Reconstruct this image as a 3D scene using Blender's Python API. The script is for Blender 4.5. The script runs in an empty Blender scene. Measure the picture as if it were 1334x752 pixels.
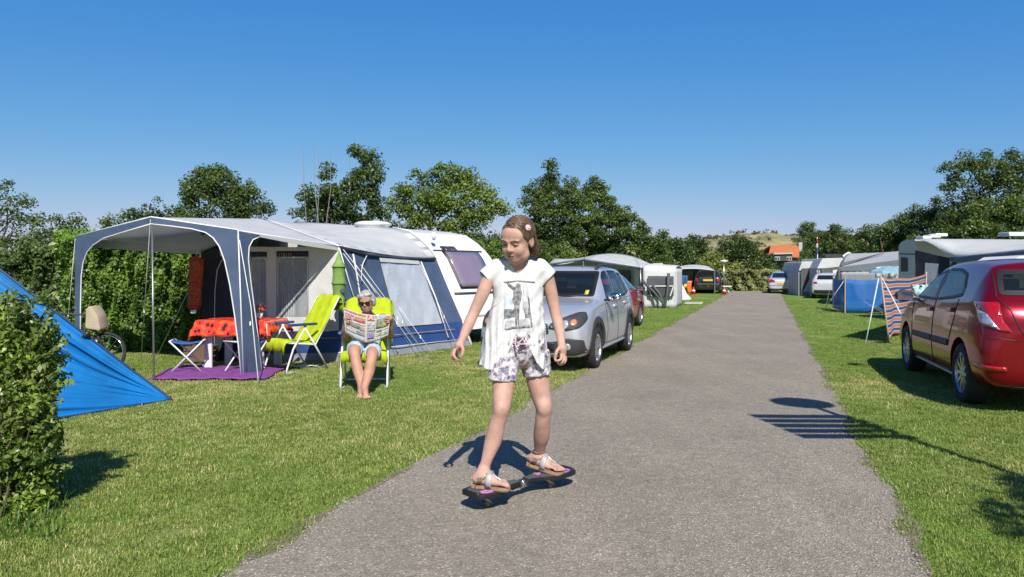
import bpy, bmesh, math, random
import numpy as np
from mathutils import Vector, Matrix
from mathutils.bvhtree import BVHTree
from mathutils.geometry import tessellate_polygon

S = bpy.context.scene
C = S.collection
rng = np.random.default_rng(7)
random.seed(7)
PI = math.pi

# ------------------------------------------------------------------ camera, sky, sun, exposure
H = 1.4                     # eye height
F = 950.0                   # focal length in photo pixels (photo 1334 x 752)
cam_d = bpy.data.cameras.new('camera')
cam_d.sensor_width = 36.0
cam_d.lens = 36.0 * F / 1334.0
cam_d.shift_y = -24.0 / 1334.0
cam_d.clip_end = 3000
cam = bpy.data.objects.new('camera', cam_d)
C.objects.link(cam)
cam.location = (0, 0, H)
cam.rotation_euler = (PI / 2, 0, 0)
S.camera = cam

SUN_DIR = Vector((0.15, -1.0, 1.0)).normalized()      # towards the sun
el = math.asin(SUN_DIR.z)
az = math.atan2(SUN_DIR.x, SUN_DIR.y)
world = bpy.data.worlds.new('World')
S.world = world
world.use_nodes = True
wn = world.node_tree
sky = wn.nodes.new('ShaderNodeTexSky')
sky.sky_type = 'NISHITA'
sky.sun_disc = False
sky.sun_elevation = el
sky.sun_rotation = az
sky.altitude = 0
sky.air_density = 1.0
sky.dust_density = 0.5
sky.ozone_density = 3.0
bg = wn.nodes['Background']
bg.inputs['Strength'].default_value = 0.1
EXPO = 0.5
sep = wn.nodes.new('ShaderNodeSeparateColor'); comb = wn.nodes.new('ShaderNodeCombineColor')
wn.links.new(sky.outputs[0], sep.inputs[0])
for ch, (g, k) in enumerate(((1.568, 1.105), (0.814, 0.751), (0.337, 0.846))):     # film response of the clear blue sky
    pw = wn.nodes.new('ShaderNodeMath'); pw.operation = 'POWER'; pw.inputs[1].default_value = g
    ml = wn.nodes.new('ShaderNodeMath'); ml.operation = 'MULTIPLY'; ml.inputs[1].default_value = 10 / 2 ** EXPO * k * 0.1 ** g
    cl = wn.nodes.new('ShaderNodeMath'); cl.operation = 'MINIMUM'; cl.inputs[1].default_value = 9.0
    wn.links.new(sep.outputs[ch], pw.inputs[0]); wn.links.new(pw.outputs[0], ml.inputs[0])
    wn.links.new(ml.outputs[0], cl.inputs[0]); wn.links.new(cl.outputs[0], comb.inputs[ch])
tcw = wn.nodes.new('ShaderNodeTexCoord'); sx = wn.nodes.new('ShaderNodeSeparateXYZ'); fo = wn.nodes.new('ShaderNodeMapRange')
fo.inputs['From Min'].default_value = 0.34; fo.inputs['From Max'].default_value = 0.95; fo.inputs['To Min'].default_value = 1.0; fo.inputs['To Max'].default_value = 0.5
fo.interpolation_type = 'SMOOTHSTEP'
vs_ = wn.nodes.new('ShaderNodeVectorMath'); vs_.operation = 'SCALE'
wn.links.new(tcw.outputs['Generated'], sx.inputs[0]); wn.links.new(sx.outputs['Z'], fo.inputs['Value'])
wn.links.new(comb.outputs[0], vs_.inputs[0]); wn.links.new(fo.outputs[0], vs_.inputs['Scale'])
wn.links.new(vs_.outputs[0], bg.inputs['Color'])
sun_d = bpy.data.lights.new('sun', 'SUN')
sun_d.energy = 4.5
sun_d.angle = math.radians(0.5)
sun_d.color = (1.0, 0.95, 0.87)
sun = bpy.data.objects.new('sun', sun_d)
C.objects.link(sun)
sun.rotation_euler = SUN_DIR.to_track_quat('Z', 'Y').to_euler()
sun.location = (5, -20, 30)
S.view_settings.view_transform = 'Standard'
S.view_settings.look = 'None'
S.view_settings.exposure = EXPO
S.view_settings.gamma = 1.0

# ------------------------------------------------------------------ where things stand
def P(px, py, Y):
    return Vector(((px - 667) * Y / F, Y, H - (py - 352) * Y / F))
def G(px, py):
    Y = F * H / (py - 352)
    return Vector(((px - 667) * Y / F, Y, 0))
def GX(px, Y):
    return Vector(((px - 667) * Y / F, Y, 0))

# ------------------------------------------------------------------ materials
def mat(name, col, rough=0.6, metal=0.0, var=0.12, scale=6.0, bump=0.0, bscale=60.0, coat=0.0,
        trans=0.0, col2=None, spec=0.5, island=False):
    m = bpy.data.materials.new(name)
    m.use_nodes = True
    nt = m.node_tree
    b = nt.nodes['Principled BSDF']
    b.inputs['Roughness'].default_value = rough
    b.inputs['Metallic'].default_value = metal
    b.inputs['Coat Weight'].default_value = coat
    b.inputs['Coat Roughness'].default_value = 0.03
    b.inputs['Specular IOR Level'].default_value = spec
    c = Vector(col) * 0.85
    if col2: col2 = tuple(x * 0.85 for x in col2)
    tc = nt.nodes.new('ShaderNodeTexCoord')
    if var > 0 or col2:
        n = nt.nodes.new('ShaderNodeTexNoise')
        n.inputs['Scale'].default_value = scale
        n.inputs['Detail'].default_value = 5
        nt.links.new(tc.outputs['Object'], n.inputs['Vector'])
        r = nt.nodes.new('ShaderNodeValToRGB')
        r.color_ramp.elements[0].position = 0.3
        r.color_ramp.elements[1].position = 0.7
        a = c * (1 - var)
        z = Vector(col2) if col2 else c * (1 + var)
        r.color_ramp.elements[0].color = (*a, 1)
        r.color_ramp.elements[1].color = (*z, 1)
        nt.links.new(n.outputs['Fac'], r.inputs['Fac'])
        out = r.outputs['Color']
        nt.links.new(out, b.inputs['Base Color'])
    else:
        out = None
        b.inputs['Base Color'].default_value = (*c, 1)
    if bump > 0:
        n2 = nt.nodes.new('ShaderNodeTexNoise')
        n2.inputs['Scale'].default_value = bscale
        n2.inputs['Detail'].default_value = 4
        nt.links.new(tc.outputs['Object'], n2.inputs['Vector'])
        bp = nt.nodes.new('ShaderNodeBump')
        bp.inputs['Strength'].default_value = bump
        bp.inputs['Distance'].default_value = 0.02
        nt.links.new(n2.outputs['Fac'], bp.inputs['Height'])
        nt.links.new(bp.outputs['Normal'], b.inputs['Normal'])
    if trans > 0:
        t = nt.nodes.new('ShaderNodeBsdfTranslucent')
        if out: nt.links.new(out, t.inputs['Color'])
        else: t.inputs['Color'].default_value = (*c, 1)
        mx = nt.nodes.new('ShaderNodeMixShader')
        mx.inputs[0].default_value = trans
        nt.links.new(b.outputs[0], mx.inputs[1])
        nt.links.new(t.outputs[0], mx.inputs[2])
        nt.links.new(mx.outputs[0], nt.nodes['Material Output'].inputs['Surface'])
    return m

def film(name, col, alpha, rough=0.15):
    m = mat(name, col, rough, var=0.1, scale=3, bump=0.25, bscale=5)
    m.node_tree.nodes['Principled BSDF'].inputs['Alpha'].default_value = alpha
    return m

def leaf_mat(name, dark, light, trans=0.3, patch=0.6, rough=0.45):
    m = bpy.data.materials.new(name)
    m.use_nodes = True
    nt = m.node_tree
    b = nt.nodes['Principled BSDF']
    b.inputs['Roughness'].default_value = rough
    geo = nt.nodes.new('ShaderNodeNewGeometry')
    tc = nt.nodes.new('ShaderNodeTexCoord')
    n = nt.nodes.new('ShaderNodeTexNoise')
    n.inputs['Scale'].default_value = patch
    n.inputs['Detail'].default_value = 3
    nt.links.new(tc.outputs['Object'], n.inputs['Vector'])
    mth = nt.nodes.new('ShaderNodeMath'); mth.operation = 'MULTIPLY_ADD'
    mth.inputs[1].default_value = 0.38
    nt.links.new(geo.outputs['Random Per Island'], mth.inputs[0])
    m2 = nt.nodes.new('ShaderNodeMath'); m2.operation = 'MULTIPLY_ADD'
    m2.inputs[1].default_value = 1.9; m2.inputs[2].default_value = -0.62
    nt.links.new(n.outputs['Fac'], m2.inputs[0])
    nt.links.new(m2.outputs[0], mth.inputs[2])
    r = nt.nodes.new('ShaderNodeValToRGB')
    r.color_ramp.elements[0].color = (*dark, 1)
    r.color_ramp.elements[1].color = (*light, 1)
    r.color_ramp.elements[0].position = 0.1
    r.color_ramp.elements[1].position = 1.0
    nt.links.new(mth.outputs[0], r.inputs['Fac'])
    nt.links.new(r.outputs['Color'], b.inputs['Base Color'])
    t = nt.nodes.new('ShaderNodeBsdfTranslucent')
    nt.links.new(r.outputs['Color'], t.inputs['Color'])
    mx = nt.nodes.new('ShaderNodeMixShader')
    mx.inputs[0].default_value = trans
    nt.links.new(b.outputs[0], mx.inputs[1])
    nt.links.new(t.outputs[0], mx.inputs[2])
    nt.links.new(mx.outputs[0], nt.nodes['Material Output'].inputs['Surface'])
    return m

M = {}
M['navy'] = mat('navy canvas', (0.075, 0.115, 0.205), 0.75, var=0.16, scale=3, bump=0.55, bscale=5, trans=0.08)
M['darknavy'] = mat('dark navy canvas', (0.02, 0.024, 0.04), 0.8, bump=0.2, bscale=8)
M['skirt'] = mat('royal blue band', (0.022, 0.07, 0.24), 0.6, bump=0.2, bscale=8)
M['mudflap'] = mat('grey pvc flap', (0.27, 0.3, 0.36), 0.5, bump=0.3, bscale=10)
M['roof'] = mat('pale grey roof cloth', (0.80, 0.81, 0.81), 0.6, var=0.07, scale=2, bump=0.4, bscale=2.5, trans=0.38)
M['whitecloth'] = mat('white tent cloth', (0.74, 0.74, 0.73), 0.7, var=0.06, scale=3, bump=0.4, bscale=4, trans=0.2)
M['greycloth'] = mat('grey tent cloth', (0.50, 0.51, 0.52), 0.7, var=0.08, scale=3, bump=0.2, bscale=4, trans=0.15)
M['darkgrey'] = mat('dark grey cloth', (0.08, 0.085, 0.09), 0.7, bump=0.2, bscale=6)
M['film'] = film('clear window film', (0.45, 0.5, 0.55), 0.42)
M['filmw'] = film('creased window film', (0.62, 0.66, 0.72), 0.78, 0.35)
M['filmg'] = film('grey window film', (0.12, 0.13, 0.14), 0.8)
M['piping'] = mat('white piping', (0.82, 0.82, 0.82), 0.5, var=0.03)
M['rope'] = mat('white cord', (0.72, 0.72, 0.68), 0.8, var=0.15, scale=40)
M['steel'] = mat('pole steel', (0.42, 0.43, 0.44), 0.35, 0.8, var=0.1)
M['whitemetal'] = mat('white enamel tube', (0.78, 0.78, 0.78), 0.3, var=0.04)
M['bluepad'] = mat('blue armrest', (0.025, 0.07, 0.19), 0.5)
M['blueseat'] = mat('blue seat cloth', (0.03, 0.12, 0.40), 0.7, bump=0.2)
M['lime'] = mat('lime towel', (0.50, 0.62, 0.008), 0.9, var=0.12, scale=9, bump=0.5, bscale=120, trans=0.1)
M['purple'] = mat('purple rug', (0.22, 0.05, 0.27), 0.9, var=0.25, scale=14, bump=0.5, bscale=90)
M['caravan'] = mat('caravan white', (0.80, 0.80, 0.79), 0.35, var=0.03, coat=0.2)
M['caravangrey'] = mat('caravan silver', (0.56, 0.57, 0.58), 0.35, 0.1, var=0.04, coat=0.2)
M['acryl'] = mat('tinted acrylic', (0.24, 0.19, 0.26), 0.08, var=0.08, scale=2, coat=0.5)
M['black'] = mat('black plastic', (0.012, 0.012, 0.013), 0.5, var=0.2)
M['darktrim'] = mat('charcoal plastic', (0.045, 0.045, 0.048), 0.6, var=0.12, bump=0.1, bscale=300)
M['glass'] = mat('dark car glass', (0.012, 0.016, 0.02), 0.03, var=0, coat=1.0)
M['carglass'] = mat('tinted car glass', (0.02, 0.03, 0.035), 0.03, var=0, coat=1.0)
M['carglass'].node_tree.nodes['Principled BSDF'].inputs['Alpha'].default_value = 0.45
M['seat'] = mat('dark seat cloth', (0.06, 0.06, 0.065), 0.8)
M['tyre'] = mat('tyre rubber', (0.022, 0.022, 0.022), 0.85, var=0.25, scale=20)
M['alloy'] = mat('alloy rim', (0.55, 0.56, 0.58), 0.3, 0.85, var=0.05)
M['silver'] = mat('silver car paint', (0.62, 0.64, 0.67), 0.36, 0.45, var=0.02, coat=1.0)
M['darkred'] = mat('deep red car paint', (0.30, 0.003, 0.016), 0.22, 0.6, var=0.03, coat=0.5)
M['redpaint'] = mat('red car paint', (0.38, 0.012, 0.014), 0.3, 0.1, var=0.03, coat=1.0)
M['whitepaint'] = mat('white car paint', (0.6, 0.62, 0.66), 0.3, 0.2, var=0.03, coat=1.0)
M['blackpaint'] = mat('black car paint', (0.012, 0.016, 0.016), 0.3, 0.1, var=0.03, coat=1.0)
M['lamp'] = mat('clear lamp lens', (0.62, 0.64, 0.68), 0.12, 0.5, var=0.35, scale=35, coat=1.0)
M['redlamp'] = mat('red lamp lens', (0.42, 0.008, 0.012), 0.12, var=0.2, scale=30, coat=1.0)
M['amber'] = mat('amber lens', (0.7, 0.25, 0.12), 0.15, coat=1.0)
M['yellow'] = mat('yellow plate', (0.75, 0.50, 0.03), 0.5, var=0.05)
M['chrome'] = mat('chrome', (0.75, 0.75, 0.76), 0.12, 1.0, var=0)
M['skin'] = mat('fair skin', (0.56, 0.335, 0.262), 0.6, var=0.14, scale=18, spec=0.3, bump=0.06, bscale=140)
M['skin2'] = mat('tanned skin', (0.50, 0.265, 0.18), 0.6, var=0.14, scale=14, spec=0.4)
for k in ('skin', 'skin2'):
    b = M[k].node_tree.nodes['Principled BSDF']
    b.inputs['Subsurface Weight'].default_value = 0.12
    b.inputs['Subsurface Radius'].default_value = (0.02, 0.008, 0.004)
    b.inputs['Subsurface Scale'].default_value = 0.4
M['lips'] = mat('lips', (0.42, 0.14, 0.12), 0.4)
M['brow'] = mat('brown brow', (0.10, 0.05, 0.03), 0.8)
M['lash'] = mat('dark lashes', (0.05, 0.025, 0.02), 0.7)
M['shirt'] = mat('white jersey', (0.70, 0.70, 0.69), 0.85, var=0.03, scale=6, bump=0.15, bscale=25)
M['bark'] = mat('bark', (0.10, 0.075, 0.05), 0.9, var=0.3, scale=10, bump=0.6, bscale=20)
M['cork'] = mat('cork footbed', (0.36, 0.22, 0.13), 0.8, var=0.2, scale=60)
M['strap'] = mat('silver leather strap', (0.55, 0.55, 0.56), 0.35, 0.4)
M['gold'] = mat('pale gold leather', (0.62, 0.48, 0.25), 0.4, 0.4)
M['pink'] = mat('pink print', (0.62, 0.20, 0.50), 0.6)
M['pinkclip'] = mat('pale pink fabric', (0.80, 0.50, 0.56), 0.7, var=0.15, scale=80)
M['paper'] = mat('newsprint', (0.66, 0.64, 0.60), 0.8, var=0.05, trans=0.2)
M['tarp'] = mat('blue tarp', (0.010, 0.20, 0.56), 0.42, var=0.2, scale=2.5, bump=0.25, bscale=7, trans=0.1)
M['windblue'] = mat('blue windbreak cloth', (0.012, 0.17, 0.58), 0.7, var=0.06, scale=2)
M['windblue'].node_tree.nodes['Principled BSDF'].inputs['Alpha'].default_value = 0.66
M['red'] = mat('red plastic', (0.5, 0.02, 0.015), 0.5)
M['orange'] = mat('orange plastic', (0.75, 0.16, 0.02), 0.5)
M['green'] = mat('green mesh cloth', (0.38, 0.60, 0.15), 0.7, var=0.2, scale=8, bump=0.5, bscale=150, trans=0.4)
M['beige'] = mat('beige canvas', (0.48, 0.40, 0.28), 0.8, bump=0.2)
M['teal'] = mat('teal paper', (0.05, 0.33, 0.36), 0.8)
M['yg'] = mat('yellow green paper', (0.45, 0.52, 0.08), 0.8)

for k in ('silver', 'darkred'):      # bare dark lining on the inside of the body shells
    nt = M[k].node_tree; b = nt.nodes['Principled BSDF']; g = nt.nodes.new('ShaderNodeNewGeometry'); d = nt.nodes.new('ShaderNodeBsdfDiffuse'); d.inputs['Color'].default_value = (.05, .05, .05, 1)
    x = nt.nodes.new('ShaderNodeMixShader'); nt.links.new(g.outputs['Backfacing'], x.inputs[0]); nt.links.new(b.outputs[0], x.inputs[1]); nt.links.new(d.outputs[0], x.inputs[2]); nt.links.new(x.outputs[0], nt.nodes['Material Output'].inputs['Surface'])
# ------------------------------------------------------------------ mesh helpers
ROOT = {}
def ident(name): return ROOT.get(name, Matrix())

def tag(o, label=None, cat=None, group=None, kind=None):
    if label: o['label'] = label
    if cat: o['category'] = cat
    if group: o['group'] = group
    if kind: o['kind'] = kind
    return o

def thing(name, label, cat, loc=(0, 0, 0), rz=0.0, group=None):
    o = bpy.data.objects.new(name, None)
    o.empty_display_size = 0.2
    C.objects.link(o)
    o.location = loc
    o.rotation_euler = (0, 0, rz)
    ROOT[o.name] = Matrix.Translation(Vector(loc)) @ Matrix.Rotation(rz, 4, 'Z')
    return tag(o, label, cat, group)

def link_mesh(me, name, m, parent=None, smooth=False, world=True, loc=None):
    if world and parent is not None:
        me.transform(ident(parent.name).inverted())
    if loc is not None:
        me.transform(Matrix.Translation(-Vector(loc)))
    if smooth:
        me.polygons.foreach_set('use_smooth', np.ones(len(me.polygons), dtype=bool))
    me.materials.clear()
    if m is not None:
        me.materials.append(m)
    o = bpy.data.objects.new(name, me)
    C.objects.link(o)
    if parent is not None:
        o.parent = parent
        ROOT[o.name] = ident(parent.name)
    if loc is not None:
        o.location = loc
    me.update()
    return o

class MB:
    def __init__(self): self.v = []; self.f = []
    def add(self, vs, fs):
        n = len(self.v)
        self.v += [tuple(p) for p in vs]
        self.f += [tuple(i + n for i in f) for f in fs]
        return self
    def box(self, c, s, rot=None):
        c = Vector(c)
        vs = []
        for x in (-.5, .5):
            for y in (-.5, .5):
                for z in (-.5, .5):
                    p = Vector((x * s[0], y * s[1], z * s[2]))
                    if rot is not None: p = rot @ p
                    vs.append(c + p)
        return self.add(vs, [(0, 1, 3, 2), (4, 6, 7, 5), (0, 4, 5, 1), (2, 3, 7, 6), (0, 2, 6, 4), (1, 5, 7, 3)])
    def tube(self, pts, r, n=8, cap=True, closed=False):
        pts = [Vector(p) for p in pts]
        k = len(pts)
        rs = r if isinstance(r, (list, tuple)) else [r] * k
        vs = []; up = None
        for i, p in enumerate(pts):
            if closed: d = pts[(i + 1) % k] - pts[i - 1]
            else: d = pts[min(i + 1, k - 1)] - pts[max(i - 1, 0)]
            if d.length < 1e-9: d = Vector((0, 0, 1))
            d.normalize()
            if up is None:
                up = d.cross(Vector((0, 0, 1)) if abs(d.z) < .9 else Vector((1, 0, 0))).normalized()
            up = (up - d * up.dot(d))
            if up.length < 1e-6: up = d.orthogonal()
            up.normalize()
            w = d.cross(up)
            for j in range(n):
                a = 2 * PI * j / n
                vs.append(p + (up * math.cos(a) + w * math.sin(a)) * rs[i])
        fs = []
        for i in range(k if closed else k - 1):
            for j in range(n):
                a = i * n + j; b = i * n + (j + 1) % n
                i2 = (i + 1) % k
                fs.append((a, b, i2 * n + (j + 1) % n, i2 * n + j))
        if cap and not closed:
            fs.append(tuple(range(n - 1, -1, -1)))
            fs.append(tuple(range((k - 1) * n, k * n)))
        return self.add(vs, fs)
    def lathe(self, prof, mtx, n=24, cap=True):
        # prof: (radius, height) along local z of mtx
        vs = []
        k = len(prof)
        for r, h in prof:
            for j in range(n):
                a = 2 * PI * j / n
                vs.append(mtx @ Vector((r * math.cos(a), r * math.sin(a), h)))
        fs = []
        for i in range(k - 1):
            for j in range(n):
                fs.append((i * n + j, i * n + (j + 1) % n, (i + 1) * n + (j + 1) % n, (i + 1) * n + j))
        if cap and prof[0][0] > 1e-6: fs.append(tuple(range(n - 1, -1, -1)))
        if cap and prof[-1][0] > 1e-6: fs.append(tuple(range((k - 1) * n, k * n)))
        return self.add(vs, fs)
    def prism(self, poly, vec):
        # closed solid: polygon (3d points, may be concave) swept by vec
        poly = [Vector(p) for p in poly]
        vec = Vector(vec)
        n = len(poly)
        tris = tessellate_polygon([poly])
        vs = poly + [p + vec for p in poly]
        fs = [tuple(t) for t in tris] + [tuple(i + n for i in reversed(t)) for t in tris]
        fs += [(i, (i + 1) % n, n + (i + 1) % n, n + i) for i in range(n)]
        return self.add(vs, fs)
    def sheet(self, grid, th=0.004):
        # grid[i][j] points -> thin solid cloth
        a = np.array([[list(p) for p in row] for row in grid], dtype=float)
        R, Q, _ = a.shape
        du = np.gradient(a, axis=0); dv = np.gradient(a, axis=1)
        nn = np.cross(du, dv)
        nn /= np.maximum(np.linalg.norm(nn, axis=2, keepdims=True), 1e-9)
        top = (a + nn * th / 2).reshape(-1, 3); bot = (a - nn * th / 2).reshape(-1, 3)
        N = R * Q
        fs = []
        for i in range(R - 1):
            for j in range(Q - 1):
                q = (i * Q + j, i * Q + j + 1, (i + 1) * Q + j + 1, (i + 1) * Q + j)
                fs.append(q); fs.append(tuple(N + t for t in reversed(q)))
        ring = [j for j in range(Q)] + [i * Q + Q - 1 for i in range(1, R)] + \
               [(R - 1) * Q + j for j in range(Q - 2, -1, -1)] + [i * Q for i in range(R - 2, 0, -1)]
        for i in range(len(ring)):
            x, y = ring[i], ring[(i + 1) % len(ring)]
            fs.append((y, x, N + x, N + y))
        return self.add([tuple(p) for p in top] + [tuple(p) for p in bot], fs)
    def build(self, name, m, parent=None, smooth=False, world=True, loc=None, bevel=0.0, subsurf=0):
        me = bpy.data.meshes.new(name)
        me.from_pydata(self.v, [], self.f)
        bm = bmesh.new(); bm.from_mesh(me)
        bmesh.ops.recalc_face_normals(bm, faces=bm.faces)
        bm.to_mesh(me); bm.free()
        o = link_mesh(me, name, m, parent, smooth, world, loc)
        if bevel > 0:
            md = o.modifiers.new('bevel', 'BEVEL'); md.width = bevel; md.segments = 2; md.limit_method = 'ANGLE'
        if subsurf:
            md = o.modifiers.new('sub', 'SUBSURF'); md.levels = subsurf; md.render_levels = subsurf
        return o

def np_mesh(name, verts, faces):
    verts = np.asarray(verts, dtype=np.float32); faces = np.asarray(faces, dtype=np.int32)
    me = bpy.data.meshes.new(name)
    me.vertices.add(len(verts)); me.vertices.foreach_set('co', verts.ravel())
    k = faces.shape[1]
    me.loops.add(faces.size); me.loops.foreach_set('vertex_index', faces.ravel())
    me.polygons.add(len(faces))
    me.polygons.foreach_set('loop_start', np.arange(0, faces.size, k, dtype=np.int32))
    me.polygons.foreach_set('loop_total', np.full(len(faces), k, dtype=np.int32))
    me.update(calc_edges=True)
    return me

def grid2(p00, p10, p01, p11, nu, nv, fn=None):
    # bilinear grid, u along p00->p10
    p00, p10, p01, p11 = map(Vector, (p00, p10, p01, p11))
    g = []
    for i in range(nv + 1):
        row = []
        for j in range(nu + 1):
            u = j / nu; v = i / nv
            p = (p00 * (1 - u) + p10 * u) * (1 - v) + (p01 * (1 - u) + p11 * u) * v
            if fn: p = p + fn(u, v)
            row.append(p)
        g.append(row)
    return g

def round_poly(pts, r, n=4):
    out = []
    k = len(pts)
    rs = r if isinstance(r, (list, tuple)) else [r] * k
    for i in range(k):
        p = np.array(pts[i], float); a = np.array(pts[i - 1], float); b = np.array(pts[(i + 1) % k], float)
        rr = min(rs[i], np.linalg.norm(a - p) * .45, np.linalg.norm(b - p) * .45)
        if rr < 1e-5: out.append(tuple(p)); continue
        s = p + (a - p) / np.linalg.norm(a - p) * rr
        e = p + (b - p) / np.linalg.norm(b - p) * rr
        for t in np.linspace(0, 1, n + 1):
            out.append(tuple((1 - t) ** 2 * s + 2 * t * (1 - t) * p + t * t * e))
    return out

def copy_tree(o, parent=None):
    c = o.copy(); C.objects.link(c)
    if parent is not None: c.parent = parent
    for ch in list(o.children): copy_tree(ch, c)
    return c

def text_mesh(txt, m, name, parent, origin, xdir, ydir, size, th=0.003, world=True, align='LEFT', bold=0.0):
    cu = bpy.data.curves.new('txt', 'FONT')
    cu.body = txt; cu.size = size; cu.extrude = th; cu.align_x = align; cu.offset = bold
    ob = bpy.data.objects.new('txt', cu)
    me = bpy.data.meshes.new_from_object(ob)
    x = Vector(xdir).normalized(); y = Vector(ydir); y = (y - x * y.dot(x)).normalized(); z = x.cross(y)
    mt = Matrix((x, y, z)).transposed().to_4x4(); mt.translation = Vector(origin)
    me.transform(mt)
    bpy.data.objects.remove(ob); bpy.data.curves.remove(cu)
    me.name = name
    return link_mesh(me, name, m, parent, False, world)

# project a flat outline on to a body: poly in 2D, frame(a, b) -> (origin point, ray direction)
def decal(bvh, poly, frame, off=0.004, step=0.12, skirt=0.01, sgn=1):
    bm = bmesh.new()
    vs = [bm.verts.new((a, b, 0)) for a, b in poly]
    bm.faces.new(vs)
    lo = np.min(poly, axis=0); hi = np.max(poly, axis=0)
    for ax in (0, 1):
        k = int((hi[ax] - lo[ax]) / step)
        for i in range(1, k + 1):
            q = lo[ax] + (hi[ax] - lo[ax]) * i / (k + 1)
            no = (1, 0, 0) if ax == 0 else (0, 1, 0)
            co = (q, 0, 0) if ax == 0 else (0, q, 0)
            bmesh.ops.bisect_plane(bm, geom=bm.verts[:] + bm.edges[:] + bm.faces[:], plane_co=co, plane_no=no)
    bmesh.ops.triangulate(bm, faces=bm.faces[:])
    dirs = {}
    for v in bm.verts:
        o, d = frame(v.co.x, v.co.y)
        d = Vector(d).normalized()
        hit, nrm, _, _ = bvh.ray_cast(Vector(o), d)
        if hit is None:
            near, nrm, _, _ = bvh.find_nearest(Vector(o) + d * Vector(o).length * 0.5)
            hit = near
        v.co = hit - d * off
        dirs[v] = d
    ed = [e for e in bm.edges if e.is_boundary]
    r = bmesh.ops.extrude_edge_only(bm, edges=ed)
    dd = sum((d for d in dirs.values()), Vector()).normalized()
    for g in r['geom']:
        if isinstance(g, bmesh.types.BMVert): g.co += dd * skirt
    bmesh.ops.recalc_face_normals(bm, faces=bm.faces)
    me = bpy.data.meshes.new('decal'); bm.to_mesh(me); bm.free()
    # outward orientation
    if len(me.polygons) and me.polygons[0].normal.dot(dd) > 0: me.flip_normals()
    return me

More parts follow.
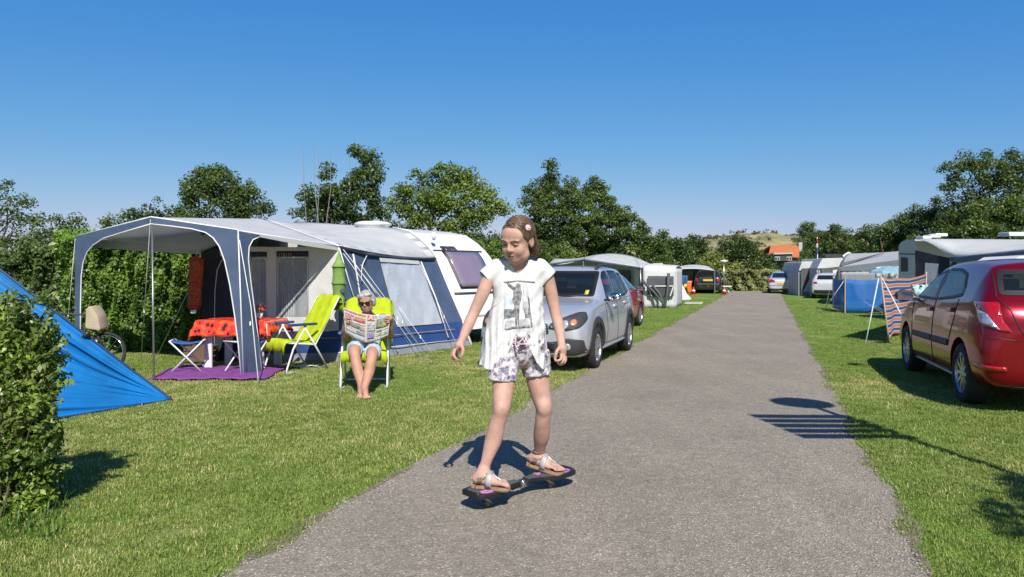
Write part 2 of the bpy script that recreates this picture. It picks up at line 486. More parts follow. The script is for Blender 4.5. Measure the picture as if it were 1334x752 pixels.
# ------------------------------------------------------------------ signed distance bodies
class SDF:
    def __init__(self, lo, hi, h):
        self.lo = np.array(lo, float); self.h = h
        self.n = np.ceil((np.array(hi, float) - self.lo) / h).astype(int) + 1
        self.D = np.full(self.n, 1.0, dtype=np.float32)
    def region(self, lo, hi):
        a = np.clip(np.floor((np.array(lo) - self.lo) / self.h).astype(int), 0, self.n - 1)
        b = np.clip(np.ceil((np.array(hi) - self.lo) / self.h).astype(int) + 1, 1, self.n)
        sl = tuple(slice(a[i], b[i]) for i in range(3))
        ax = [self.lo[i] + self.h * np.arange(a[i], b[i]) for i in range(3)]
        X, Y, Z = np.meshgrid(*ax, indexing='ij', sparse=True)
        return sl, X, Y, Z
    def put(self, sl, d, k, mode):
        A = self.D[sl]
        d = d.astype(np.float32)
        if mode == 'add':
            hh = np.maximum(k - np.abs(A - d), 0) / max(k, 1e-9)
            self.D[sl] = np.minimum(A, d) - hh * hh * k * .25
        elif mode == 'sub':
            d = -d
            hh = np.maximum(k - np.abs(A - d), 0) / max(k, 1e-9)
            self.D[sl] = np.maximum(A, d) + hh * hh * k * .25
    def cone(self, a, b, r1, r2, k=0.02, mode='add', squash=None):
        a = np.array(a, float); b = np.array(b, float)
        m = max(r1, r2) + k + 3 * self.h
        sl, X, Y, Z = self.region(np.minimum(a, b) - m, np.maximum(a, b) + m)
        ba = b - a; L2 = max(ba @ ba, 1e-12)
        t = np.clip(((X - a[0]) * ba[0] + (Y - a[1]) * ba[1] + (Z - a[2]) * ba[2]) / L2, 0, 1)
        d = np.sqrt((X - a[0] - ba[0] * t) ** 2 + (Y - a[1] - ba[1] * t) ** 2 + (Z - a[2] - ba[2] * t) ** 2) - (r1 + (r2 - r1) * t)
        self.put(sl, d, k, mode)
    def chain(self, pts, rs, k=0.015, sub=5):
        # a limb: smooth spline through the joints, hard union along it, one soft union with the rest
        p = np.array([list(q) for q in pts], float); r = np.array(rs, float)
        n = len(p)
        if n > 2:
            P2 = np.vstack([2 * p[0] - p[1], p, 2 * p[-1] - p[-2]]); R2 = np.concatenate([[2 * r[0] - r[1]], r, [2 * r[-1] - r[-2]]])
            out = []; ro = []
            for i in range(1, n):
                for t in np.arange(sub) / sub:
                    w = np.array([-t + 2 * t ** 2 - t ** 3, 2 - 5 * t ** 2 + 3 * t ** 3, t + 4 * t ** 2 - 3 * t ** 3, -t ** 2 + t ** 3]) / 2
                    out.append(w @ P2[i - 1:i + 3]); ro.append(w @ R2[i - 1:i + 3])
            out.append(p[-1]); ro.append(r[-1]); p = np.array(out); r = np.array(ro)
        m = r.max() + k + 3 * self.h
        sl, X, Y, Z = self.region(p.min(0) - m, p.max(0) + m)
        d = None
        for i in range(len(p) - 1):
            ba = p[i + 1] - p[i]; L2 = max(ba @ ba, 1e-12)
            t = np.clip(((X - p[i][0]) * ba[0] + (Y - p[i][1]) * ba[1] + (Z - p[i][2]) * ba[2]) / L2, 0, 1)
            e = np.sqrt((X - p[i][0] - ba[0] * t) ** 2 + (Y - p[i][1] - ba[1] * t) ** 2 + (Z - p[i][2] - ba[2] * t) ** 2) - (r[i] + (r[i + 1] - r[i]) * t)
            d = e if d is None else np.minimum(d, e)
        self.put(sl, d, k, 'add')
    def ell(self, c, r, rot=None, k=0.02, mode='add'):
        c = np.array(c, float); r = np.array(r, float)
        m = r.max() + k + 3 * self.h
        sl, X, Y, Z = self.region(c - m, c + m)
        Rm = np.eye(3) if rot is None else np.array(rot)     # columns = local axes
        x, y, z = X - c[0], Y - c[1], Z - c[2]
        q = [x * Rm[0][i] + y * Rm[1][i] + z * Rm[2][i] for i in range(3)]
        k0 = np.sqrt(sum((q[i] / r[i]) ** 2 for i in range(3)))
        k1 = np.sqrt(sum((q[i] / r[i] ** 2) ** 2 for i in range(3)))
        d = k0 * (k0 - 1) / np.maximum(k1, 1e-6)
        self.put(sl, d, k, mode)
    def full(self):
        return self.region(self.lo, self.lo + self.h * (self.n - 1))
    def mesh(self, name):
        D = self.D
        s = D < 0
        nx, ny, nz = D.shape
        cnt = np.zeros((nx - 1, ny - 1, nz - 1), np.int8)
        offs = [(i, j, k) for i in (0, 1) for j in (0, 1) for k in (0, 1)]
        for i, j, k in offs: cnt += s[i:nx - 1 + i, j:ny - 1 + j, k:nz - 1 + k]
        act = np.argwhere((cnt > 0) & (cnt < 8))
        idx = np.full(cnt.shape, -1, np.int32)
        idx[act[:, 0], act[:, 1], act[:, 2]] = np.arange(len(act))
        pos = np.zeros((len(act), 3)); num = np.zeros(len(act))
        for a in offs:
            for ax in range(3):
                if a[ax]: continue
                b = list(a); b[ax] = 1
                da = D[act[:, 0] + a[0], act[:, 1] + a[1], act[:, 2] + a[2]]
                db = D[act[:, 0] + b[0], act[:, 1] + b[1], act[:, 2] + b[2]]
                m = (da < 0) != (db < 0)
                t = np.where(m, da / np.where(m, da - db, 1), 0)
                p = np.array(a, float)[None, :] + np.zeros((len(act), 3)); p[:, ax] += t
                pos[m] += p[m]; num[m] += 1
        V = self.lo + self.h * (act + pos / num[:, None])
        fs = []
        for ax in range(3):
            o = [1, 1, 1]; o[ax] = 0
            e = [nx - 1, ny - 1, nz - 1]
            A = s[o[0]:e[0], o[1]:e[1], o[2]:e[2]]
            sh = [slice(o[i], e[i]) for i in range(3)]
            sh[ax] = slice(1, e[ax] + 1)
            B = s[tuple(sh)]
            w = np.argwhere(A != B) + np.array(o)
            inside = s[w[:, 0], w[:, 1], w[:, 2]]
            u, v = [(1, 2), (2, 0), (0, 1)][ax]
            du = np.zeros(3, int); du[u] = 1
            dv = np.zeros(3, int); dv[v] = 1
            q = [idx[tuple((w - x).T)] for x in (du + dv, dv, 0 * du, du)]
            f = np.stack(q, 1)
            f[~inside] = f[~inside][:, ::-1]
            fs.append(f)
        return np_mesh(name, V, np.concatenate(fs))

def smooth_mesh(me, it=2):
    bm = bmesh.new(); bm.from_mesh(me)
    for _ in range(it): bmesh.ops.smooth_vert(bm, verts=bm.verts, factor=0.5, use_axis_x=True, use_axis_y=True, use_axis_z=True)
    bm.to_mesh(me); bm.free()
    return me

def bvh_of(me): 
    return BVHTree.FromPolygons([v.co.copy() for v in me.vertices], [tuple(p.vertices) for p in me.polygons])

# ------------------------------------------------------------------ leaves
def unit(a): return a / np.maximum(np.linalg.norm(a, axis=-1, keepdims=True), 1e-9)
def leaf_quads(c, nrm, L, asp=0.5, fold=0.15):
    n = len(c)
    r = unit(rng.normal(size=(n, 3)))
    d = unit(np.cross(nrm, r)); s = np.cross(nrm, d)
    L = (np.ones(n) * L * rng.uniform(.65, 1.25, n))[:, None]
    v = np.stack([c - d * L / 2, c + s * L * asp / 2 + nrm * L * fold, c + d * L / 2 - nrm * L * .1, c - s * L * asp / 2 + nrm * L * fold], 1)
    return v.reshape(-1, 3), np.arange(4 * n).reshape(-1, 4)

def crown_points(blobs, per, clump, nper, up=0.45, inner=0.45):
    cs, ns = [], []
    cents = []
    for c, r in blobs:
        c = np.array(c, float); r = np.array(r, float)
        vol = (r[0] * r[1] + r[0] * r[2] + r[1] * r[2]) / 3
        k = max(4, int(per * vol / clump ** 2))
        d = unit(rng.normal(size=(k, 3)))
        rad = inner + (1 - inner) * rng.random(k) ** 0.6
        cc = c + d * r * rad[:, None] * 0.92
        cents.append(cc)
        sz = clump * rng.uniform(.55, 1.35, k)
        for i in range(k):
            m = int(nper * (sz[i] / clump) ** 2 * rng.uniform(.7, 1.3)) + 3
            o = unit(rng.normal(size=(m, 3))) * (rng.random(m) ** .5)[:, None]
            o[:, 2] *= 0.75
            cs.append(cc[i] + o * sz[i])
            ns.append(unit(o * .7 + np.array([0, 0, up]) + rng.normal(size=(m, 3)) * .45))
    return np.concatenate(cs), np.concatenate(ns), np.concatenate(cents)

def foliage(name, blobs, m, parent, leaf, clump, per=1.6, nper=26, asp=0.55, floor=None, up=0.45, inner=0.45):
    c, n, cents = crown_points(blobs, per, clump, nper, up, inner)
    if floor is not None:
        k = c[:, 2] > floor; c, n = c[k], n[k]
    v, f = leaf_quads(c, n, leaf, asp)
    me = np_mesh(name, v, f)
    o = link_mesh(me, name, m, parent, False, True)
    o['kind'] = 'stuff'
    return o, cents

def px_blobs(lst, Y, depth=0.9):
    out = []
    for b in lst:
        px, py, r = b[:3]
        dy = b[3] if len(b) > 3 else rng.uniform(-.35, .35) * r * Y / F
        q = P(px, py, Y); rr = r * Y / F
        out.append(((q.x, q.y + dy, q.z), (rr, rr * depth, rr)))
    return out

def tree(name, label, cat, blobs, Y, m, leaf, clump, per=1.6, nper=26, trunk=None, group=None, limbs=9, inner=0.45, asp=0.55, trunk_r=0.09, dens=2.3, skirt=True):
    B = px_blobs(blobs, Y)
    per *= dens; nper = int(nper * 3.8); leaf *= .68
    if skirt:        # foliage down to the ground, as in a wild hedgerow
        x0 = min(b[0] - b[2] * .7 for b in blobs); x1 = max(b[0] + b[2] * .7 for b in blobs)
        y0 = max(b[1] for b in blobs); yg = 352 + F * H / Y - 4
        r0 = max(12, (yg - y0) * .55, (x1 - x0) * .16)
        nn = max(2, int((x1 - x0) / (r0 * 1.1)))
        for i in range(nn):
            B += px_blobs([(x0 + (x1 - x0) * (i + .5) / nn, (y0 + yg) / 2 + rng.uniform(-.15, .15) * r0, r0)], Y)
    cx = trunk if trunk is not None else float(np.mean([b[0] for b in blobs]))
    base = GX(cx, Y)
    t = thing(name, label, cat, base, 0, group)
    cr, cents = foliage('crown', B, m, t, leaf, clump, per, nper, asp=asp, floor=0.15, inner=inner)
    zc = min(b[0][2] for b in B)
    top = max(b[0][2] for b in B)
    mb = MB()
    hub = base + Vector((rng.normal() * .1, rng.normal() * .1, max(zc * .5, .4)))
    mb.tube([base - Vector((0, 0, .1)), base + (hub - base) * .5 + Vector((.05, 0, 0)), hub], [trunk_r * 1.25, trunk_r, trunk_r * .85], 7)
    for i in range(min(limbs, len(cents))):
        e = Vector(cents[rng.integers(len(cents))])
        mid = hub.lerp(e, .5) + Vector((rng.normal() * .15, rng.normal() * .15, .25))
        mb.tube([hub - Vector((0, 0, .05)), mid, e], [trunk_r * .6, trunk_r * .35, trunk_r * .08], 5)
    mb.build('trunk', M['bark'], t, True)
    return t

# ================================================================== THE SETTING
def edgeL(Y): return -1.36 + 0.355 * (Y - 3.384) + 0.05
def edgeR(Y): return 1.89 + 0.352 * (Y - 3.34)
def wob(Y, s): return .035 * math.sin(Y * 2.1 + s) + .03 * math.sin(Y * 5.3 + 2 * s) + .018 * math.sin(Y * 13.7 + s * 3)

def lawn_mat():
    m = bpy.data.materials.new('mown lawn'); m.use_nodes = True
    nt = m.node_tree; b = nt.nodes['Principled BSDF']; b.inputs['Roughness'].default_value = 0.9
    b.inputs['Specular IOR Level'].default_value = 0.15
    tc = nt.nodes.new('ShaderNodeTexCoord')
    def noise(sc, det=4):
        n = nt.nodes.new('ShaderNodeTexNoise'); n.inputs['Scale'].default_value = sc; n.inputs['Detail'].default_value = det
        nt.links.new(tc.outputs['Object'], n.inputs['Vector']); return n
    def ramp(src, stops):
        r = nt.nodes.new('ShaderNodeValToRGB')
        e = r.color_ramp.elements
        while len(e) < len(stops): e.new(.5)
        for x, (p, c) in zip(e, stops): x.position = p; x.color = (*c, 1)
        nt.links.new(src, r.inputs['Fac']); return r
    def mix(f, a, c):
        x = nt.nodes.new('ShaderNodeMix'); x.data_type = 'RGBA'
        nt.links.new(f, x.inputs[0]); nt.links.new(a, x.inputs[6]); nt.links.new(c, x.inputs[7]); return x.outputs[2]
    g = ramp(noise(38, 6).outputs['Fac'], [(.3, (.075, .14, .018)), (.55, (.14, .23, .034)), (.75, (.23, .315, .06))])
    d = ramp(noise(30, 6).outputs['Fac'], [(.3, (.27, .25, .095)), (.7, (.46, .41, .21))])
    f1 = ramp(noise(.9, 6).outputs['Fac'], [(.50, (0, 0, 0)), (.72, (.55, .55, .55))])
    nt.links.new(mix(f1.outputs['Color'], g.outputs['Color'], d.outputs['Color']), b.inputs['Base Color'])
    bp = nt.nodes.new('ShaderNodeBump'); bp.inputs['Strength'].default_value = .9; bp.inputs['Distance'].default_value = .03
    nt.links.new(noise(55, 5).outputs['Fac'], bp.inputs['Height']); nt.links.new(bp.outputs['Normal'], b.inputs['Normal'])
    return m

def road_mat():
    m = bpy.data.materials.new('worn asphalt'); m.use_nodes = True
    nt = m.node_tree; b = nt.nodes['Principled BSDF']; b.inputs['Roughness'].default_value = 0.85
    tc = nt.nodes.new('ShaderNodeTexCoord')
    def noise(sc, det=4, rough=.6):
        n = nt.nodes.new('ShaderNodeTexNoise'); n.inputs['Scale'].default_value = sc; n.inputs['Detail'].default_value = det
        n.inputs['Roughness'].default_value = rough
        nt.links.new(tc.outputs['Object'], n.inputs['Vector']); return n
    v = nt.nodes.new('ShaderNodeTexVoronoi'); v.inputs['Scale'].default_value = 130
    nt.links.new(tc.outputs['Object'], v.inputs['Vector'])
    r = nt.nodes.new('ShaderNodeValToRGB'); e = r.color_ramp.elements
    e[0].position = 0; e[0].color = (.125, .105, .078, 1); e[1].position = 1; e[1].color = (.52, .465, .385, 1)
    for p, c in ((.2, (.212, .182, .140)), (.7, (.248, .215, .168)), (.92, (.30, .262, .21))):
        x = e.new(p); x.color = (*c, 1)
    sp = nt.nodes.new('ShaderNodeSeparateColor'); nt.links.new(v.outputs['Color'], sp.inputs[0])
    nt.links.new(sp.outputs[0], r.inputs['Fac'])
    big = noise(.8, 6); mr = nt.nodes.new('ShaderNodeMapRange')
    mr.inputs[1].default_value = .3; mr.inputs[2].default_value = .7; mr.inputs[3].default_value = .93; mr.inputs[4].default_value = 1.21
    nt.links.new(big.outputs['Fac'], mr.inputs[0])
    fine = noise(14, 5, .7); mr2 = nt.nodes.new('ShaderNodeMapRange')
    mr2.inputs[1].default_value = .25; mr2.inputs[2].default_value = .75; mr2.inputs[3].default_value = .8; mr2.inputs[4].default_value = 1.2
    nt.links.new(fine.outputs['Fac'], mr2.inputs[0])
    mpg = nt.nodes.new('ShaderNodeMapping'); mpg.inputs['Rotation'].default_value = (0, 0, .34); mpg.inputs['Scale'].default_value = (2.4, .22, 1)
    nt.links.new(tc.outputs['Object'], mpg.inputs['Vector'])
    tr = nt.nodes.new('ShaderNodeTexNoise'); tr.inputs['Scale'].default_value = 1.0; tr.inputs['Detail'].default_value = 3
    nt.links.new(mpg.outputs[0], tr.inputs['Vector'])
    mr3 = nt.nodes.new('ShaderNodeMapRange'); mr3.inputs[1].default_value = .35; mr3.inputs[2].default_value = .68; mr3.inputs[3].default_value = .95; mr3.inputs[4].default_value = 1.06
    nt.links.new(tr.outputs['Fac'], mr3.inputs[0])
    m0 = nt.nodes.new('ShaderNodeMath'); m0.operation = 'MULTIPLY'; nt.links.new(mr.outputs[0], m0.inputs[0]); nt.links.new(mr3.outputs[0], m0.inputs[1])
    mu = nt.nodes.new('ShaderNodeMath'); mu.operation = 'MULTIPLY'
    nt.links.new(m0.outputs[0], mu.inputs[0]); nt.links.new(mr2.outputs[0], mu.inputs[1])
    vm = nt.nodes.new('ShaderNodeVectorMath'); vm.operation = 'SCALE'
    nt.links.new(r.outputs['Color'], vm.inputs[0]); nt.links.new(mu.outputs[0], vm.inputs['Scale'])
    nt.links.new(vm.outputs[0], b.inputs['Base Color'])
    bp = nt.nodes.new('ShaderNodeBump'); bp.inputs['Strength'].default_value = .8; bp.inputs['Distance'].default_value = .008
    nt.links.new(v.outputs['Distance'], bp.inputs['Height']); nt.links.new(bp.outputs['Normal'], b.inputs['Normal'])
    return m

M['lawn'] = lawn_mat(); M['road'] = road_mat()
M['verge'] = mat('bare verge soil', (.20, .165, .12), .95, var=.3, scale=18, bump=.8, bscale=70)
M['dune'] = mat('dune grass', (.17, .19, .07), .95, var=.2, scale=.25, bump=.9, bscale=1.2, col2=(.40, .34, .17))

ground = MB()
N = 60
xs = np.linspace(-700, 700, 41); ys = np.linspace(-100, 900, 41)
ground.add([(x, y, 0) for x in xs for y in ys], [(i * 41 + j, (i + 1) * 41 + j, (i + 1) * 41 + j + 1, i * 41 + j + 1) for i in range(40) for j in range(40)])
tag(ground.build('ground', M['lawn']), kind='structure')

def strip(name, m, z, ext, seed, y0=-6.0, y1=47.5):
    Ys = [y0]
    while Ys[-1] < y1: Ys.append(Ys[-1] + max(.06, min(.5, abs(Ys[-1]) * .02)))
    vs = []; fs = []; q = 7
    for Y in Ys:
        a = edgeL(Y) + wob(Y, seed) - ext; b2 = edgeR(Y) + wob(Y, seed + 4) + ext
        for j in range(q): vs.append((a + (b2 - a) * j / (q - 1), Y, z + (.012 * (1 - abs(2 * j / (q - 1) - 1)) if ext == 0 else 0)))
    for i in range(len(Ys) - 1):
        for j in range(q - 1): fs.append((i * q + j, i * q + j + 1, (i + 1) * q + j + 1, (i + 1) * q + j))
    mb = MB(); mb.add(vs, fs)
    return tag(mb.build(name, m, smooth=True), kind='structure')
strip('road_verge', M['verge'], .004, .05, 1.7)
strip('road', M['road'], .009, 0, .4)

# --- mown grass blades, dense near the camera
def tuft(name, n, rad, h, m, w=.0035):
    vs = []; fs = []
    for i in range(n):
        a = rng.uniform(0, 2 * PI); r = rad * math.sqrt(rng.random())
        x, y = r * math.cos(a), r * math.sin(a)
        b = rng.uniform(0, 2 * PI); hh = h * rng.uniform(.5, 1.25); ln = hh * rng.uniform(.3, 1.6)
        dx, dy = math.cos(b), math.sin(b)
        k = len(vs)
        vs += [(x - dy * w, y + dx * w, -.004), (x + dy * w, y - dx * w, -.004),
               (x + dx * ln * .4 + dy * w * .7, y + dy * ln * .4 - dx * w * .7, hh * .65), (x + dx * ln * .4 - dy * w * .7, y + dy * ln * .4 + dx * w * .7, hh * .65), (x + dx * ln, y + dy * ln, hh)]
        fs += [(k, k + 1, k + 2), (k, k + 2, k + 3), (k + 3, k + 2, k + 4)]
    me = bpy.data.meshes.new(name); me.from_pydata(vs, [], fs); me.materials.append(m)
    return bpy.data.objects.new(name, me)
M['blade'] = leaf_mat('grass blade', (.12, .19, .028), (.39, .465, .105), .35, 3.0, .5)
M['dryblade'] = leaf_mat('dry grass blade', (.34, .32, .10), (.66, .58, .28), .2, 3.0, .6)

def scatter(name, label, pts, scales, proto):
    me = bpy.data.meshes.new(name); me.from_pydata([tuple(p) for p in pts], [], [])
    at = me.attributes.new('sc', 'FLOAT', 'POINT'); at.data.foreach_set('value', np.asarray(scales, np.float32))
    o = bpy.data.objects.new(name, me); C.objects.link(o)
    ng = bpy.data.node_groups.new(name, 'GeometryNodeTree')
    ng.interface.new_socket('Geometry', in_out='INPUT', socket_type='NodeSocketGeometry')
    ng.interface.new_socket('Geometry', in_out='OUTPUT', socket_type='NodeSocketGeometry')
    L = ng.links.new; nw = ng.nodes.new
    gi = nw('NodeGroupInput'); go = nw('NodeGroupOutput')
    ip = nw('GeometryNodeInstanceOnPoints'); oi = nw('GeometryNodeObjectInfo'); oi.inputs['Object'].default_value = proto
    rv = nw('FunctionNodeRandomValue'); rv.data_type = 'FLOAT_VECTOR'
    rv.inputs[0].default_value = (-.12, -.12, 0); rv.inputs[1].default_value = (.12, .12, 6.283)
    na = nw('GeometryNodeInputNamedAttribute'); na.data_type = 'FLOAT'; na.inputs['Name'].default_value = 'sc'
    L(gi.outputs[0], ip.inputs['Points']); L(oi.outputs['Geometry'], ip.inputs['Instance'])
    L(rv.outputs[0], ip.inputs['Rotation']); L(na.outputs['Attribute'], ip.inputs['Scale'])
    L(ip.outputs[0], go.inputs[0])
    md = o.modifiers.new('scatter', 'NODES'); md.node_group = ng
    return tag(o, label, 'grass', None, 'stuff')

def lawn_pts(y0, y1, dens, dryness):
    wx = 1.25 if y1 <= 14 else .85
    n = int(dens * (y1 - y0) * (y0 + y1) / 2 * 2 * wx)
    u = rng.random(n); Y = np.sqrt(y0 * y0 + u * (y1 * y1 - y0 * y0)); X = rng.uniform(-wx, wx, n) * Y
    L = np.array([edgeL(a) + wob(a, .4) for a in Y]); R = np.array([edgeR(a) + wob(a, 4.4) for a in Y])
    k = (X < L - .045) | (X > R + .045)
    return X[k], Y[k]
g1 = tuft('tuft', 110, .10, .017, M['blade'], .0021); g2 = tuft('drytuft', 34, .12, .018, M['dryblade'], .0018)
g3 = tuft('fartuft', 70, .17, .020, M['blade'], .004)
X, Y = lawn_pts(2.6, 8, 170, 0); X2, Y2 = lawn_pts(8, 14, 75, 0)
X = np.concatenate([X, X2]); Y = np.concatenate([Y, Y2])
scatter('grass', 'short mown green grass blades covering the lawn', np.stack([X, Y, 0 * X], 1), rng.uniform(.65, 1.25, len(X)), g1)
X, Y = lawn_pts(2.6, 14, 150, 1)
k = (np.sin(X * 1.7 + 1) + np.sin(Y * 1.3 + X * .6) + rng.normal(size=len(X)) * .8 + np.where(X < edgeL(Y), 1.5, -.5) - np.clip((Y - 7) * .12, 0, 1)) > .5
scatter('dry_grass', 'straw coloured dry blades among the green lawn', np.stack([X[k], Y[k], 0 * X[k]], 1), rng.uniform(.7, 1.3, k.sum()), g2)
X, Y = lawn_pts(14, 34, 14, 0)
scatter('distant_grass', 'mown grass blades farther up the lawn', np.stack([X, Y, 0 * X], 1), rng.uniform(.7, 1.3, len(X)), g3)

# --- loose grit along the two edges of the lane
gp = []; gs = []
for i in range(5200):
    Y = 2.6 + 16 * rng.random() ** 1.8; s_ = rng.random() < .5
    d = abs(rng.normal()) * .10
    x = (edgeL(Y) + wob(Y, .4) - .03 + d) if s_ else (edgeR(Y) + wob(Y, 4.4) + .03 - d)
    if rng.random() < .25: x = rng.uniform(edgeL(Y), edgeR(Y))
    gp.append((x, Y, .012)); gs.append(rng.uniform(.25, 1.0) ** 1.5)
me = bpy.data.meshes.new('pebble'); bm = bmesh.new(); bmesh.ops.create_icosphere(bm, subdivisions=1, radius=.0085)
for v in bm.verts: v.co = Vector((v.co.x * rng.uniform(.8, 1.3), v.co.y * rng.uniform(.7, 1.2), v.co.z * rng.uniform(.5, .8)))
bm.to_mesh(me); bm.free(); me.materials.append(mat('pale grit', (.34, .31, .27), .9, var=.35, scale=40))
o = scatter('grit', 'loose pale grit lying along the edges of the lane', gp, gs, bpy.data.objects.new('pebble', me)); o['category'] = 'gravel'
# --- dune hill on the horizon
def hill_h(px):
    return np.interp(px, [-400, 300, 700, 860, 900, 950, 990, 1040, 1080, 1110, 1200, 1334, 1800], [4, 6, 8, 7.0, 8.0, 9.4, 9.9, 9.6, 9.2, 9.0, 8.5, 8, 5])
hv = []; hf = []
Ys = np.linspace(125, 240, 36); pxs = np.linspace(-300, 1800, 150)
for Y in Ys:
    for px in pxs:
        x = (px - 667) * 165 / F * (1 + (Y - 165) * .004)
        s = 1 / (1 + math.exp(-(Y - 145) / 7.0))
        n = .55 * math.sin(x * .33 + Y * .2) + .35 * math.sin(x * .9 - Y * .31) + .25 * math.sin(x * 1.7 + Y * .7)
        hv.append((x, Y, s * (hill_h(px) + n) - .6 * (1 - s)))
for i in range(35):
    for j in range(149):
        hf.append((i * 150 + j, i * 150 + j + 1, (i + 1) * 150 + j + 1, (i + 1) * 150 + j))
mb = MB(); mb.add(hv, hf); hill = mb.build('dune_hill', M['dune'], smooth=True); tag(hill, kind='structure')
M['scrub'] = leaf_mat('dune scrub leaf', (.07, .085, .03), (.24, .24, .10), .3, .2)
tri = BVHTree.FromPolygons(hv, hf)
B = []
for i in range(260):
    px = rng.uniform(780, 1260); Y = rng.uniform(128, 175)
    x = (px - 667) * Y / F
    h = tri.ray_cast(Vector((x, Y, 60)), Vector((0, 0, -1)))[0]
    if h is None: continue
    r = rng.uniform(.3, 1.2)
    B.append(((h.x, h.y, h.z + r * .2), (r * 1.4, r, r * .6)))
o, _ = foliage('dune_scrub', B, M['scrub'], None, .5, .5, 1.1, 9)
tag(o, 'low dark scrub dotted over the sandy dune hill', 'scrub', None, 'stuff')

# ================================================================== TREES AND HEDGES
LV = {}
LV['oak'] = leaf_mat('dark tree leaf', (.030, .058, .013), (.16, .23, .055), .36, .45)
LV['mid'] = leaf_mat('mid green leaf', (.042, .08, .016), (.20, .285, .065), .4, .45)
LV['light'] = leaf_mat('fresh green leaf', (.07, .12, .018), (.32, .42, .09), .4, .6)
LV['yel'] = leaf_mat('yellow green leaf', (.13, .17, .025), (.46, .50, .12), .4, .5)
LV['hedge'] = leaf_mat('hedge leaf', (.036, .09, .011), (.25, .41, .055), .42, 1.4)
LV['privet'] = leaf_mat('privet leaf', (.055, .11, .016), (.36, .48, .08), .36, 4.0, .35)
LV['reed'] = leaf_mat('reed', (.12, .14, .04), (.36, .37, .14), .35, .7)

tree('ash_tree', 'sparse tree with airy branches at the left edge behind the blue tent', 'tree',
     [(-12, 262, 26), (4, 240, 12), (14, 268, 14), (30, 264, 9), (-5, 300, 26), (22, 296, 18), (10, 320, 26), (-30, 330, 40), (40, 320, 16)], 15.5, LV['mid'], .10, .2, 1.0, 14, trunk=-20, limbs=16, trunk_r=.04, inner=.2, dens=1.3, skirt=False)
tree('elder_shrub', 'wild shrub with upright shoots between blue tent and awning', 'shrub',
     [(52, 286, 9), (50, 305, 14), (76, 292, 9), (82, 306, 13), (100, 290, 8), (104, 300, 10), (94, 312, 10), (50, 330, 26), (80, 335, 24), (105, 340, 20), (20, 350, 30), (60, 365, 34), (100, 372, 24)], 14.6, LV['mid'], .095, .17, 1.1, 14, trunk=70, limbs=18, trunk_r=.03, inner=.2, dens=1.3, skirt=False)
# dark hedge behind the tent and the bright hedge behind the canopy
def hedge(name, label, m, px0, px1, Y, ztop, thick, leaf, nleaf, dips=.12, cat='hedge'):
    a = GX(px0, Y); b = GX(px1, Y)
    t = thing(name, label, cat, (a + b) / 2)
    n = nleaf
    u = rng.random(n); v = rng.random(n) ** .9
    front = rng.random(n) < .72
    bulge = .12 * np.sin(u * 31 + v * 5) + .09 * np.sin(u * 67 - v * 11) + .06 * np.sin(v * 19 + u * 23)
    topv = ztop * (1 + dips * (.5 * np.sin(u * 17) + .4 * np.sin(u * 41 + 1) + .3 * np.sin(u * 83)))
    z = v * topv
    y = np.where(front, -thick / 2 + bulge + rng.random(n) ** 2 * .35, rng.uniform(-.5, .5, n) * thick)
    ontop = rng.random(n) < .14
    z = np.where(ontop, topv - rng.random(n) * .12, z)
    d = np.array([b.x - a.x, b.y - a.y, 0]); L = np.linalg.norm(d); d /= L
    nr = np.array([d[1], -d[0], 0])
    if nr[1] > 0: nr = -nr
    p = np.array([a.x, a.y, 0])[None] + d[None] * (u * L)[:, None] - nr[None] * (y)[:, None] * 1.0
    p[:, 2] = z + rng.normal(size=n) * .03
    nn = unit(nr[None] * 0.8 + np.array([0, 0, .55]) + rng.normal(size=(n, 3)) * .55)
    vv, ff = leaf_quads(p, nn, leaf, .58)
    o = link_mesh(np_mesh('leaves', vv, ff), 'leaves', m, t); o['kind'] = 'stuff'
    st = MB()
    for i in range(int(L / .3)):
        q = a.lerp(b, (i + .5) / int(L / .3)) + Vector((0, rng.uniform(-.1, .25), 0))
        st.tube([q - Vector((0, 0, .05)), q + Vector((rng.normal() * .08, .05, ztop * .5)), q + Vector((rng.normal() * .15, .05, ztop * .9))], [.025, .018, .006], 5)
    s = st.build('stems', M['bark'], t); s['kind'] = 'stuff'
    return t
hedge('hedge', 'dark leafy hedge behind the blue tent', LV['oak'], -140, 112, 13.6, 1.72, .9, .085, 20000)
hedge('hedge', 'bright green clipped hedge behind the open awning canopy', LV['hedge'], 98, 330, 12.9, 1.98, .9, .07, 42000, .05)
tree('small_tree', 'small leafy tree top rising behind the awning canopy beside the round tree', 'tree',
     [(205, 270, 15), (190, 276, 12), (225, 276, 12), (172, 283, 12), (205, 290, 20), (150, 290, 9), (240, 288, 14), (175, 300, 20)], 23, LV['mid'], .15, .3, 1.5, 18, trunk=205)
tree('round_tree', 'dark round-crowned tree above the awning at left', 'tree',
     [(287, 243, 24), (265, 240, 20), (247, 252, 14), (312, 246, 20), (325, 262, 18), (345, 275, 10), (290, 270, 34), (250, 274, 15), (330, 282, 18), (285, 225, 9), (262, 228, 8)], 28, LV['oak'], .17, .34, 2.3, 24, trunk=288)
t = tree('poplar_tree', 'tall upright dark tree with bare twigs left of the roof vent', 'tree',
     [(478, 205, 14), (466, 202, 9), (482, 225, 18), (470, 240, 20), (490, 250, 14), (425, 224, 12), (428, 240, 16), (402, 258, 14), (415, 270, 20), (440, 262, 22), (470, 272, 26), (393, 280, 12), (430, 290, 24), (490, 285, 20), (395, 296, 14)], 24, LV['oak'], .16, .27, 2.0, 20, trunk=445, limbs=14)
tw = MB()
for px, top, bx in ((395, 194, 400), (409, 190, 416), (415, 200, 412), (430, 196, 424), (455, 205, 452)):
    tw.tube([P(bx, 300, 23.6), P(px + 1, 245, 23.5), P(px, top, 23.5)], [.018, .012, .006], 5)
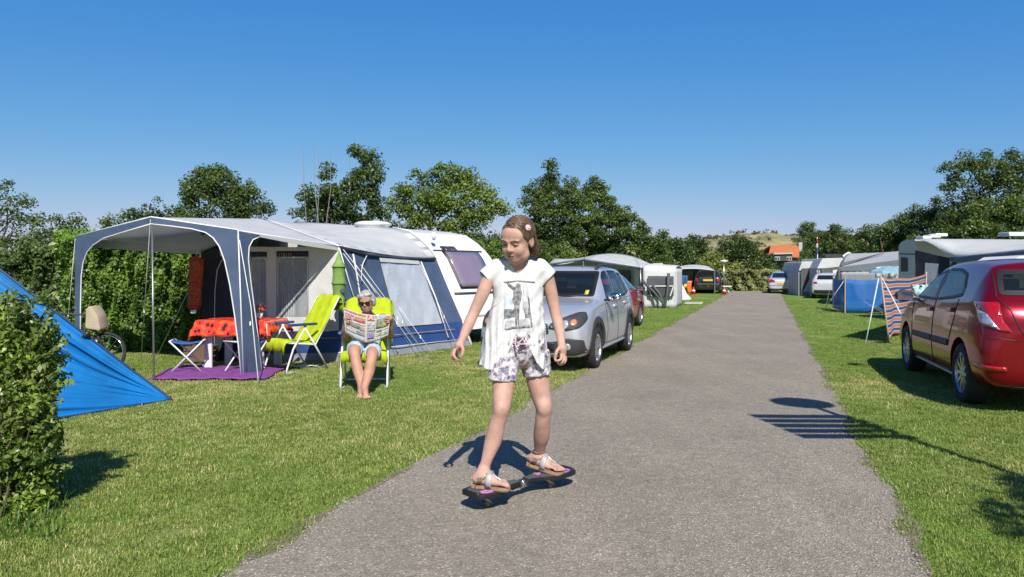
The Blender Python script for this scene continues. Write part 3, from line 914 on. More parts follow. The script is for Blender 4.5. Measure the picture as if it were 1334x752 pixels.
tw.build('bare_twigs', mat('grey twig', (.26, .25, .24), .9), t)
tree('broad_tree', 'broad bright green tree between the roof vent and the girl', 'tree',
     [(585, 228, 18), (570, 222, 10), (600, 232, 16), (612, 246, 18), (560, 250, 26), (545, 232, 13), (528, 240, 12), (522, 258, 14), (590, 258, 30), (632, 258, 16), (648, 268, 13), (655, 275, 8), (620, 275, 26), (575, 285, 30), (530, 285, 20), (600, 300, 26), (520, 270, 14)], 25, LV['light'], .16, .3, 2.0, 22, trunk=600, limbs=14)
tree('low_bush', 'low rounded bush behind the girl right of the caravan', 'bush',
     [(640, 322, 18), (622, 318, 13), (655, 330, 18), (640, 345, 25)], 34, LV['mid'], .18, .3, 2.2, 20)
tree('tall_tree', 'tall dark tree with pointed top right behind the girl', 'tree',
     [(716, 216, 8), (720, 228, 12), (708, 236, 13), (732, 242, 14), (692, 248, 10), (700, 262, 18), (722, 262, 24), (684, 264, 8), (748, 238, 8), (745, 262, 18), (705, 290, 26), (735, 295, 28), (690, 300, 18), (720, 325, 30)], 37, LV['oak'], .18, .32, 2.2, 22, trunk=718, limbs=12)
tree('sloping_tree', 'large bushy tree mass sloping down to the right behind grey awning', 'tree',
     [(776, 240, 10), (770, 255, 16), (785, 255, 14), (795, 275, 20), (765, 280, 24), (812, 285, 16), (790, 305, 30), (825, 300, 18), (838, 310, 15), (760, 310, 30), (815, 325, 28), (850, 325, 20), (862, 308, 6), (780, 330, 30)], 38, LV['mid'], .19, .33, 2.2, 22, trunk=790, limbs=10)
tree('elder_bush', 'fresh green bush in front of the trees over the silver car', 'bush',
     [(700, 328, 16), (725, 330, 16), (685, 335, 14), (745, 335, 14), (710, 345, 20)], 35, LV['light'], .15, .28, 2.0, 18)
for px, py, r, Y, lv, lab in (
        (880, 326, 17, 52, 'mid', 'dark bush against the dune left of the round bush'),
        (905, 322, 15, 56, 'oak', 'dark tree top just left of the light green bush'),
        (850, 335, 20, 44, 'mid', 'leafy bush above the white annex tent'),
        (966, 325, 19, 58, 'oak', 'dark round bush left of the orange roofed house'),
        (945, 331, 15, 60, 'oak', 'dark bush directly behind the lamp post'),
        (992, 346, 14, 62, 'oak', 'dark spreading bush below the orange roof left end'),
        (1028, 360, 15, 66, 'mid', 'green bush in front of the orange roofed house'),
        (1060, 350, 18, 64, 'mid', 'green bush beside the flag behind the small awnings'),
        (1068, 313, 15, 74, 'oak', 'dark tree right of the orange roof'),
        (1092, 315, 20, 70, 'oak', 'dark tree between the flag and the long ridge of trees'),
        (1052, 299, 9, 100, 'oak', 'small dark tree on the hill above the house chimney')):
    bl = [(px, py, r), (px - r * .7, py + r * .35, r * .6), (px + r * .7, py + r * .3, r * .65), (px + r * .1, py + r * .9, r * .9), (px - r * .3, py - r * .6, r * .5), (px + r * .45, py - r * .5, r * .4)]
    tree('bush', lab, 'bush', bl, Y, LV[lv], .28, .5, 2.2, 16, limbs=4, inner=.5)
tree('golden_bush', 'yellow green bush behind the black car', 'bush',
     [(930, 338, 12), (920, 345, 12), (942, 348, 11), (932, 356, 14), (915, 352, 10), (955, 352, 9), (960, 362, 10), (940, 366, 12)], 50, LV['yel'], .22, .4, 2.4, 18, limbs=3)
hedge('reed_hedge', 'olive reed hedge closing off the end of the road', LV['reed'], 935, 1012, 49.5, 1.35, 1.0, .3, 3200, .05)
# the ridge of trees at right
RT = [([(1128, 318, 20), (1112, 322, 14), (1140, 305, 14), (1150, 322, 22)], 48, 'oak', 'lowest left end of the tree ridge at right'),
      ([(1165, 302, 19), (1150, 300, 12), (1182, 296, 14), (1168, 322, 26), (1176, 285, 8)], 45, 'mid', 'rounded tree in the ridge above the grey awning'),
      ([(1198, 288, 20), (1216, 280, 16), (1190, 275, 8), (1205, 310, 28), (1218, 265, 8)], 43, 'oak', 'tree in the ridge just left of the tall tree'),
      ([(1240, 220, 13), (1256, 212, 12), (1246, 238, 15), (1270, 226, 18), (1232, 248, 9), (1286, 210, 13), (1300, 222, 20), (1282, 245, 18), (1318, 210, 14), (1330, 228, 20), (1308, 250, 20), (1262, 262, 10), (1345, 215, 18), (1335, 255, 24)], 40, 'oak', 'tall dark tree at the right edge with sky gaps'),
      ([(1240, 288, 26), (1262, 275, 18), (1250, 310, 30), (1228, 300, 20)], 41, 'mid', 'green tree below the tall crown at right'),
      ([(1290, 280, 28), (1310, 270, 18), (1330, 285, 30), (1300, 308, 34), (1270, 300, 24), (1345, 310, 30)], 39, 'mid', 'broad green tree under the tall one at the right edge')]
for bl, Y, lv, lab in RT:
    tree('ridge_tree', lab, 'tree', bl, Y, LV[lv], .22, .42, 2.0, 20, limbs=8, trunk_r=.2)
# trees further off that close the gaps on the left
for px, r, lab in ((60, 26, 'far dark tree seen over the hedge left of the awning'), (340, 24, 'low dark tree just right of the round tree'), (675, 26, 'dark low tree behind the girl\'s head'), (505, 30, 'dark low tree behind the caravan roof vent')):
    py = 352 - r * 1.6
    tree('far_tree', lab, 'tree', [(px, py + 6, r * .8), (px - r * .8, py + 16, r * .7), (px + r * .8, py + 14, r * .7), (px, py + 28, r)], 42, LV['oak'], .24, .45, 2.2, 18, limbs=5)

# --- privet bush in the left foreground
fb = GX(28, 4.25)
t = thing('privet_bush', 'leafy privet bush at the left edge in front of the blue tent', 'bush', fb)
BL = px_blobs([(0, 440, 48), (35, 448, 38), (-30, 480, 70), (30, 500, 44), (52, 520, 28), (10, 405, 24), (20, 560, 52), (-20, 600, 70), (38, 590, 36), (10, 640, 45), (34, 655, 30), (55, 610, 24), (60, 640, 16), (56, 440, 18), (62, 480, 18), (40, 640, 26), (-10, 520, 60), (45, 560, 30), (25, 470, 40)], 4.25)
foliage('crown', BL, LV['privet'], t, .042, .07, 5.5, 40, asp=.52, floor=.02, inner=.15)
sm = MB()
for i in range(26):
    b = fb + Vector((rng.uniform(-.32, .16), rng.uniform(-.2, .2), -.03))
    e = P(rng.uniform(-30, 70), rng.uniform(385, 560), 4.25 + rng.uniform(-.2, .2))
    sm.tube([b, b.lerp(e, .5) + Vector((rng.normal() * .04, rng.normal() * .04, .05)), e], [.007, .004, .0015], 5)
s = sm.build('stems', M['bark'], t); s['kind'] = 'stuff'
# leafy shoots sticking out of it
cs = []; ns = []; sh = MB()
rs_ = np.random.default_rng(3)
extra = [(rs_.uniform(-5, 62), y0_, 0, 0) for y0_ in rs_.uniform(395, 620, 46)]
extra = [(x, y, x + rs_.uniform(4, 30) * (1 if x > 20 else .4), y - rs_.uniform(10, 38)) for x, y, _, _ in extra]
for px, py, qx, qy in tuple(extra) + ((40, 420, 36, 374), (50, 440, 68, 405), (60, 470, 84, 440), (55, 520, 78, 560), (60, 500, 90, 500), (20, 410, 14, 378), (52, 450, 74, 425), (58, 545, 82, 590), (60, 480, 86, 465)):
    Y0 = 4.2 + rng.uniform(-.1, .1)
    a, e = P(px, py, Y0), P(qx, qy, Y0)
    sh.tube([a, a.lerp(e, .5) + Vector((0, 0, .015)), e], [.003, .002, .001], 4)
    for q in np.linspace(.15, 1.0, 9):
        for sgn in (-1, 1):
            cs.append(np.array(a.lerp(e, q)) + sgn * np.array([.014, rng.normal() * .012, .010])); ns.append(rng.normal(size=3) * .6 + np.array([0, -.5, .5]))
v, f = leaf_quads(np.array(cs), unit(np.array(ns)), .045, .5)
o = link_mesh(np_mesh('shoot_leaves', v, f), 'shoot_leaves', LV['light'], t); o['kind'] = 'stuff'
s = sh.build('shoots', M['bark'], t); s['kind'] = 'stuff'
# rough grass at its foot
vs = []; fs = []
for i in range(420):
    p = GX(rng.uniform(-60, 84), 4.0 + rng.uniform(-.25, .35)); p.z = -.01
    a = rng.uniform(0, 2 * PI); h = rng.uniform(.03, .13) * (1.3 if rng.random() < .05 else 1) ; w = .0035; l = h * rng.uniform(.2, 1.0)
    dx, dy = math.cos(a), math.sin(a); k = len(vs)
    vs += [p + Vector((-dy * w, dx * w, 0)), p + Vector((dy * w, -dx * w, 0)), p + Vector((dx * l * .35 + dy * w, dy * l * .35 - dx * w, h * .7)), p + Vector((dx * l * .35 - dy * w, dy * l * .35 + dx * w, h * .7)), p + Vector((dx * l, dy * l, h))]
    fs += [(k, k + 1, k + 2), (k, k + 2, k + 3), (k + 3, k + 2, k + 4)]
me = bpy.data.meshes.new('long_grass'); me.from_pydata(vs, [], fs)
o = link_mesh(me, 'long_grass', LV['hedge']); tag(o, 'unmown long grass round the foot of the privet bush', 'grass', None, 'stuff')

# ================================================================== LEFT PITCH: caravan, awning, canopy
def px_patch(poly, mapper, th=.005, step=14.0, wrinkle=0.0, seed=0):
    bm = bmesh.new()
    bm.faces.new([bm.verts.new((a, b, 0)) for a, b in poly])
    lo = np.min(poly, axis=0); hi = np.max(poly, axis=0)
    for ax in (0, 1):
        k = min(24, int((hi[ax] - lo[ax]) / step))
        for i in range(1, k + 1):
            q = lo[ax] + (hi[ax] - lo[ax]) * i / (k + 1)
            bmesh.ops.bisect_plane(bm, geom=bm.verts[:] + bm.edges[:] + bm.faces[:], plane_co=(q, 0, 0) if ax == 0 else (0, q, 0), plane_no=(1, 0, 0) if ax == 0 else (0, 1, 0))
    bmesh.ops.triangulate(bm, faces=bm.faces[:])
    for v in bm.verts:
        a, b = v.co.x, v.co.y
        p = mapper(a, b)
        if wrinkle: p = p + Vector((0, wrinkle * (math.sin(a * .33 + seed) * math.sin(b * .11 + seed) + .6 * math.sin(a * .15 - b * .21 + seed * 2)), 0))
        v.co = p
    bmesh.ops.recalc_face_normals(bm, faces=bm.faces)
    bmesh.ops.solidify(bm, geom=bm.faces[:], thickness=th)
    bmesh.ops.recalc_face_normals(bm, faces=bm.faces)
    me = bpy.data.meshes.new('panel'); bm.to_mesh(me); bm.free()
    return me
def patch(name, poly, mapper, m, parent, th=.005, step=14.0, wrinkle=0.0, seed=0, smooth=False):
    me = px_patch(poly, mapper, th, step, wrinkle, seed); me.name = name
    return link_mesh(me, name, m, parent, smooth)
def vplane(a, b):
    a = Vector(a); b = Vector(b)
    n = Vector((b.y - a.y, -(b.x - a.x), 0)).normalized()
    def f(px, py, off=0.0):
        d = Vector(((px - 667) / F, 1, -(py - 352) / F))
        s = ((a - Vector((0, 0, H))).dot(n)) / d.dot(n)
        return Vector((0, 0, H)) + d * (s - off)
    return f
def shift(f, off):        # same outline a little nearer to the viewer side of the wall
    return lambda a, b: f(a, b, off)

A0 = G(440, 472); A1 = P(441, 321, A0.y); B0 = G(614, 450)
wv = (B0 - A0).normalized(); uv = Vector((-wv.y, wv.x, 0))
cav = vplane(B0, B0 + uv)
RAIL_PX = [(614, 450), (607, 432), (601, 415), (593, 395), (585, 376), (577, 356), (569, 337), (560, 324.5), (549, 313.5), (534, 302.5), (512, 298), (480, 295.5), (440, 293), (395, 290)]
RAIL = [cav(*q) for q in RAIL_PX]

# --- the caravan
cv = thing('caravan', 'white caravan with raked tinted front window behind the blue awning', 'caravan', (B0 + wv * .9 + uv * 2.5) * 1.0)
prof = [RAIL[0] + Vector((0, 0, .30))] + RAIL[1:]
end_t = 6.0
top = RAIL[-1]; tl = (top - B0).dot(uv)
e = B0 + uv * end_t; e.z = top.z - .05
prof += [e, B0 + uv * (end_t + .25) + Vector((0, 0, .9)), B0 + uv * end_t + Vector((0, 0, .3))]
mb = MB(); mb.prism([p + wv * .03 for p in prof], wv * 1.72)
body = mb.build('body', M['caravan'], cv, bevel=.05)
un = MB(); un.box((0, 0, .24), (0.9, 1.2, .16)); 
ch = MB(); c0 = B0 + wv * .9 + uv * .3
ch.prism([c0 + uv * .2 - wv * .6 + Vector((0, 0, .2)), c0 + uv * 5 - wv * .6 + Vector((0, 0, .2)), c0 + uv * 5 + wv * .6 + Vector((0, 0, .2)), c0 + uv * .2 + wv * .6 + Vector((0, 0, .2))], (0, 0, .14))
ch.build('chassis', M['black'], cv)
for sd in (.12, 1.5):
    wl = MB(); cc = B0 + uv * 2.9 + wv * sd + Vector((0, 0, .3))
    mt = Matrix((wv, uv, Vector((0, 0, 1)))).transposed().to_4x4(); mt = Matrix.Translation(cc) @ mt @ Matrix.Rotation(PI / 2, 4, 'Y')
    wl.lathe([(.12, -.08), (.29, -.08), (.3, -.04), (.3, .04), (.29, .08), (.12, .08)], mt, 20); wl.build('wheel', M['tyre'], cv, True)
def nose(py, wo, off=.0):
    for i in range(1, len(RAIL_PX) - 1):
        a, b = RAIL_PX[i], RAIL_PX[i + 1]
        if b[1] <= py <= a[1]:
            s = (py - a[1]) / (b[1] - a[1])
            p = RAIL[i].lerp(RAIL[i + 1], s)
            d = (RAIL[i + 1] - RAIL[i]).normalized()
            n = d.cross(wv); n = n if n.dot(uv) < 0 else -n
            return p + wv * (wo + .03) + n * off
    return RAIL[1]
def nose_patch(name, c, m, off, parent):      # c: (py, w) corners
    poly = round_poly(c, .0)
    g = grid2((*c[0], 0), (*c[1], 0), (*c[3], 0), (*c[2], 0), 6, 8)
    s = MB(); s.sheet([[nose(p.x, p.y, off) for p in r] for r in g], .016)
    return s.build(name, m, parent, True)
fw = nose_patch('window_frame', [(327.5, .26), (327.5, 1.36), (377, 1.36), (377, .30)], M['black'], .012, cv)
nose_patch('window', [(329, .31), (329, 1.32), (375, 1.32), (375, .34)], M['acryl'], .026, cv)
nose_patch('trim_strip', [(326, .02), (326, 1.5), (327.2, 1.5), (327.2, .02)], M['darktrim'], .012, cv)
nose_patch('trim_strip', [(382, .05), (382, 1.6), (384.5, 1.6), (384.5, .05)], M['darktrim'], .010, cv)
nose_patch('locker_lid', [(388, .12), (388, 1.5), (414, 1.5), (414, .12)], M['caravan'], .016, cv)
p0 = nose(325.3, .30, .02)
text_mesh('SPRITE', M['darktrim'], 'lettering', cv, p0, wv, nose(318, .30, .02) - p0, .15, .004, bold=.006)
mb = MB(); rl = P(486, 294.5, 15.2)
mb.lathe([(.0, .10), (.30, .085), (.38, .05), (.39, .03), (.34, .0), (.33, -.12)], Matrix.Translation(rl), 24); mb.build('roof_light', M['caravan'], cv, True)
mb = MB(); q = P(565, 305, 14.3); mb.tube([q - Vector((0, 0, .12)), q + Vector((0, 0, .03))], [.03, .05], 10); mb.build('flue_cap', M['caravan'], cv, True)

# --- the awning fixed to it
aw = thing('awning', 'grey and navy awning with open front canopy fixed to the white caravan', 'awning', (A0 + B0) / 2)
CL = P(98, 309, 10.9); CC = P(197, 283.5, 9.7); CRb = G(318, 490); CR = P(311, 300.5, CRb.y)
RLb = G(265, 471); RL = P(262, 326, RLb.y); K = P(344, 285.5, 15.3)
def sag(a): return lambda u, v: Vector((0, 0, -a * math.sin(PI * u) * math.sin(PI * v)))
s = MB(); s.sheet(grid2(CC, CR, K, A1, 10, 14, sag(.05)), .006); s.build('canopy_roof', M['roof'], aw, True)
s = MB(); s.sheet(grid2(CL, CC, RL, K, 10, 14, sag(.05)), .006); s.build('canopy_roof', M['roof'], aw, True)
railtop = RAIL[::-1][:8]          # from (395,290) down to (569,337)
ed = [K.lerp(A1, i / 7) for i in range(8)]
ks = []
for i in range(8):
    row = []
    for j in range(9):
        v = j / 8
        row.append(ed[i].lerp(railtop[i], v) + Vector((0, 0, -.05 * math.sin(PI * v) + .012)) - wv * .0)
    ks.append(row)
s = MB(); s.sheet(ks, .006); s.build('main_roof', M['roof'], aw, True)
s = MB(); le = B0 + uv * 5.6; le.z = top.z - .02
s.sheet(grid2(RL, K, RL.lerp(le, .98), le, 6, 6), .006); s.build('main_roof', M['roof'], aw, True)
lw = vplane(RLb, (le.x, le.y, 0))
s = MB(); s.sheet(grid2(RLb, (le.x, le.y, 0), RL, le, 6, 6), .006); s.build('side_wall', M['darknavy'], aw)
# seams and piping on the roof
pp = MB()
def pipe(mbx, pts, r=.008, n=6): mbx.tube(pts, r, n)
pipe(pp, [p + Vector((0, 0, .008)) for p in (CL, CC, CR)], .011)
pipe(pp, [CR + Vector((0, 0, .0)), A1], .009)
pipe(pp, [ed[i] + Vector((0, 0, .006)) for i in range(8)], .012)
pipe(pp, [p + Vector((0, 0, .02)) for p in RAIL[::-1][3:]], .022)
pp.build('piping', M['piping'], aw, True)
# front frame of the canopy
def yfront(px):
    return 1 / np.interp(px, [98, 197, 318], [1 / CL.y, 1 / CC.y, 1 / CR.y])
mf = lambda a, b: P(a, b, yfront(a))
archR = [(197, 292), (225, 295), (250, 298.3), (268, 303), (278, 310), (286, 321), (293, 340), (300, 372), (306, 410), (311, 450), (314.5, 490)]
archL = [(105.5, 476), (105.5, 400), (106.5, 360), (109, 342), (114, 329), (122, 319.5), (136, 310.5), (160, 303), (197, 292)]
patch('front_panel', [(197, 283.5), (311, 300.5), (318, 490)] + archR[::-1], mf, M['navy'], aw, .006, 10)
patch('front_panel', [(98, 476), (98, 309), (197, 283.5)] + archL[::-1], mf, M['navy'], aw, .006, 10)
pp = MB(); pipe(pp, [mf(*q) - Vector((0, .012, 0)) for q in archR], .009); pipe(pp, [mf(*q) - Vector((0, .012, 0)) for q in archL], .009)
pp.build('piping', M['piping'], aw, True)
ms = vplane(CRb, A0)
sidearch = [(342, 489), (338.5, 455), (333, 410), (327, 365), (324, 338), (325, 322), (330, 312.5), (338, 309)]
patch('side_panel', [(318, 490.3), (311, 301), (338, 306.5)] + sidearch[::-1], shift(ms, -.0), M['navy'], aw, .006, 10)
patch('valance', [(311, 301), (441, 321), (441, 326.5), (395, 320), (338, 309)], ms, M['roof'], aw, .006, 14)
pp = MB(); pipe(pp, [ms(*q) - Vector((0, .012, 0)) for q in sidearch], .008); pipe(pp, [CR - Vector((0, .02, 0)), CRb - Vector((0, .02, 0))], .010)
pp.build('piping', M['piping'], aw, True)
# left valance under the canopy and back strut
ml = vplane((CL.x, CL.y, 0), RLb)
patch('valance', [(98, 309), (180, 318), (262, 326), (262, 331.5), (180, 327), (104, 321)], ml, M['greycloth'], aw, .006, 14)
pl = MB(); pf = G(200.5, 497)
pl.tube([pf, P(198, 284, 9.72)], .013, 8); pl.build('pole', M['steel'], aw, True)
pl = MB(); pl.tube([P(262, 328, 11.15), P(312, 306, 9.8)], .012, 8); pl.build('pole', M['steel'], aw, True)
pl = MB(); pl.tube([A0 + Vector((-.03, .02, 0)), A1 + Vector((-.03, .02, 0))], .014, 8); pl.build('pole', M['steel'], aw, True)
pl = MB(); pl.tube([CRb + Vector((.02, .03, 0)), CR + Vector((.02, .03, -.02))], .014, 8); pl.build('pole', M['steel'], aw, True)
pl = MB(); q = mf(102, 476); q.z = 0; pl.tube([q + Vector((0, .02, 0)), CL + Vector((.02, .02, -.02))], .014, 8); pl.build('pole', M['steel'], aw, True)
# front wall
mw = vplane(RLb, A0)
def wall(name, poly, m, off=0.0, th=.005, wr=.004, par=aw): return patch(name, poly, shift(mw, off), m, par, th, 12, wr, 1.3, smooth=False)
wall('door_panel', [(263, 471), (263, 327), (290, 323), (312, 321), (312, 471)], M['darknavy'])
pp = MB(); pipe(pp, [mw(x, y, .004) for x, y in ((279, 470), (280, 380), (283, 352), (289, 339), (298, 332), (311, 329))], .006); pp.build('door_piping', M['piping'], aw, True)
wall('wall_panel', [(312, 432), (312, 321), (326, 321.5), (326, 432)], M['whitecloth'])
wall('wall_panel', [(348, 432), (348, 322), (360, 322), (360, 432)], M['whitecloth'])
wall('wall_panel', [(402, 432), (402, 322), (441, 322), (441, 432)], M['whitecloth'])
wall('wall_panel', [(326, 328), (326, 321.7), (348, 321.7), (348, 328)], M['whitecloth'])
wall('wall_panel', [(360, 327), (360, 322), (402, 322), (402, 327)], M['whitecloth'])
wall('wall_panel', [(326, 432), (326, 416), (348, 416), (348, 432)], M['whitecloth'])
wall('wall_panel', [(360, 432), (360, 413), (402, 413), (402, 432)], M['whitecloth'])
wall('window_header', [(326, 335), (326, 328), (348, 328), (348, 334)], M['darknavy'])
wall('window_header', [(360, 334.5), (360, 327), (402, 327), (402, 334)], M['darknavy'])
w1 = wall('window', [(326, 416), (326, 335), (348, 334), (348, 416)], M['film'], th=.002)
w2 = wall('window', [(360, 413), (360, 334.5), (402, 334), (402, 413)], M['film'], th=.002)
pp = MB(); pipe(pp, [mw(x, y, .004) for x, y in ((362, 412), (362, 339), (365, 336), (398, 335.5), (401, 339), (400, 412))], .005); pipe(pp, [mw(x, y, .004) for x, y in ((328, 415), (328, 340), (331, 337), (345, 336.5), (347.5, 340), (347, 415))], .005)
pp.build('window_piping', M['piping'], aw, True)
wall('skirt', [(312, 462), (312, 432), (441, 431), (441, 459.5)], M['skirt'], .0015, .004)
wall('skirt', [(312, 447.5), (312, 432), (402, 432), (402, 446)], M['darknavy'], .004, .003)
wall('mud_flap', [(312, 471), (312, 462), (441, 459.5), (441, 472.3)], M['mudflap'])
pp = MB(); pipe(pp, [mw(390, 441, .004), mw(440, 440.5, .004)], .005); pp.build('orange_piping', mat('orange piping', (.6, .35, .12), .6), aw)
# things dimly seen through the windows: curtain folds
def curtain(x0, x1, y0, y1, off, m, n=26):
    g = []
    for i in range(7):
        v = i / 6
        g.append([mw(x0 + (x1 - x0) * j / n + (4 * math.sin(v * 2.2) if x1 - x0 > 12 else 0), y0 + (y1 - y0) * v, off) + Vector((0, .035 * math.sin(j * 1.5 + v), 0)) for j in range(n + 1)])
    s = MB(); s.sheet(g, .003); return s.build('curtain', m, aw, True)
curtain(362, 381, 330, 424, -.025, M['whitecloth'])
curtain(328, 338, 330, 424, -.03, M['whitecloth'])
curtain(384, 402, 330, 424, -.06, M['beige'], 14)
# gable wall beside the seated woman
edx = lambda py: np.interp(py, [302, 337, 376, 415, 450, 475], [545, 569, 585, 601, 614, 624])
def gab(px, py, off=0.0):
    xr = edx(py); yr = cav(xr, py).y
    s = (px - 440.5) / (xr - 440.5)
    Y = 1 / ((1 - s) / A0.y + s / yr) - .10 * math.sin(PI * min(max(s, 0), 1)) * (1 if py > 330 else 0)
    return P(px, py, Y - off * 10)
def gable(name, poly, m, off=0.0, th=.005, wr=.006, step=10): return patch(name, poly, shift(gab, off), m, aw, th, step, wr, .7)
gable('gable_wall', [(441, 431), (441, 321.5), (500, 333), (567, 337.5), (576, 356), (585, 376), (593, 395), (602.5, 419)], M['navy'])
gable('skirt', [(441, 459.5), (441, 431), (602.5, 419), (610.5, 441)], M['skirt'])
gable('mud_flap', [(441, 472), (441, 459.5), (610.5, 441), (614.5, 450.5)], M['mudflap'])
gable('window', [(518, 426), (497, 348), (494.5, 337), (546, 341), (551, 352), (576, 421.5)], M['filmw'], .003, .003, .012, 6)
gable('window_blind', [(495.5, 341), (494.5, 336), (546, 340), (547, 344.5)], M['whitecloth'], .007, .004, 0)
pp = MB()
for pts, r in (([(548.5, 341), (568, 389), (584, 440)], .014), ([(460, 331), (464.5, 356), (469, 384), (473, 420)], .014), ([(442, 323), (455, 368), (468, 410)], .009),
               ([(441, 459.5), (525, 450.5), (610.5, 441)], .008), ([(478, 333), (473, 343), (471, 352), (471, 366)], .008), ([(602.5, 419), (607, 431), (614, 450)], .012), ([(569, 338), (585, 377), (602.5, 419)], .012)):
    pipe(pp, [gab(x, y, .006) for x, y in pts], r)
pp.build('piping', M['piping'], aw, True)
pp = MB(); pipe(pp, [gab(x, y, .007) for x, y in ((447, 437.5), (510, 437), (570, 431), (592, 429))], .006); pp.build('orange_piping', bpy.data.materials['orange piping'], aw)
pp = MB(); pipe(pp, [gab(x, y, .006) for x, y in ((445, 322), (460, 328), (480, 332.5), (520, 337), (566, 338.5))], .02); pp.build('roof_hem', M['darknavy'], aw, True)
# guy ropes with their pegs
def rope(label, pts, r=.0045, group='guy ropes of the left awning', m=None):
    pts = [Vector(p) for p in pts]
    b = pts[-1]
    t = thing('guy_rope', label, 'rope', b, 0, group)
    mb = MB(); mb.tube(pts, r, 5); mb.build('cord', m or M['rope'], t, True)
    mb = MB(); d = (pts[-1] - pts[-2]).normalized()
    mb.tube([b + Vector((0, 0, .05)) + d * -.02, b + d * .06 - Vector((0, 0, .04))], .006, 5); mb.build('peg', M['steel'], t)
    sl = pts[0].lerp(b, .62); mb = MB(); mb.box(sl, (.018, .014, .05)); mb.build('slider', M['piping'], t)
    return t
rope('guy rope from left corner of the open canopy', [P(98, 311, 10.88), GX(84, 11.6)])
rope('guy rope crossing the canopy opening beside the steel pole', [P(196, 286, 9.66), G(184, 466)])
rope('guy rope down the blue canopy corner leg', [CR - Vector((0, .03, 0)), P(327, 400, 9.35), G(337, 502)], .007)
rope('thin guy rope running from the red hanging store to the hedge', [P(262, 329, 11.1), P(246, 378, 11.2), G(205, 463)])
for i, (a, b) in enumerate((((447, 325), (560, 468)), ((447, 330), (545, 466)), ((460, 340), (552, 470)), ((470, 345), (556, 462)), ((520, 400), (565, 463)), ((548, 345), (598, 456)))):
    b3 = G(*b); rope(('white guy rope from the eave corner, running to the farthest right peg of the fan', 'white guy rope from the eave corner to the leftmost peg of the fan', 'white guy rope starting by the white frame pole left of the woman', 'white guy rope starting just above the woman\'s head', 'short white guy rope below the middle of the clear window', 'white guy rope down the right side of the clear window')[i], [gab(*a, .012), b3], .0048)

# --- things under the canopy
M['redprint'] = mat('red flowered oilcloth', (.62, .035, .018), .35, var=.1, scale=6)
def print_mat(m, dark, pale, sc):
    nt = m.node_tree; b = nt.nodes['Principled BSDF']
    tc = nt.nodes.new('ShaderNodeTexCoord'); v = nt.nodes.new('ShaderNodeTexVoronoi'); v.inputs['Scale'].default_value = sc
    nt.links.new(tc.outputs['Object'], v.inputs['Vector'])
    r = nt.nodes.new('ShaderNodeValToRGB'); e = r.color_ramp.elements; r.color_ramp.interpolation = 'CONSTANT'
    e[0].position = 0; e[0].color = (*pale, 1); e[1].position = .05; e[1].color = (*dark, 1)
    x = e.new(.30); x.color = (.62, .035, .018, 1); x = e.new(.62); x.color = (.75, .10, .02, 1)
    nt.links.new(v.outputs['Distance'], r.inputs['Fac']); nt.links.new(r.outputs['Color'], b.inputs['Base Color'])
print_mat(M['redprint'], (.02, .008, .008), (.65, .5, .3), 12)
tb = thing('camping_table', 'white legged camping table under the red flowered cloth', 'table', GX(316, 10.45), -.12)
mb = MB(); mb.box((0, 0, .675), (1.06, .66, .03)); mb.build('table_top', M['whitemetal'], tb, world=False)
for sx, sy in ((-.36, -.28), (.40, -.28), (-.36, .28), (.40, .28)):
    mb = MB(); mb.box((sx, sy, .33), (.11, .035, .66)); mb.build('leg', M['whitemetal'], tb, world=False, bevel=.006)
cl = MB(); g = []
for j in range(25):
    row = []
    for i in range(33):
        a = -.80 + 1.5 * i / 32; b = -.56 + 1.1 * j / 24
        x = min(max(a, -.53), .53); y = min(max(b, -.33), .33)
        ex, ey = a - x, b - y; e = math.hypot(ex, ey)
        z = .697 - e * .92 + .006 * math.sin(a * 23) * math.sin(b * 19)
        fl = .012 * math.sin(a * 26 + b * 21) * min(1, e * 6)
        row.append((x + ex * .35 + fl, y + ey * .3 + fl, z))
    g.append(row)
cl.sheet(g, .004)
o = cl.build('tablecloth', M['redprint'], None, True, world=False); o.location = GX(316, 10.45); o.rotation_euler.z = -.12
tag(o, 'red patterned cloth hanging over the camping table', 'tablecloth')
rug = MB()
rc = [G(192, 497), G(345, 496), G(375, 481), G(232, 479)]
g = grid2(rc[0], rc[1], rc[3], rc[2], 30, 14, lambda u, v: Vector((.03 * math.sin(v * 9), .03 * math.sin(u * 14), .03 + .006 * math.sin(u * 37 + v * 11))))
rug.sheet(g, .012); tag(rug.build('rug', M['purple'], None, True), 'purple woven rug on the grass under the canopy', 'rug')
# folding stools with blue seats
def stool():
    t = thing('folding_stool', '', 'stool', (0, 0, 0), 0, 'folding stools on the purple rug')
    s = MB(); g = grid2((-.2, -.17, .43), (.2, -.17, .43), (-.2, .17, .43), (.2, .17, .43), 8, 6, lambda u, v: Vector((0, 0, -.035 * math.sin(PI * u))))
    s.sheet(g, .008); s.build('seat', M['blueseat'], t, True, world=False)
    for y in (-.19, .19):
        for sx in (-1, 1):
            m2 = MB(); m2.tube([(sx * .21, y + sx * .012, .44), (-sx * .20, y + sx * .012, .014)], .011, 8); m2.build('leg', M['whitemetal'], t, True, world=False)
    for x, z in ((-.21, .44), (.21, .44), (-.2, .014), (.2, .014)):
        m2 = MB(); m2.tube([(x, -.2, z), (x, .2, z)], .011, 8); m2.build('crossbar', M['whitemetal'], t, True, world=False)
    return t
st = stool(); st.location = GX(246, 10.05); st.rotation_euler.z = .25
st['label'] = 'folding stool with blue seat left of the red table'
s2 = copy_tree(st); s2.location = GX(321, 9.95); s2.rotation_euler.z = 1.15
s2['label'] = 'folding stool half hidden behind the blue canopy leg'

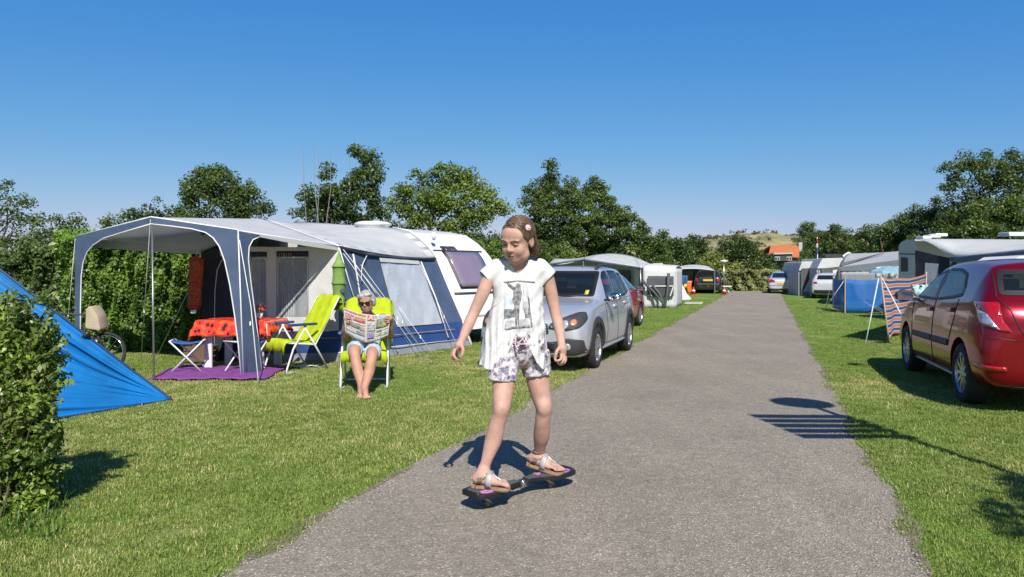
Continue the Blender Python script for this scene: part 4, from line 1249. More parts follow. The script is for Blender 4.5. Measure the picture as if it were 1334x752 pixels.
# reclining camping chairs
def camp_chair(label, loc, rz, group='reclining camping chairs'):
    t = thing('camping_chair', label, 'chair', loc, rz, group)
    W = .27
    for s in (-1, 1):
        x = s * W
        mb = MB(); mb.tube([(x, .0, .63), (x, -.2, .33), (x, -.30, .06), (x, -.31, .02), (x * .95, -.25, .013), (x * .85, -.16, .013)], .013, 8); mb.build('front_leg', M['whitemetal'], t, True, world=False)
        mb = MB(); mb.tube([(x, -.03, .63), (x, .18, .30), (x, .36, .013)], .013, 8); mb.build('rear_leg', M['whitemetal'], t, True, world=False)
        mb = MB(); mb.tube([(x * .95, -.30, .42), (x * .95, .16, .36), (x * .95, .30, .585), (x * .95, .55, .99), (x * .9, .57, 1.015)], .012, 8); mb.build('side_rail', M['whitemetal'], t, True, world=False)
        mb = MB(); mb.box((s * (W + .01), -.05, .655), (.055, .44, .035)); mb.build('armrest', M['bluepad'], t, world=False, bevel=.015)
    for y, z in ((.36, .02), (-.30, .42)):
        mb = MB(); mb.tube([(-W, y, z), (W, y, z)], .012, 8); mb.build('crossbar', M['whitemetal'], t, True, world=False)
    mb = MB(); mb.sheet(grid2((-.24, -.29, .425), (.24, -.29, .425), (-.24, .16, .37), (.24, .16, .37), 8, 8, lambda u, v: Vector((0, 0, -.02 * math.sin(PI * u)))), .01); mb.build('seat', M['blueseat'], t, True, world=False)
    mb = MB(); mb.sheet(grid2((-.24, .16, .38), (.24, .16, .38), (-.23, .55, .985), (.23, .55, .985), 8, 10, lambda u, v: Vector((0, .03 * math.sin(PI * u), 0))), .01); mb.build('backrest', M['blueseat'], t, True, world=False)
    return t
def towel(label, loc, rz, wide=.52, front=.14):
    prof = [(-.335, .43 - front), (-.335, .40), (-.31, .452), (-.2, .442), (-.05, .415), (.08, .40), (.145, .41), (.19, .47), (.25, .575), (.33, .72), (.42, .87), (.50, 1.01), (.545, 1.085), (.575, 1.105), (.61, 1.09), (.64, 1.03), (.64, .95), (.63, .86)]
    g = []
    prof = [(y, z if z < .47 else .47 + (z - .47) * .90) for y, z in prof]
    for k, (y, z) in enumerate(prof):
        row = []
        for i in range(17):
            u = i / 16; x = (u - .5) * (wide if k > 6 else min(wide, .52)) * (1 + .05 * math.sin(k * .9))
            e = abs(u - .5) * 2
            w = .012 * math.sin(u * 17 + k * .8) + .010 * math.sin(u * 31 - k * 1.3)
            row.append((x, y + w * (1 if k > 6 else .3), z + w * .6 - .05 * max(0, e - .8) * 5 * (1 if k > 8 else .6)))
        g.append(row)
    s = MB(); s.sheet(g, .012)
    o = s.build('towel', M['lime'], None, True, world=False); o.location = loc; o.rotation_euler.z = rz
    return tag(o, label, 'towel', 'lime green towels on the camping chairs')
c2 = GX(384, 10.2); r2 = -math.radians(40)
camp_chair('empty reclining chair facing the red table', c2, r2)
towel('lime green towel draped over the empty reclining chair', c2, r2)
LC = GX(476.5, 8.86)
camp_chair('reclining chair the reading woman sits in', LC, 0.13)
towel('lime green towel behind and under the reading woman', LC, 0.13, .60, .10)
# hanging mesh stores
t = thing('hanging_store', 'red lace hanging store with a white tag under the canopy corner', 'hanging storage', P(255, 408, 10.95))
pts = [(255 + dx, y) for y, dx in ((334, 1), (338, 1), (352, 1), (368, 0), (384, -1), (398, -2), (404, -2))]
rr = [.02, .10, .098, .092, .095, .10, .07]
M['redlace'] = mat('red lace', (.68, .025, .03), .8, var=.0, scale=40, bump=.6, bscale=120, col2=(.85, .30, .10), trans=.5)
mb = MB()
g = []
for k, ((x, y), r) in enumerate(zip(pts, rr)):
    c = P(x, y, 10.95)
    g.append([c + Vector((math.cos(a) * r * (1 + .12 * math.sin(a * 5 + k)), math.sin(a) * r * .8, 0)) for a in np.linspace(0, 2 * PI, 25)])
mb.sheet(g, .004); mb.build('mesh_body', M['redlace'], t, True)
for k in (1, 3, 5):
    mb = MB(); c = P(*pts[k], 10.95); mb.tube([c + Vector((math.cos(a) * rr[k] * 1.06, math.sin(a) * rr[k] * .86, 0)) for a in np.linspace(0, 2 * PI, 25)[:-1]], .006, 6, closed=True); mb.build('ring', M['red'], t, True)
mb = MB(); mb.box(P(252, 406, 10.9), (.08, .012, .05)); mb.build('tag', M['piping'], t)
mb = MB(); mb.tube([P(255, 334, 10.95), P(258, 326, 11.0)], .004, 5); mb.build('cord', M['rope'], t)
t = thing('hanging_store', 'green pagoda shaped hanging mesh store beside the reading woman', 'hanging storage', P(442, 394, 10.6))
g = []
GP = [(327, .006), (333, .02), (340, .05), (346, .090), (347.6, .100), (349.5, .090), (358, .085), (366, .094), (369, .105), (371.5, .092), (380, .085), (390, .088), (394, .092), (394.6, .07), (394.8, .01)]
for k, (y, r) in enumerate(GP):
    c = P(441.5, y, 10.6)
    g.append([c + Vector((math.cos(a) * r, math.sin(a) * r, 0)) for a in np.linspace(0, 2 * PI, 29)])
mb = MB(); mb.sheet(g, .003); mb.build('mesh_body', M['green'], t, True)
for y, r in ((347.6, .104), (369.3, .108), (394, .092)):
    mb = MB(); mb.tube([P(441.5, y, 10.6) + Vector((math.cos(a) * r, math.sin(a) * r, 0)) for a in np.linspace(0, 2 * PI, 25)[:-1]], .006, 6, closed=True); mb.build('ring', M['green'], t, True)
mb = MB(); c = P(446, 379, 10.6 - .088); mb.lathe([(.0, .003), (.030, .003), (.034, 0), (.034, -.004)], Matrix.Translation(c) @ Matrix.Rotation(PI / 2, 4, 'X'), 16); mb.build('opening', M['darkgrey'], t)
mb = MB(); mb.tube([P(441.5, 398, 10.55) + Vector((math.cos(a) * .06, 0, math.sin(a) * .05 - .01)) for a in np.linspace(0, 2 * PI, 19)[:-1]], .010, 6, closed=True); mb.build('bottom_ring', M['darktrim'], t, True)
mb = MB(); mb.tube([P(441.5, 328, 10.6), P(441, 321.5, 10.7)], .004, 5); mb.build('cord', M['rope'], t)
for x, y, Yb, m, lab in ((290, 331, 10.3, 'yg', 'yellow green paper ball under the left canopy edge'), (396, 319.5, 10.75, 'teal', 'teal paper ball hanging under the canopy edge'), (415, 322, 10.85, 'yg', 'yellow green paper ball near the awning corner')):
    c = P(x, y, Yb); t = thing('paper_lantern', lab, 'lantern', c)
    mb = MB(); r = .038
    mb.lathe([(.001, -r)] + [(r * math.cos(a) * (1 + .02 * (i % 2)), r * math.sin(a)) for i, a in enumerate(np.linspace(-1.4, 1.4, 13))] + [(.001, r)], Matrix.Translation(c), 16); mb.build('globe', M[m], t, True)
    mb = MB(); mb.tube([c + Vector((0, 0, r)), c + Vector((0, 0, .075))], .003, 4); mb.build('cord', M['rope'], t)
# small things on the grass
mb = MB(); mb.lathe([(.001, -.05), (.03, -.04), (.05, 0), (.03, .04), (.001, .05)], Matrix.Translation(G(382, 479) + Vector((0, -.1, .05))), 14)
tag(mb.build('ball', M['yg'], None, True, loc=G(382, 479)), 'yellow green ball on the grass by the chair leg', 'ball')
mb = MB(); c = G(396, 480.5); g = grid2(c + Vector((-.18, -.05, .03)), c + Vector((.15, .02, .035)), c + Vector((-.12, .08, .04)), c + Vector((.18, .12, .035)), 8, 5, lambda u, v: Vector((0, 0, .012 * math.sin(u * 9 + v * 5))))
mb.sheet(g, .012); tag(mb.build('cloth', M['whitecloth'], None, True, loc=c), 'small folded white cloth lying on the grass', 'cloth')
t = thing('crate', 'brown wooden crate beneath the red table', 'crate', GX(262, 11.0))
for z in (.07, .15, .23):
    for y, dx in ((10.86, 0), (11.14, 0)):
        mb = MB(); c = GX(262, 11.0); mb.box((c.x, y, z), (.4, .014, .065)); mb.build('slat', mat('crate wood', (.16, .095, .05), .8), t) if z < .1 and y < 11 else mb.build('slat', bpy.data.materials['crate wood'], t)
    for s in (-1, 1):
        mb = MB(); c = GX(262, 11.0); mb.box((c.x + s * .193, 11.0, z), (.014, .26, .065)); mb.build('slat', bpy.data.materials['crate wood'], t)
t = thing('flower_pot', 'small pot of yellow and red flowers on the red table', 'flower pot', P(338, 418, 10.4))
mb = MB(); c = P(338, 417, 10.4); c.z = .70; mb.lathe([(.035, 0), (.05, .09), (.045, .09)], Matrix.Translation(c), 14); mb.build('pot', M['piping'], t, True)
cs = np.array(c) + rng.normal(size=(60, 3)) * .045 + np.array([0, 0, .14]); v, f = leaf_quads(cs, unit(rng.normal(size=(60, 3))), .045, .6)
link_mesh(np_mesh('flowers', v[:120], f[:30]), 'flowers', M['red'], t); link_mesh(np_mesh('leaves', v[120:], f[:30]), 'leaves', LV['light'], t)

# --- the blue tent in the left foreground
tt = thing('tent', 'blue ridge tent with taut flysheet at the left edge', 'tent', G(160, 535))
apex = P(-60, 310, 7.0); tip = G(222, 523); back = G(40, 555); 
frontb = G(-120, 556)
def tent_wall(u, v):
    # u along the hem from the tip to the left, v up to the ridge
    hem = tip.lerp(G(66, 549), min(u / .5, 1)) if u < .5 else G(66, 549).lerp(frontb, (u - .5) / .5)
    rid = tip.lerp(apex, u)
    p = hem.lerp(rid, v)
    s = u * (1 - .2 * v)
    k = math.sin(PI * v)
    p += Vector((0, .10 * k * u, -.05 * k * u))
    ang = v / max(.12, u)
    q = v * 8.5 + .25 * math.sin(u * 7 + v * 9)
    fr_ = q - math.floor(q); kk = int(math.floor(q))
    dep = (.5 + .5 * math.sin(kk * 2.4 + 1)) * (.65 + .35 * math.sin(u * 5 + kk))
    groove = -math.exp(-((fr_ - .5) / .13) ** 2) * dep + .35 * math.sin(v * 61 - u * 9) * .3
    p += Vector((0, -.11, .05)) * groove * min(1, u * 2.2) * (1 - abs(2 * v - 1) ** 6)
    return p + Vector((0, 0, .02))
g = [[tent_wall(.004 + .996 * j / 30, i / 130) for j in range(31)] for i in range(131)]
s = MB(); s.sheet(g, .004); s.build('flysheet', M['tarp'], tt, True)
bk = apex + Vector((-.2, 2.2, -1.0)); 
s = MB(); hb = G(120, 505); s.sheet(grid2(tip + Vector((0, .03, .01)), hb + Vector((-1.4, .6, 0)), tip + Vector((0, .01, .03)), apex, 20, 10), .004); s.build('flysheet', M['tarp'], tt, True)
mb = MB(); mb.tube([tip + Vector((.06, -.02, -.05)), tip + Vector((0, 0, .03)), tip.lerp(apex, .2) + Vector((0, -.01, .03)), tip.lerp(apex, .5) + Vector((0, -.01, .035)), apex + Vector((0, 0, .03))], .012, 6); mb.build('pole_sleeve', mat('dark blue webbing', (.02, .05, .14), .6), tt, True)
mb = MB(); mb.tube([G(232, 526) - Vector((0, 0, .05)), tip + Vector((0, 0, .05))], .006, 5); mb.build('peg', M['black'], tt)
mb = MB(); hemp = [tent_wall(q, 0) for q in np.linspace(.01, 1, 20)]; mb.tube(hemp, .008, 5); mb.build('hem', bpy.data.materials['dark blue webbing'], tt)
for q in (.42, .63):
    c = tip.lerp(apex, q) + Vector((0, -.02, .02)); mb = MB(); mb.tube([c + Vector((.06, 0, .01)), c - Vector((.05, 0, .04))], .02, 6); mb.build('toggle', M['black'], tt)

# --- bicycle behind the tent
bz = GX(137, 9.8)
t = thing('bicycle', 'bicycle with a beige padded seat mostly hidden behind the blue tent', 'bicycle', bz)
for dx in (.06, -.98):
    c = bz + Vector((dx - .06, 0, .28)); mb = MB(); mb.tube([c + Vector((math.cos(a) * .265, math.sin(a) * .04, math.sin(a) * .265)) for a in np.linspace(0, 2 * PI, 33)[:-1]], .02, 8, closed=True); w = mb.build('wheel', M['tyre'], t, True)
    mb = MB()
    for k in range(14):
        a = k * PI / 7; mb.tube([c, c + Vector((math.cos(a) * .255, math.sin(a) * .04, math.sin(a) * .255))], .002, 4)
    mb.build('spokes', M['steel'], w)
    mb = MB(); mb.tube([c + Vector((math.cos(a) * .24, math.sin(a) * .036, math.sin(a) * .24)) for a in np.linspace(0, 2 * PI, 33)[:-1]], .009, 6, closed=True); mb.build('rim', M['chrome'], w, True)
fr = [Vector((.0, 0, .28)), Vector((-.35, 0, .28)), Vector((-.22, 0, .8)), Vector((-.8, 0, .82)), Vector((-1.04, 0, .28))]
mb = MB()
for a, b in ((0, 1), (0, 2), (1, 2), (1, 3), (2, 3), (3, 4)): mb.tube([bz + fr[a], bz + fr[b]], .015, 6)
mb.build('frame', M['darktrim'], t, True)
mb = MB(); mb.tube([bz + Vector((-.8, 0, .8)), bz + Vector((-.78, 0, 1.0)), bz + Vector((-.7, -.25, 1.02))], .012, 6); mb.tube([bz + Vector((-.78, 0, 1.0)), bz + Vector((-.7, .25, 1.02))], .012, 6); mb.build('handlebar', M['steel'], t, True)
mb = MB(); mb.prism([P(x, y, 9.7) for x, y in round_poly([(111, 428), (112, 402), (118, 398), (127, 412), (131, 431)], 4)], (0, .22, 0)); mb.build('seat_pad', M['beige'], t, True, bevel=.03)

# ================================================================== CARS (local axes: x forward, y to its left, front axle at x = 0)
def loft_body(st, sub=3, cr=()):
    # station: x, zb, zm, zs, zt, wb, wm, ws, wt  (bottom, widest, shoulder, top; half widths)
    vs = []; rings = []
    for (x, zb, zm, zs, zt, wb, wm, ws, wt) in st:
        half = [(0, zb), (wb * .6, zb), (wb, zb + .02), (wm * .985, zb + (zm - zb) * .35), (wm, zm), (wm * .5 + ws * .5 + .008, zm + (zs - zm) * .62), (ws, zs),
                (ws * .5 + wt * .5 + .012, zs + (zt - zs) * .52), (wt, zt - (.035 if zt - zs > .2 else .012)), (wt * .6, zt), (0, zt + .008)]
        ring = [(y, z) for y, z in half] + [(-y, z) for y, z in half[-2:0:-1]]
        rings.append([Vector((x, y, z)) for y, z in ring])
    n = len(rings[0])
    for r in rings: vs += r
    fs = []
    for i in range(len(rings) - 1):
        for j in range(n): fs.append((i * n + j, i * n + (j + 1) % n, (i + 1) * n + (j + 1) % n, (i + 1) * n + j))
    fs.append(tuple(range(n))); fs.append(tuple((len(rings) - 1) * n + j for j in reversed(range(n))))
    me = bpy.data.meshes.new('body'); me.from_pydata([tuple(v) for v in vs], [], fs)
    bm = bmesh.new(); bm.from_mesh(me)
    bmesh.ops.recalc_face_normals(bm, faces=bm.faces)
    caps = [f for f in bm.faces if len(f.verts) > 4]
    for f in caps:      # grid the two ends so that they subdivide evenly
        r = bmesh.ops.inset_individual(bm, faces=[f], thickness=.10, depth=0.0)
    bm.to_mesh(me); bm.free()
    at = me.attributes.new('crease_edge', 'FLOAT', 'EDGE')
    N0 = len(rings) * n; val = np.zeros(len(me.edges), np.float32)
    for e in me.edges:
        a, b = sorted(e.vertices)
        if b >= N0: continue
        if b - a == n:
            j = a % n; jj = min(j, n - j)
            val[e.index] = {6: .45, 8: .35, 2: .3, 4: .15}.get(jj, 0)
        elif a // n == b // n and a // n in cr:
            j = min(min(a % n, n - a % n), min(b % n, n - b % n))
            if j >= 6: val[e.index] = .6
    at.data.foreach_set('value', val)
    ob = bpy.data.objects.new('tmp', me); C.objects.link(ob)
    md = ob.modifiers.new('s', 'SUBSURF'); md.levels = sub; md.render_levels = sub
    dg = bpy.context.evaluated_depsgraph_get(); dg.update()
    out = bpy.data.meshes.new_from_object(ob.evaluated_get(dg))
    bpy.data.objects.remove(ob)
    return out

def cut_arches(me, xs, r, zc, half):
    ob = bpy.data.objects.new('tmp', me); C.objects.link(ob)
    cut = MB()
    for x in xs:
        for s in (-1, 1):
            mt = Matrix.Translation((x, s * (half - .20), zc)) @ Matrix.Rotation(PI / 2, 4, 'X')
            cut.lathe([(r, -.30), (r, .30)], mt, 32)
    co = cut.build('cut', None)
    md = ob.modifiers.new('b', 'BOOLEAN'); md.object = co; md.operation = 'DIFFERENCE'; md.solver = 'EXACT'
    dg = bpy.context.evaluated_depsgraph_get(); dg.update()
    out = bpy.data.meshes.new_from_object(ob.evaluated_get(dg))
    bpy.data.objects.remove(ob); bpy.data.objects.remove(co)
    return out

def smooth_by_angle(me, ang=40):
    bm = bmesh.new(); bm.from_mesh(me)
    for f in bm.faces: f.smooth = True
    for e in bm.edges:
        if len(e.link_faces) == 2 and e.calc_face_angle(0) > math.radians(ang): e.smooth = False
    bm.to_mesh(me); bm.free()

class Car:
    def __init__(self, name, label, paint, st, loc, heading, sc, group, wb, r=.31, half=.84, cat='car', arch=.37, spokes=10, detail=True, cr=(), zk=1.0):
        # heading: unit vector of travel
        self.t = thing(name, label, cat, loc, math.atan2(heading[1], heading[0]), group)
        self.sc = sc; self.wb = wb; self.half = half; self.zk = zk; self.panes = []; self.clear = detail and len(cr) > 0
        base = loft_body(st, 3 if detail else 2, cr)
        self.bvh = bvh_of(base)
        body = cut_arches(base, (0, -wb), arch, r + .01, half)
        smooth_by_angle(body)
        self.paint = paint
        self.body = self.put(body, 'body', paint)
        fl = MB(); fl.box((-wb / 2, 0, .33), (wb + .9, half * 2 - .5, .12)); self.put(self.me(fl), 'underside', M['black'])
        w0 = None
        for x in (0, -wb):
            for s in (1, -1): self.wheel(x, s, r, half, spokes, detail)
    def me(self, mb):
        me = bpy.data.meshes.new('m'); me.from_pydata(mb.v, [], mb.f)
        bm = bmesh.new(); bm.from_mesh(me); bmesh.ops.recalc_face_normals(bm, faces=bm.faces); bm.to_mesh(me); bm.free()
        return me
    def put(self, me, name, m, parent=None, smooth=None):
        me.transform(Matrix.Scale(self.sc, 4)); me.name = name
        return link_mesh(me, name, m, parent or self.t, False if smooth is None else smooth, False)
    def wheel(self, x, s, r, half, spokes, detail):
        mt = Matrix.Translation((x, s * (half - .10), r)) @ Matrix.Rotation(-s * PI / 2, 4, 'X')
        ty = MB(); rr = r * .68
        ty.lathe([(rr, -.10), (r * .93, -.10), (r, -.075), (r, .075), (r * .93, .098), (rr + .012, .10), (rr, .085)], mt, 28, False)
        w = self.put(self.me(ty), 'wheel', M['tyre'], smooth=True)
        rim = MB(); rim.lathe([(rr, .088), (rr * .95, .094), (rr * .90, .07), (rr * .88, -.02)], mt, 28, False)
        rim.lathe([(.0, .085), (.035, .085), (.06, .07), (.06, .0), (0, 0)], mt, 16)
        if detail:
            for k in range(spokes):
                a = 2 * PI * k / spokes
                d = Vector((math.cos(a), math.sin(a), 0)); q = Vector((-d.y, d.x, 0))
                pts = [mt @ (d * .04 + q * .020 + Vector((0, 0, .075))), mt @ (d * .04 - q * .020 + Vector((0, 0, .075))), mt @ (d * rr * .93 - q * .013 + Vector((0, 0, .082))), mt @ (d * rr * .93 + q * .013 + Vector((0, 0, .082)))]
                dn = (mt.to_3x3() @ Vector((0, 0, -.03)))
                rim.prism(pts, dn)
        else:
            rim.lathe([(.0, .06), (rr * .9, .07)], mt, 20, False)
        self.put(self.me(rim), 'rim', M['alloy'], w, False)
        bk = MB(); bk.lathe([(0, .0), (rr * .88, .0)], mt, 20); self.put(self.me(bk), 'brake_disc', M['black'], w)
    # decals: side view (x, z), front / rear view (y, z)
    def side(self, name, poly, m, s, off=.006, step=.12, parent=None, smooth=True, skirt=.012):
        step = min(step, .045); off = max(off, .0045)
        poly = [(a, b if b < 1.06 else 1.06 + (b - 1.06) * self.zk) for a, b in poly]
        fr = lambda a, b: (Vector((a, s * 2.0, b)), Vector((0, -s, 0)))
        if m is M['glass'] and self.clear:
            self.panes.append(('s', s, poly)); o = self.put(decal(self.bvh, poly, fr, off, step, .002), name, M['carglass'], parent, smooth); self.ring(poly, fr, M['black'], 'window_seal', .03, o); return o
        return self.put(decal(self.bvh, poly, fr, off, step, skirt), name, m, parent, smooth)
    def end(self, name, poly, m, front=True, off=.006, step=.10, parent=None, smooth=True, skirt=.012):
        x0 = 3.0 if front else -self.wb - 3.0
        step = min(step, .04); off = max(off, .0045)
        poly = [(a, b if b < 1.06 else 1.06 + (b - 1.06) * self.zk) for a, b in poly]
        fr = lambda a, b: (Vector((x0, a, b)), Vector((-1 if front else 1, 0, 0)))
        if m is M['glass'] and self.clear:
            self.panes.append(('e', 1 if front else -1, poly)); o = self.put(decal(self.bvh, poly, fr, off, step, .002), name, M['carglass'], parent, smooth); self.ring(poly, fr, M['black'], 'window_seal', .045, o); return o
        return self.put(decal(self.bvh, poly, fr, off, step, skirt), name, m, parent, smooth)
    def oblique(self, name, pts, m, org, d, off=.008, step=.03, skirt=.015):
        # outline given along h (horizontal, across the view) and z, thrown along d from org
        d = Vector(d).normalized(); hx = Vector((-d.y, d.x, 0)) * -1
        o = Vector(org)
        fr = lambda a, b: (Vector((o.x, o.y, 0)) + hx * a + Vector((0, 0, b)) - d * 3, d)
        return self.put(decal(self.bvh, pts, fr, off, step, skirt), name, m, None, True)
    def top(self, name, poly, m, off=.004, step=.12):
        fr = lambda a, b: (Vector((a, b, 3.0)), Vector((0, 0, -1)))
        return self.put(decal(self.bvh, poly, fr, off, step), name, m, None, True)
    def seam(self, name, pts, s, w=.008, view='side', m=None):
        # a narrow dark joint following a polyline on the body
        L = [np.array(p, float) for p in pts]; up = []; dn = []
        for i, p in enumerate(L):
            d = L[min(i + 1, len(L) - 1)] - L[max(i - 1, 0)]; d /= np.linalg.norm(d); q = np.array([-d[1], d[0]]) * w / 2
            up.append(tuple(p + q)); dn.append(tuple(p - q))
        poly = up + dn[::-1]
        f = self.side if view == 'side' else (lambda n, pl, mm, ss, **k: self.end(n, pl, mm, ss == 1, **k))
        return f(name, poly, m or M['black'], s, off=.0045, step=.04, skirt=.006)
    def arch_trim(self, x, s, r0, r1, zc, m, drop=-.30):
        a0 = math.asin(drop / r1) 
        an = np.linspace(a0, PI - a0, 25)
        poly = [(x + r1 * math.cos(a), zc + r1 * math.sin(a)) for a in an] + [(x + r0 * math.cos(a), zc + r0 * math.sin(a)) for a in an[::-1]]
        return self.side('arch_trim', poly, m, s, .012, .08, skirt=.03)
    def mirror(self, x, z, s, m, y):
        mb = MB(); g = []
        for k, (t, w, h) in enumerate(((0, .3, .3), (.03, .8, .8), (.08, 1, 1), (.14, .95, .97), (.18, .8, .85), (.19, .5, .5))):
            g.append([Vector((x + .07 - t * .7, s * (y + .02) + s * (.11 + .105 * w * math.cos(a)), z + .075 * h * math.sin(a))) for a in np.linspace(0, 2 * PI, 17)])
        mb.sheet(g, .008)
        o = self.put(self.me(mb), 'wing_mirror', m, smooth=True)
        st = MB(); st.box((x, s * (y + .0), z - .045), (.05, .12, .035)); self.put(self.me(st), 'mirror_foot', M['black'], o)
        gl = MB(); gl.box((x - .072, s * (y + .13), z), (.008, .17, .11)); self.put(self.me(gl), 'mirror_glass', M['chrome'], o)
    def ring(self, poly, fr, m, name, w=.035, parent=None):
        # dark border of a window: three rows following its outline
        P0 = np.array(poly, float); seg = np.vstack([P0, P0[:1]]); L = np.concatenate([[0], np.cumsum(np.linalg.norm(np.diff(seg, axis=0), axis=1))])
        n = int(L[-1] / .03); t = np.linspace(0, L[-1], n, endpoint=False)
        q = np.stack([np.interp(t, L, seg[:, i]) for i in (0, 1)], 1)
        d = np.roll(q, -2, 0) - np.roll(q, 2, 0); d /= np.linalg.norm(d, axis=1, keepdims=True)
        nr = np.stack([-d[:, 1], d[:, 0]], 1)
        area = np.sum(q[:, 0] * np.roll(q[:, 1], -1) - np.roll(q[:, 0], -1) * q[:, 1])
        if area < 0: nr = -nr
        vs = []
        for k in range(3):
            for a, b in q + nr * w * k / 2:
                o, dd = fr(a, b); hit = self.bvh.ray_cast(Vector(o), Vector(dd))[0]
                if hit is None: hit = self.bvh.find_nearest(Vector(o))[0]
                vs.append(hit - Vector(dd) * .0085)
        fs = [(k * n + i, k * n + (i + 1) % n, (k + 1) * n + (i + 1) % n, (k + 1) * n + i) for k in range(2) for i in range(n)]
        mb = MB(); mb.add(vs, fs); return self.put(self.me(mb), name, m, parent, True)
    def open_windows(self):
        # take the body away behind each pane, so that the cabin shows through the glass
        def inside(p, poly):
            c = False; j = len(poly) - 1
            for i in range(len(poly)):
                if (poly[i][1] > p[1]) != (poly[j][1] > p[1]) and p[0] < (poly[j][0] - poly[i][0]) * (p[1] - poly[i][1]) / (poly[j][1] - poly[i][1]) + poly[i][0]: c = not c
                j = i
            return c
        bm = bmesh.new(); bm.from_mesh(self.body.data); kill = []
        for f in bm.faces:
            for kind, sg, poly in self.panes:
                if kind == 's' and f.normal.y * sg < .3: continue
                if kind == 'e' and f.normal.x * sg < .1: continue
                ok = True
                for v in f.verts:
                    p = v.co / self.sc
                    q = (p.x, p.z) if kind == 's' else (p.y, p.z)
                    if not inside(q, poly): ok = False; break
                if ok: kill.append(f); break
        bmesh.ops.delete(bm, geom=kill, context='FACES'); bm.to_mesh(self.body.data); bm.free()
    def cabin(self, roof):
        for x, ys in ((-1.25, (-.36, .36)), (-2.2, (-.42, 0, .42))):
            for y in ys:
                mb = MB(); mb.prism([(x + .10, y - .22, .55), (x - .12, y - .20, 1.12), (x - .12, y + .20, 1.12), (x + .10, y + .22, .55)], (-.12, 0, -.01)); st = self.put(self.me(mb), 'seat_back', M['seat'])
                mb = MB(); mb.tube([(x - .19, y - .11, 1.20), (x - .19, y + .11, 1.20)], .06, 8); self.put(self.me(mb), 'headrest', M['seat'], st)
        mb = MB(); mb.prism([(-.42, -.68, .98), (-.75, -.66, .96), (-.80, -.66, .7), (-.42, -.68, .7)], (0, 1.36, 0)); self.put(self.me(mb), 'dashboard', M['black'])
        c = Vector((-.92, .36, .93)); mb = MB(); mb.tube([c + Vector((-.10 * math.sin(a) , .18 * math.cos(a), .15 * math.sin(a))) for a in np.linspace(0, 2 * PI, 21)[:-1]], .016, 6, closed=True); self.put(self.me(mb), 'steering_wheel', M['black'])
        mb = MB(); mb.box((-1.6, 0, .56), (2.2, 1.40, .06)); self.put(self.me(mb), 'cabin_floor', M['black'])
        mb = MB(); mb.box((-.92, 0, roof - .13), (.03, .2, .06)); self.put(self.me(mb), 'rear_view_mirror', M['black'])
    def plate(self, y0, z, front, txtm=None, m=None, w=.26, h=.055):
        o = self.end('number_plate', [(y0 - w, z - h), (y0 + w, z - h), (y0 + w, z + h), (y0 - w, z + h)], m or M['yellow'], front, .012, .3)
        return o

# --- silver crossover hatchback seen from the front left
ST_S = [ # x, zb, zm, zs, zt, wb, wm, ws, wt
    (.82, .34, .52, .64, .72, .46, .60, .56, .44), (.79, .24, .50, .72, .80, .66, .78, .72, .56), (.62, .20, .52, .82, .90, .76, .86, .80, .64), (.25, .20, .56, .93, .99, .80, .885, .83, .68),
    (-.20, .20, .58, .985, 1.045, .80, .885, .835, .70), (-.42, .20, .58, .995, 1.075, .80, .885, .835, .70), (-.80, .20, .58, 1.0, 1.35, .80, .885, .84, .66), (-1.12, .20, .58, 1.005, 1.545, .80, .885, .84, .635), (-1.30, .20, .58, 1.01, 1.585, .80, .885, .84, .63),
    (-1.85, .20, .58, 1.02, 1.61, .80, .885, .84, .625), (-2.45, .20, .58, 1.04, 1.60, .80, .885, .84, .615), (-2.90, .22, .58, 1.05, 1.56, .79, .88, .83, .60), (-3.06, .26, .60, 1.05, 1.40, .77, .87, .81, .60), (-3.20, .30, .60, 1.02, 1.12, .72, .84, .77, .60), (-3.26, .36, .60, .9, .98, .62, .76, .68, .54)]
hd = Vector((-.342, -.94, 0)).normalized(); lf = Vector((-hd.y, hd.x, 0))
fc = G(773.5, 479.6); sc = .916
s_loc = fc - lf * (.80 * sc)
car = Car('parked_car', 'silver crossover hatchback parked on the grass behind the girl', M['silver'], ST_S, s_loc, hd, sc, 'cars parked at the pitches', 2.589, r=.325, half=.875, arch=.39, spokes=8, cr=(5, 8))
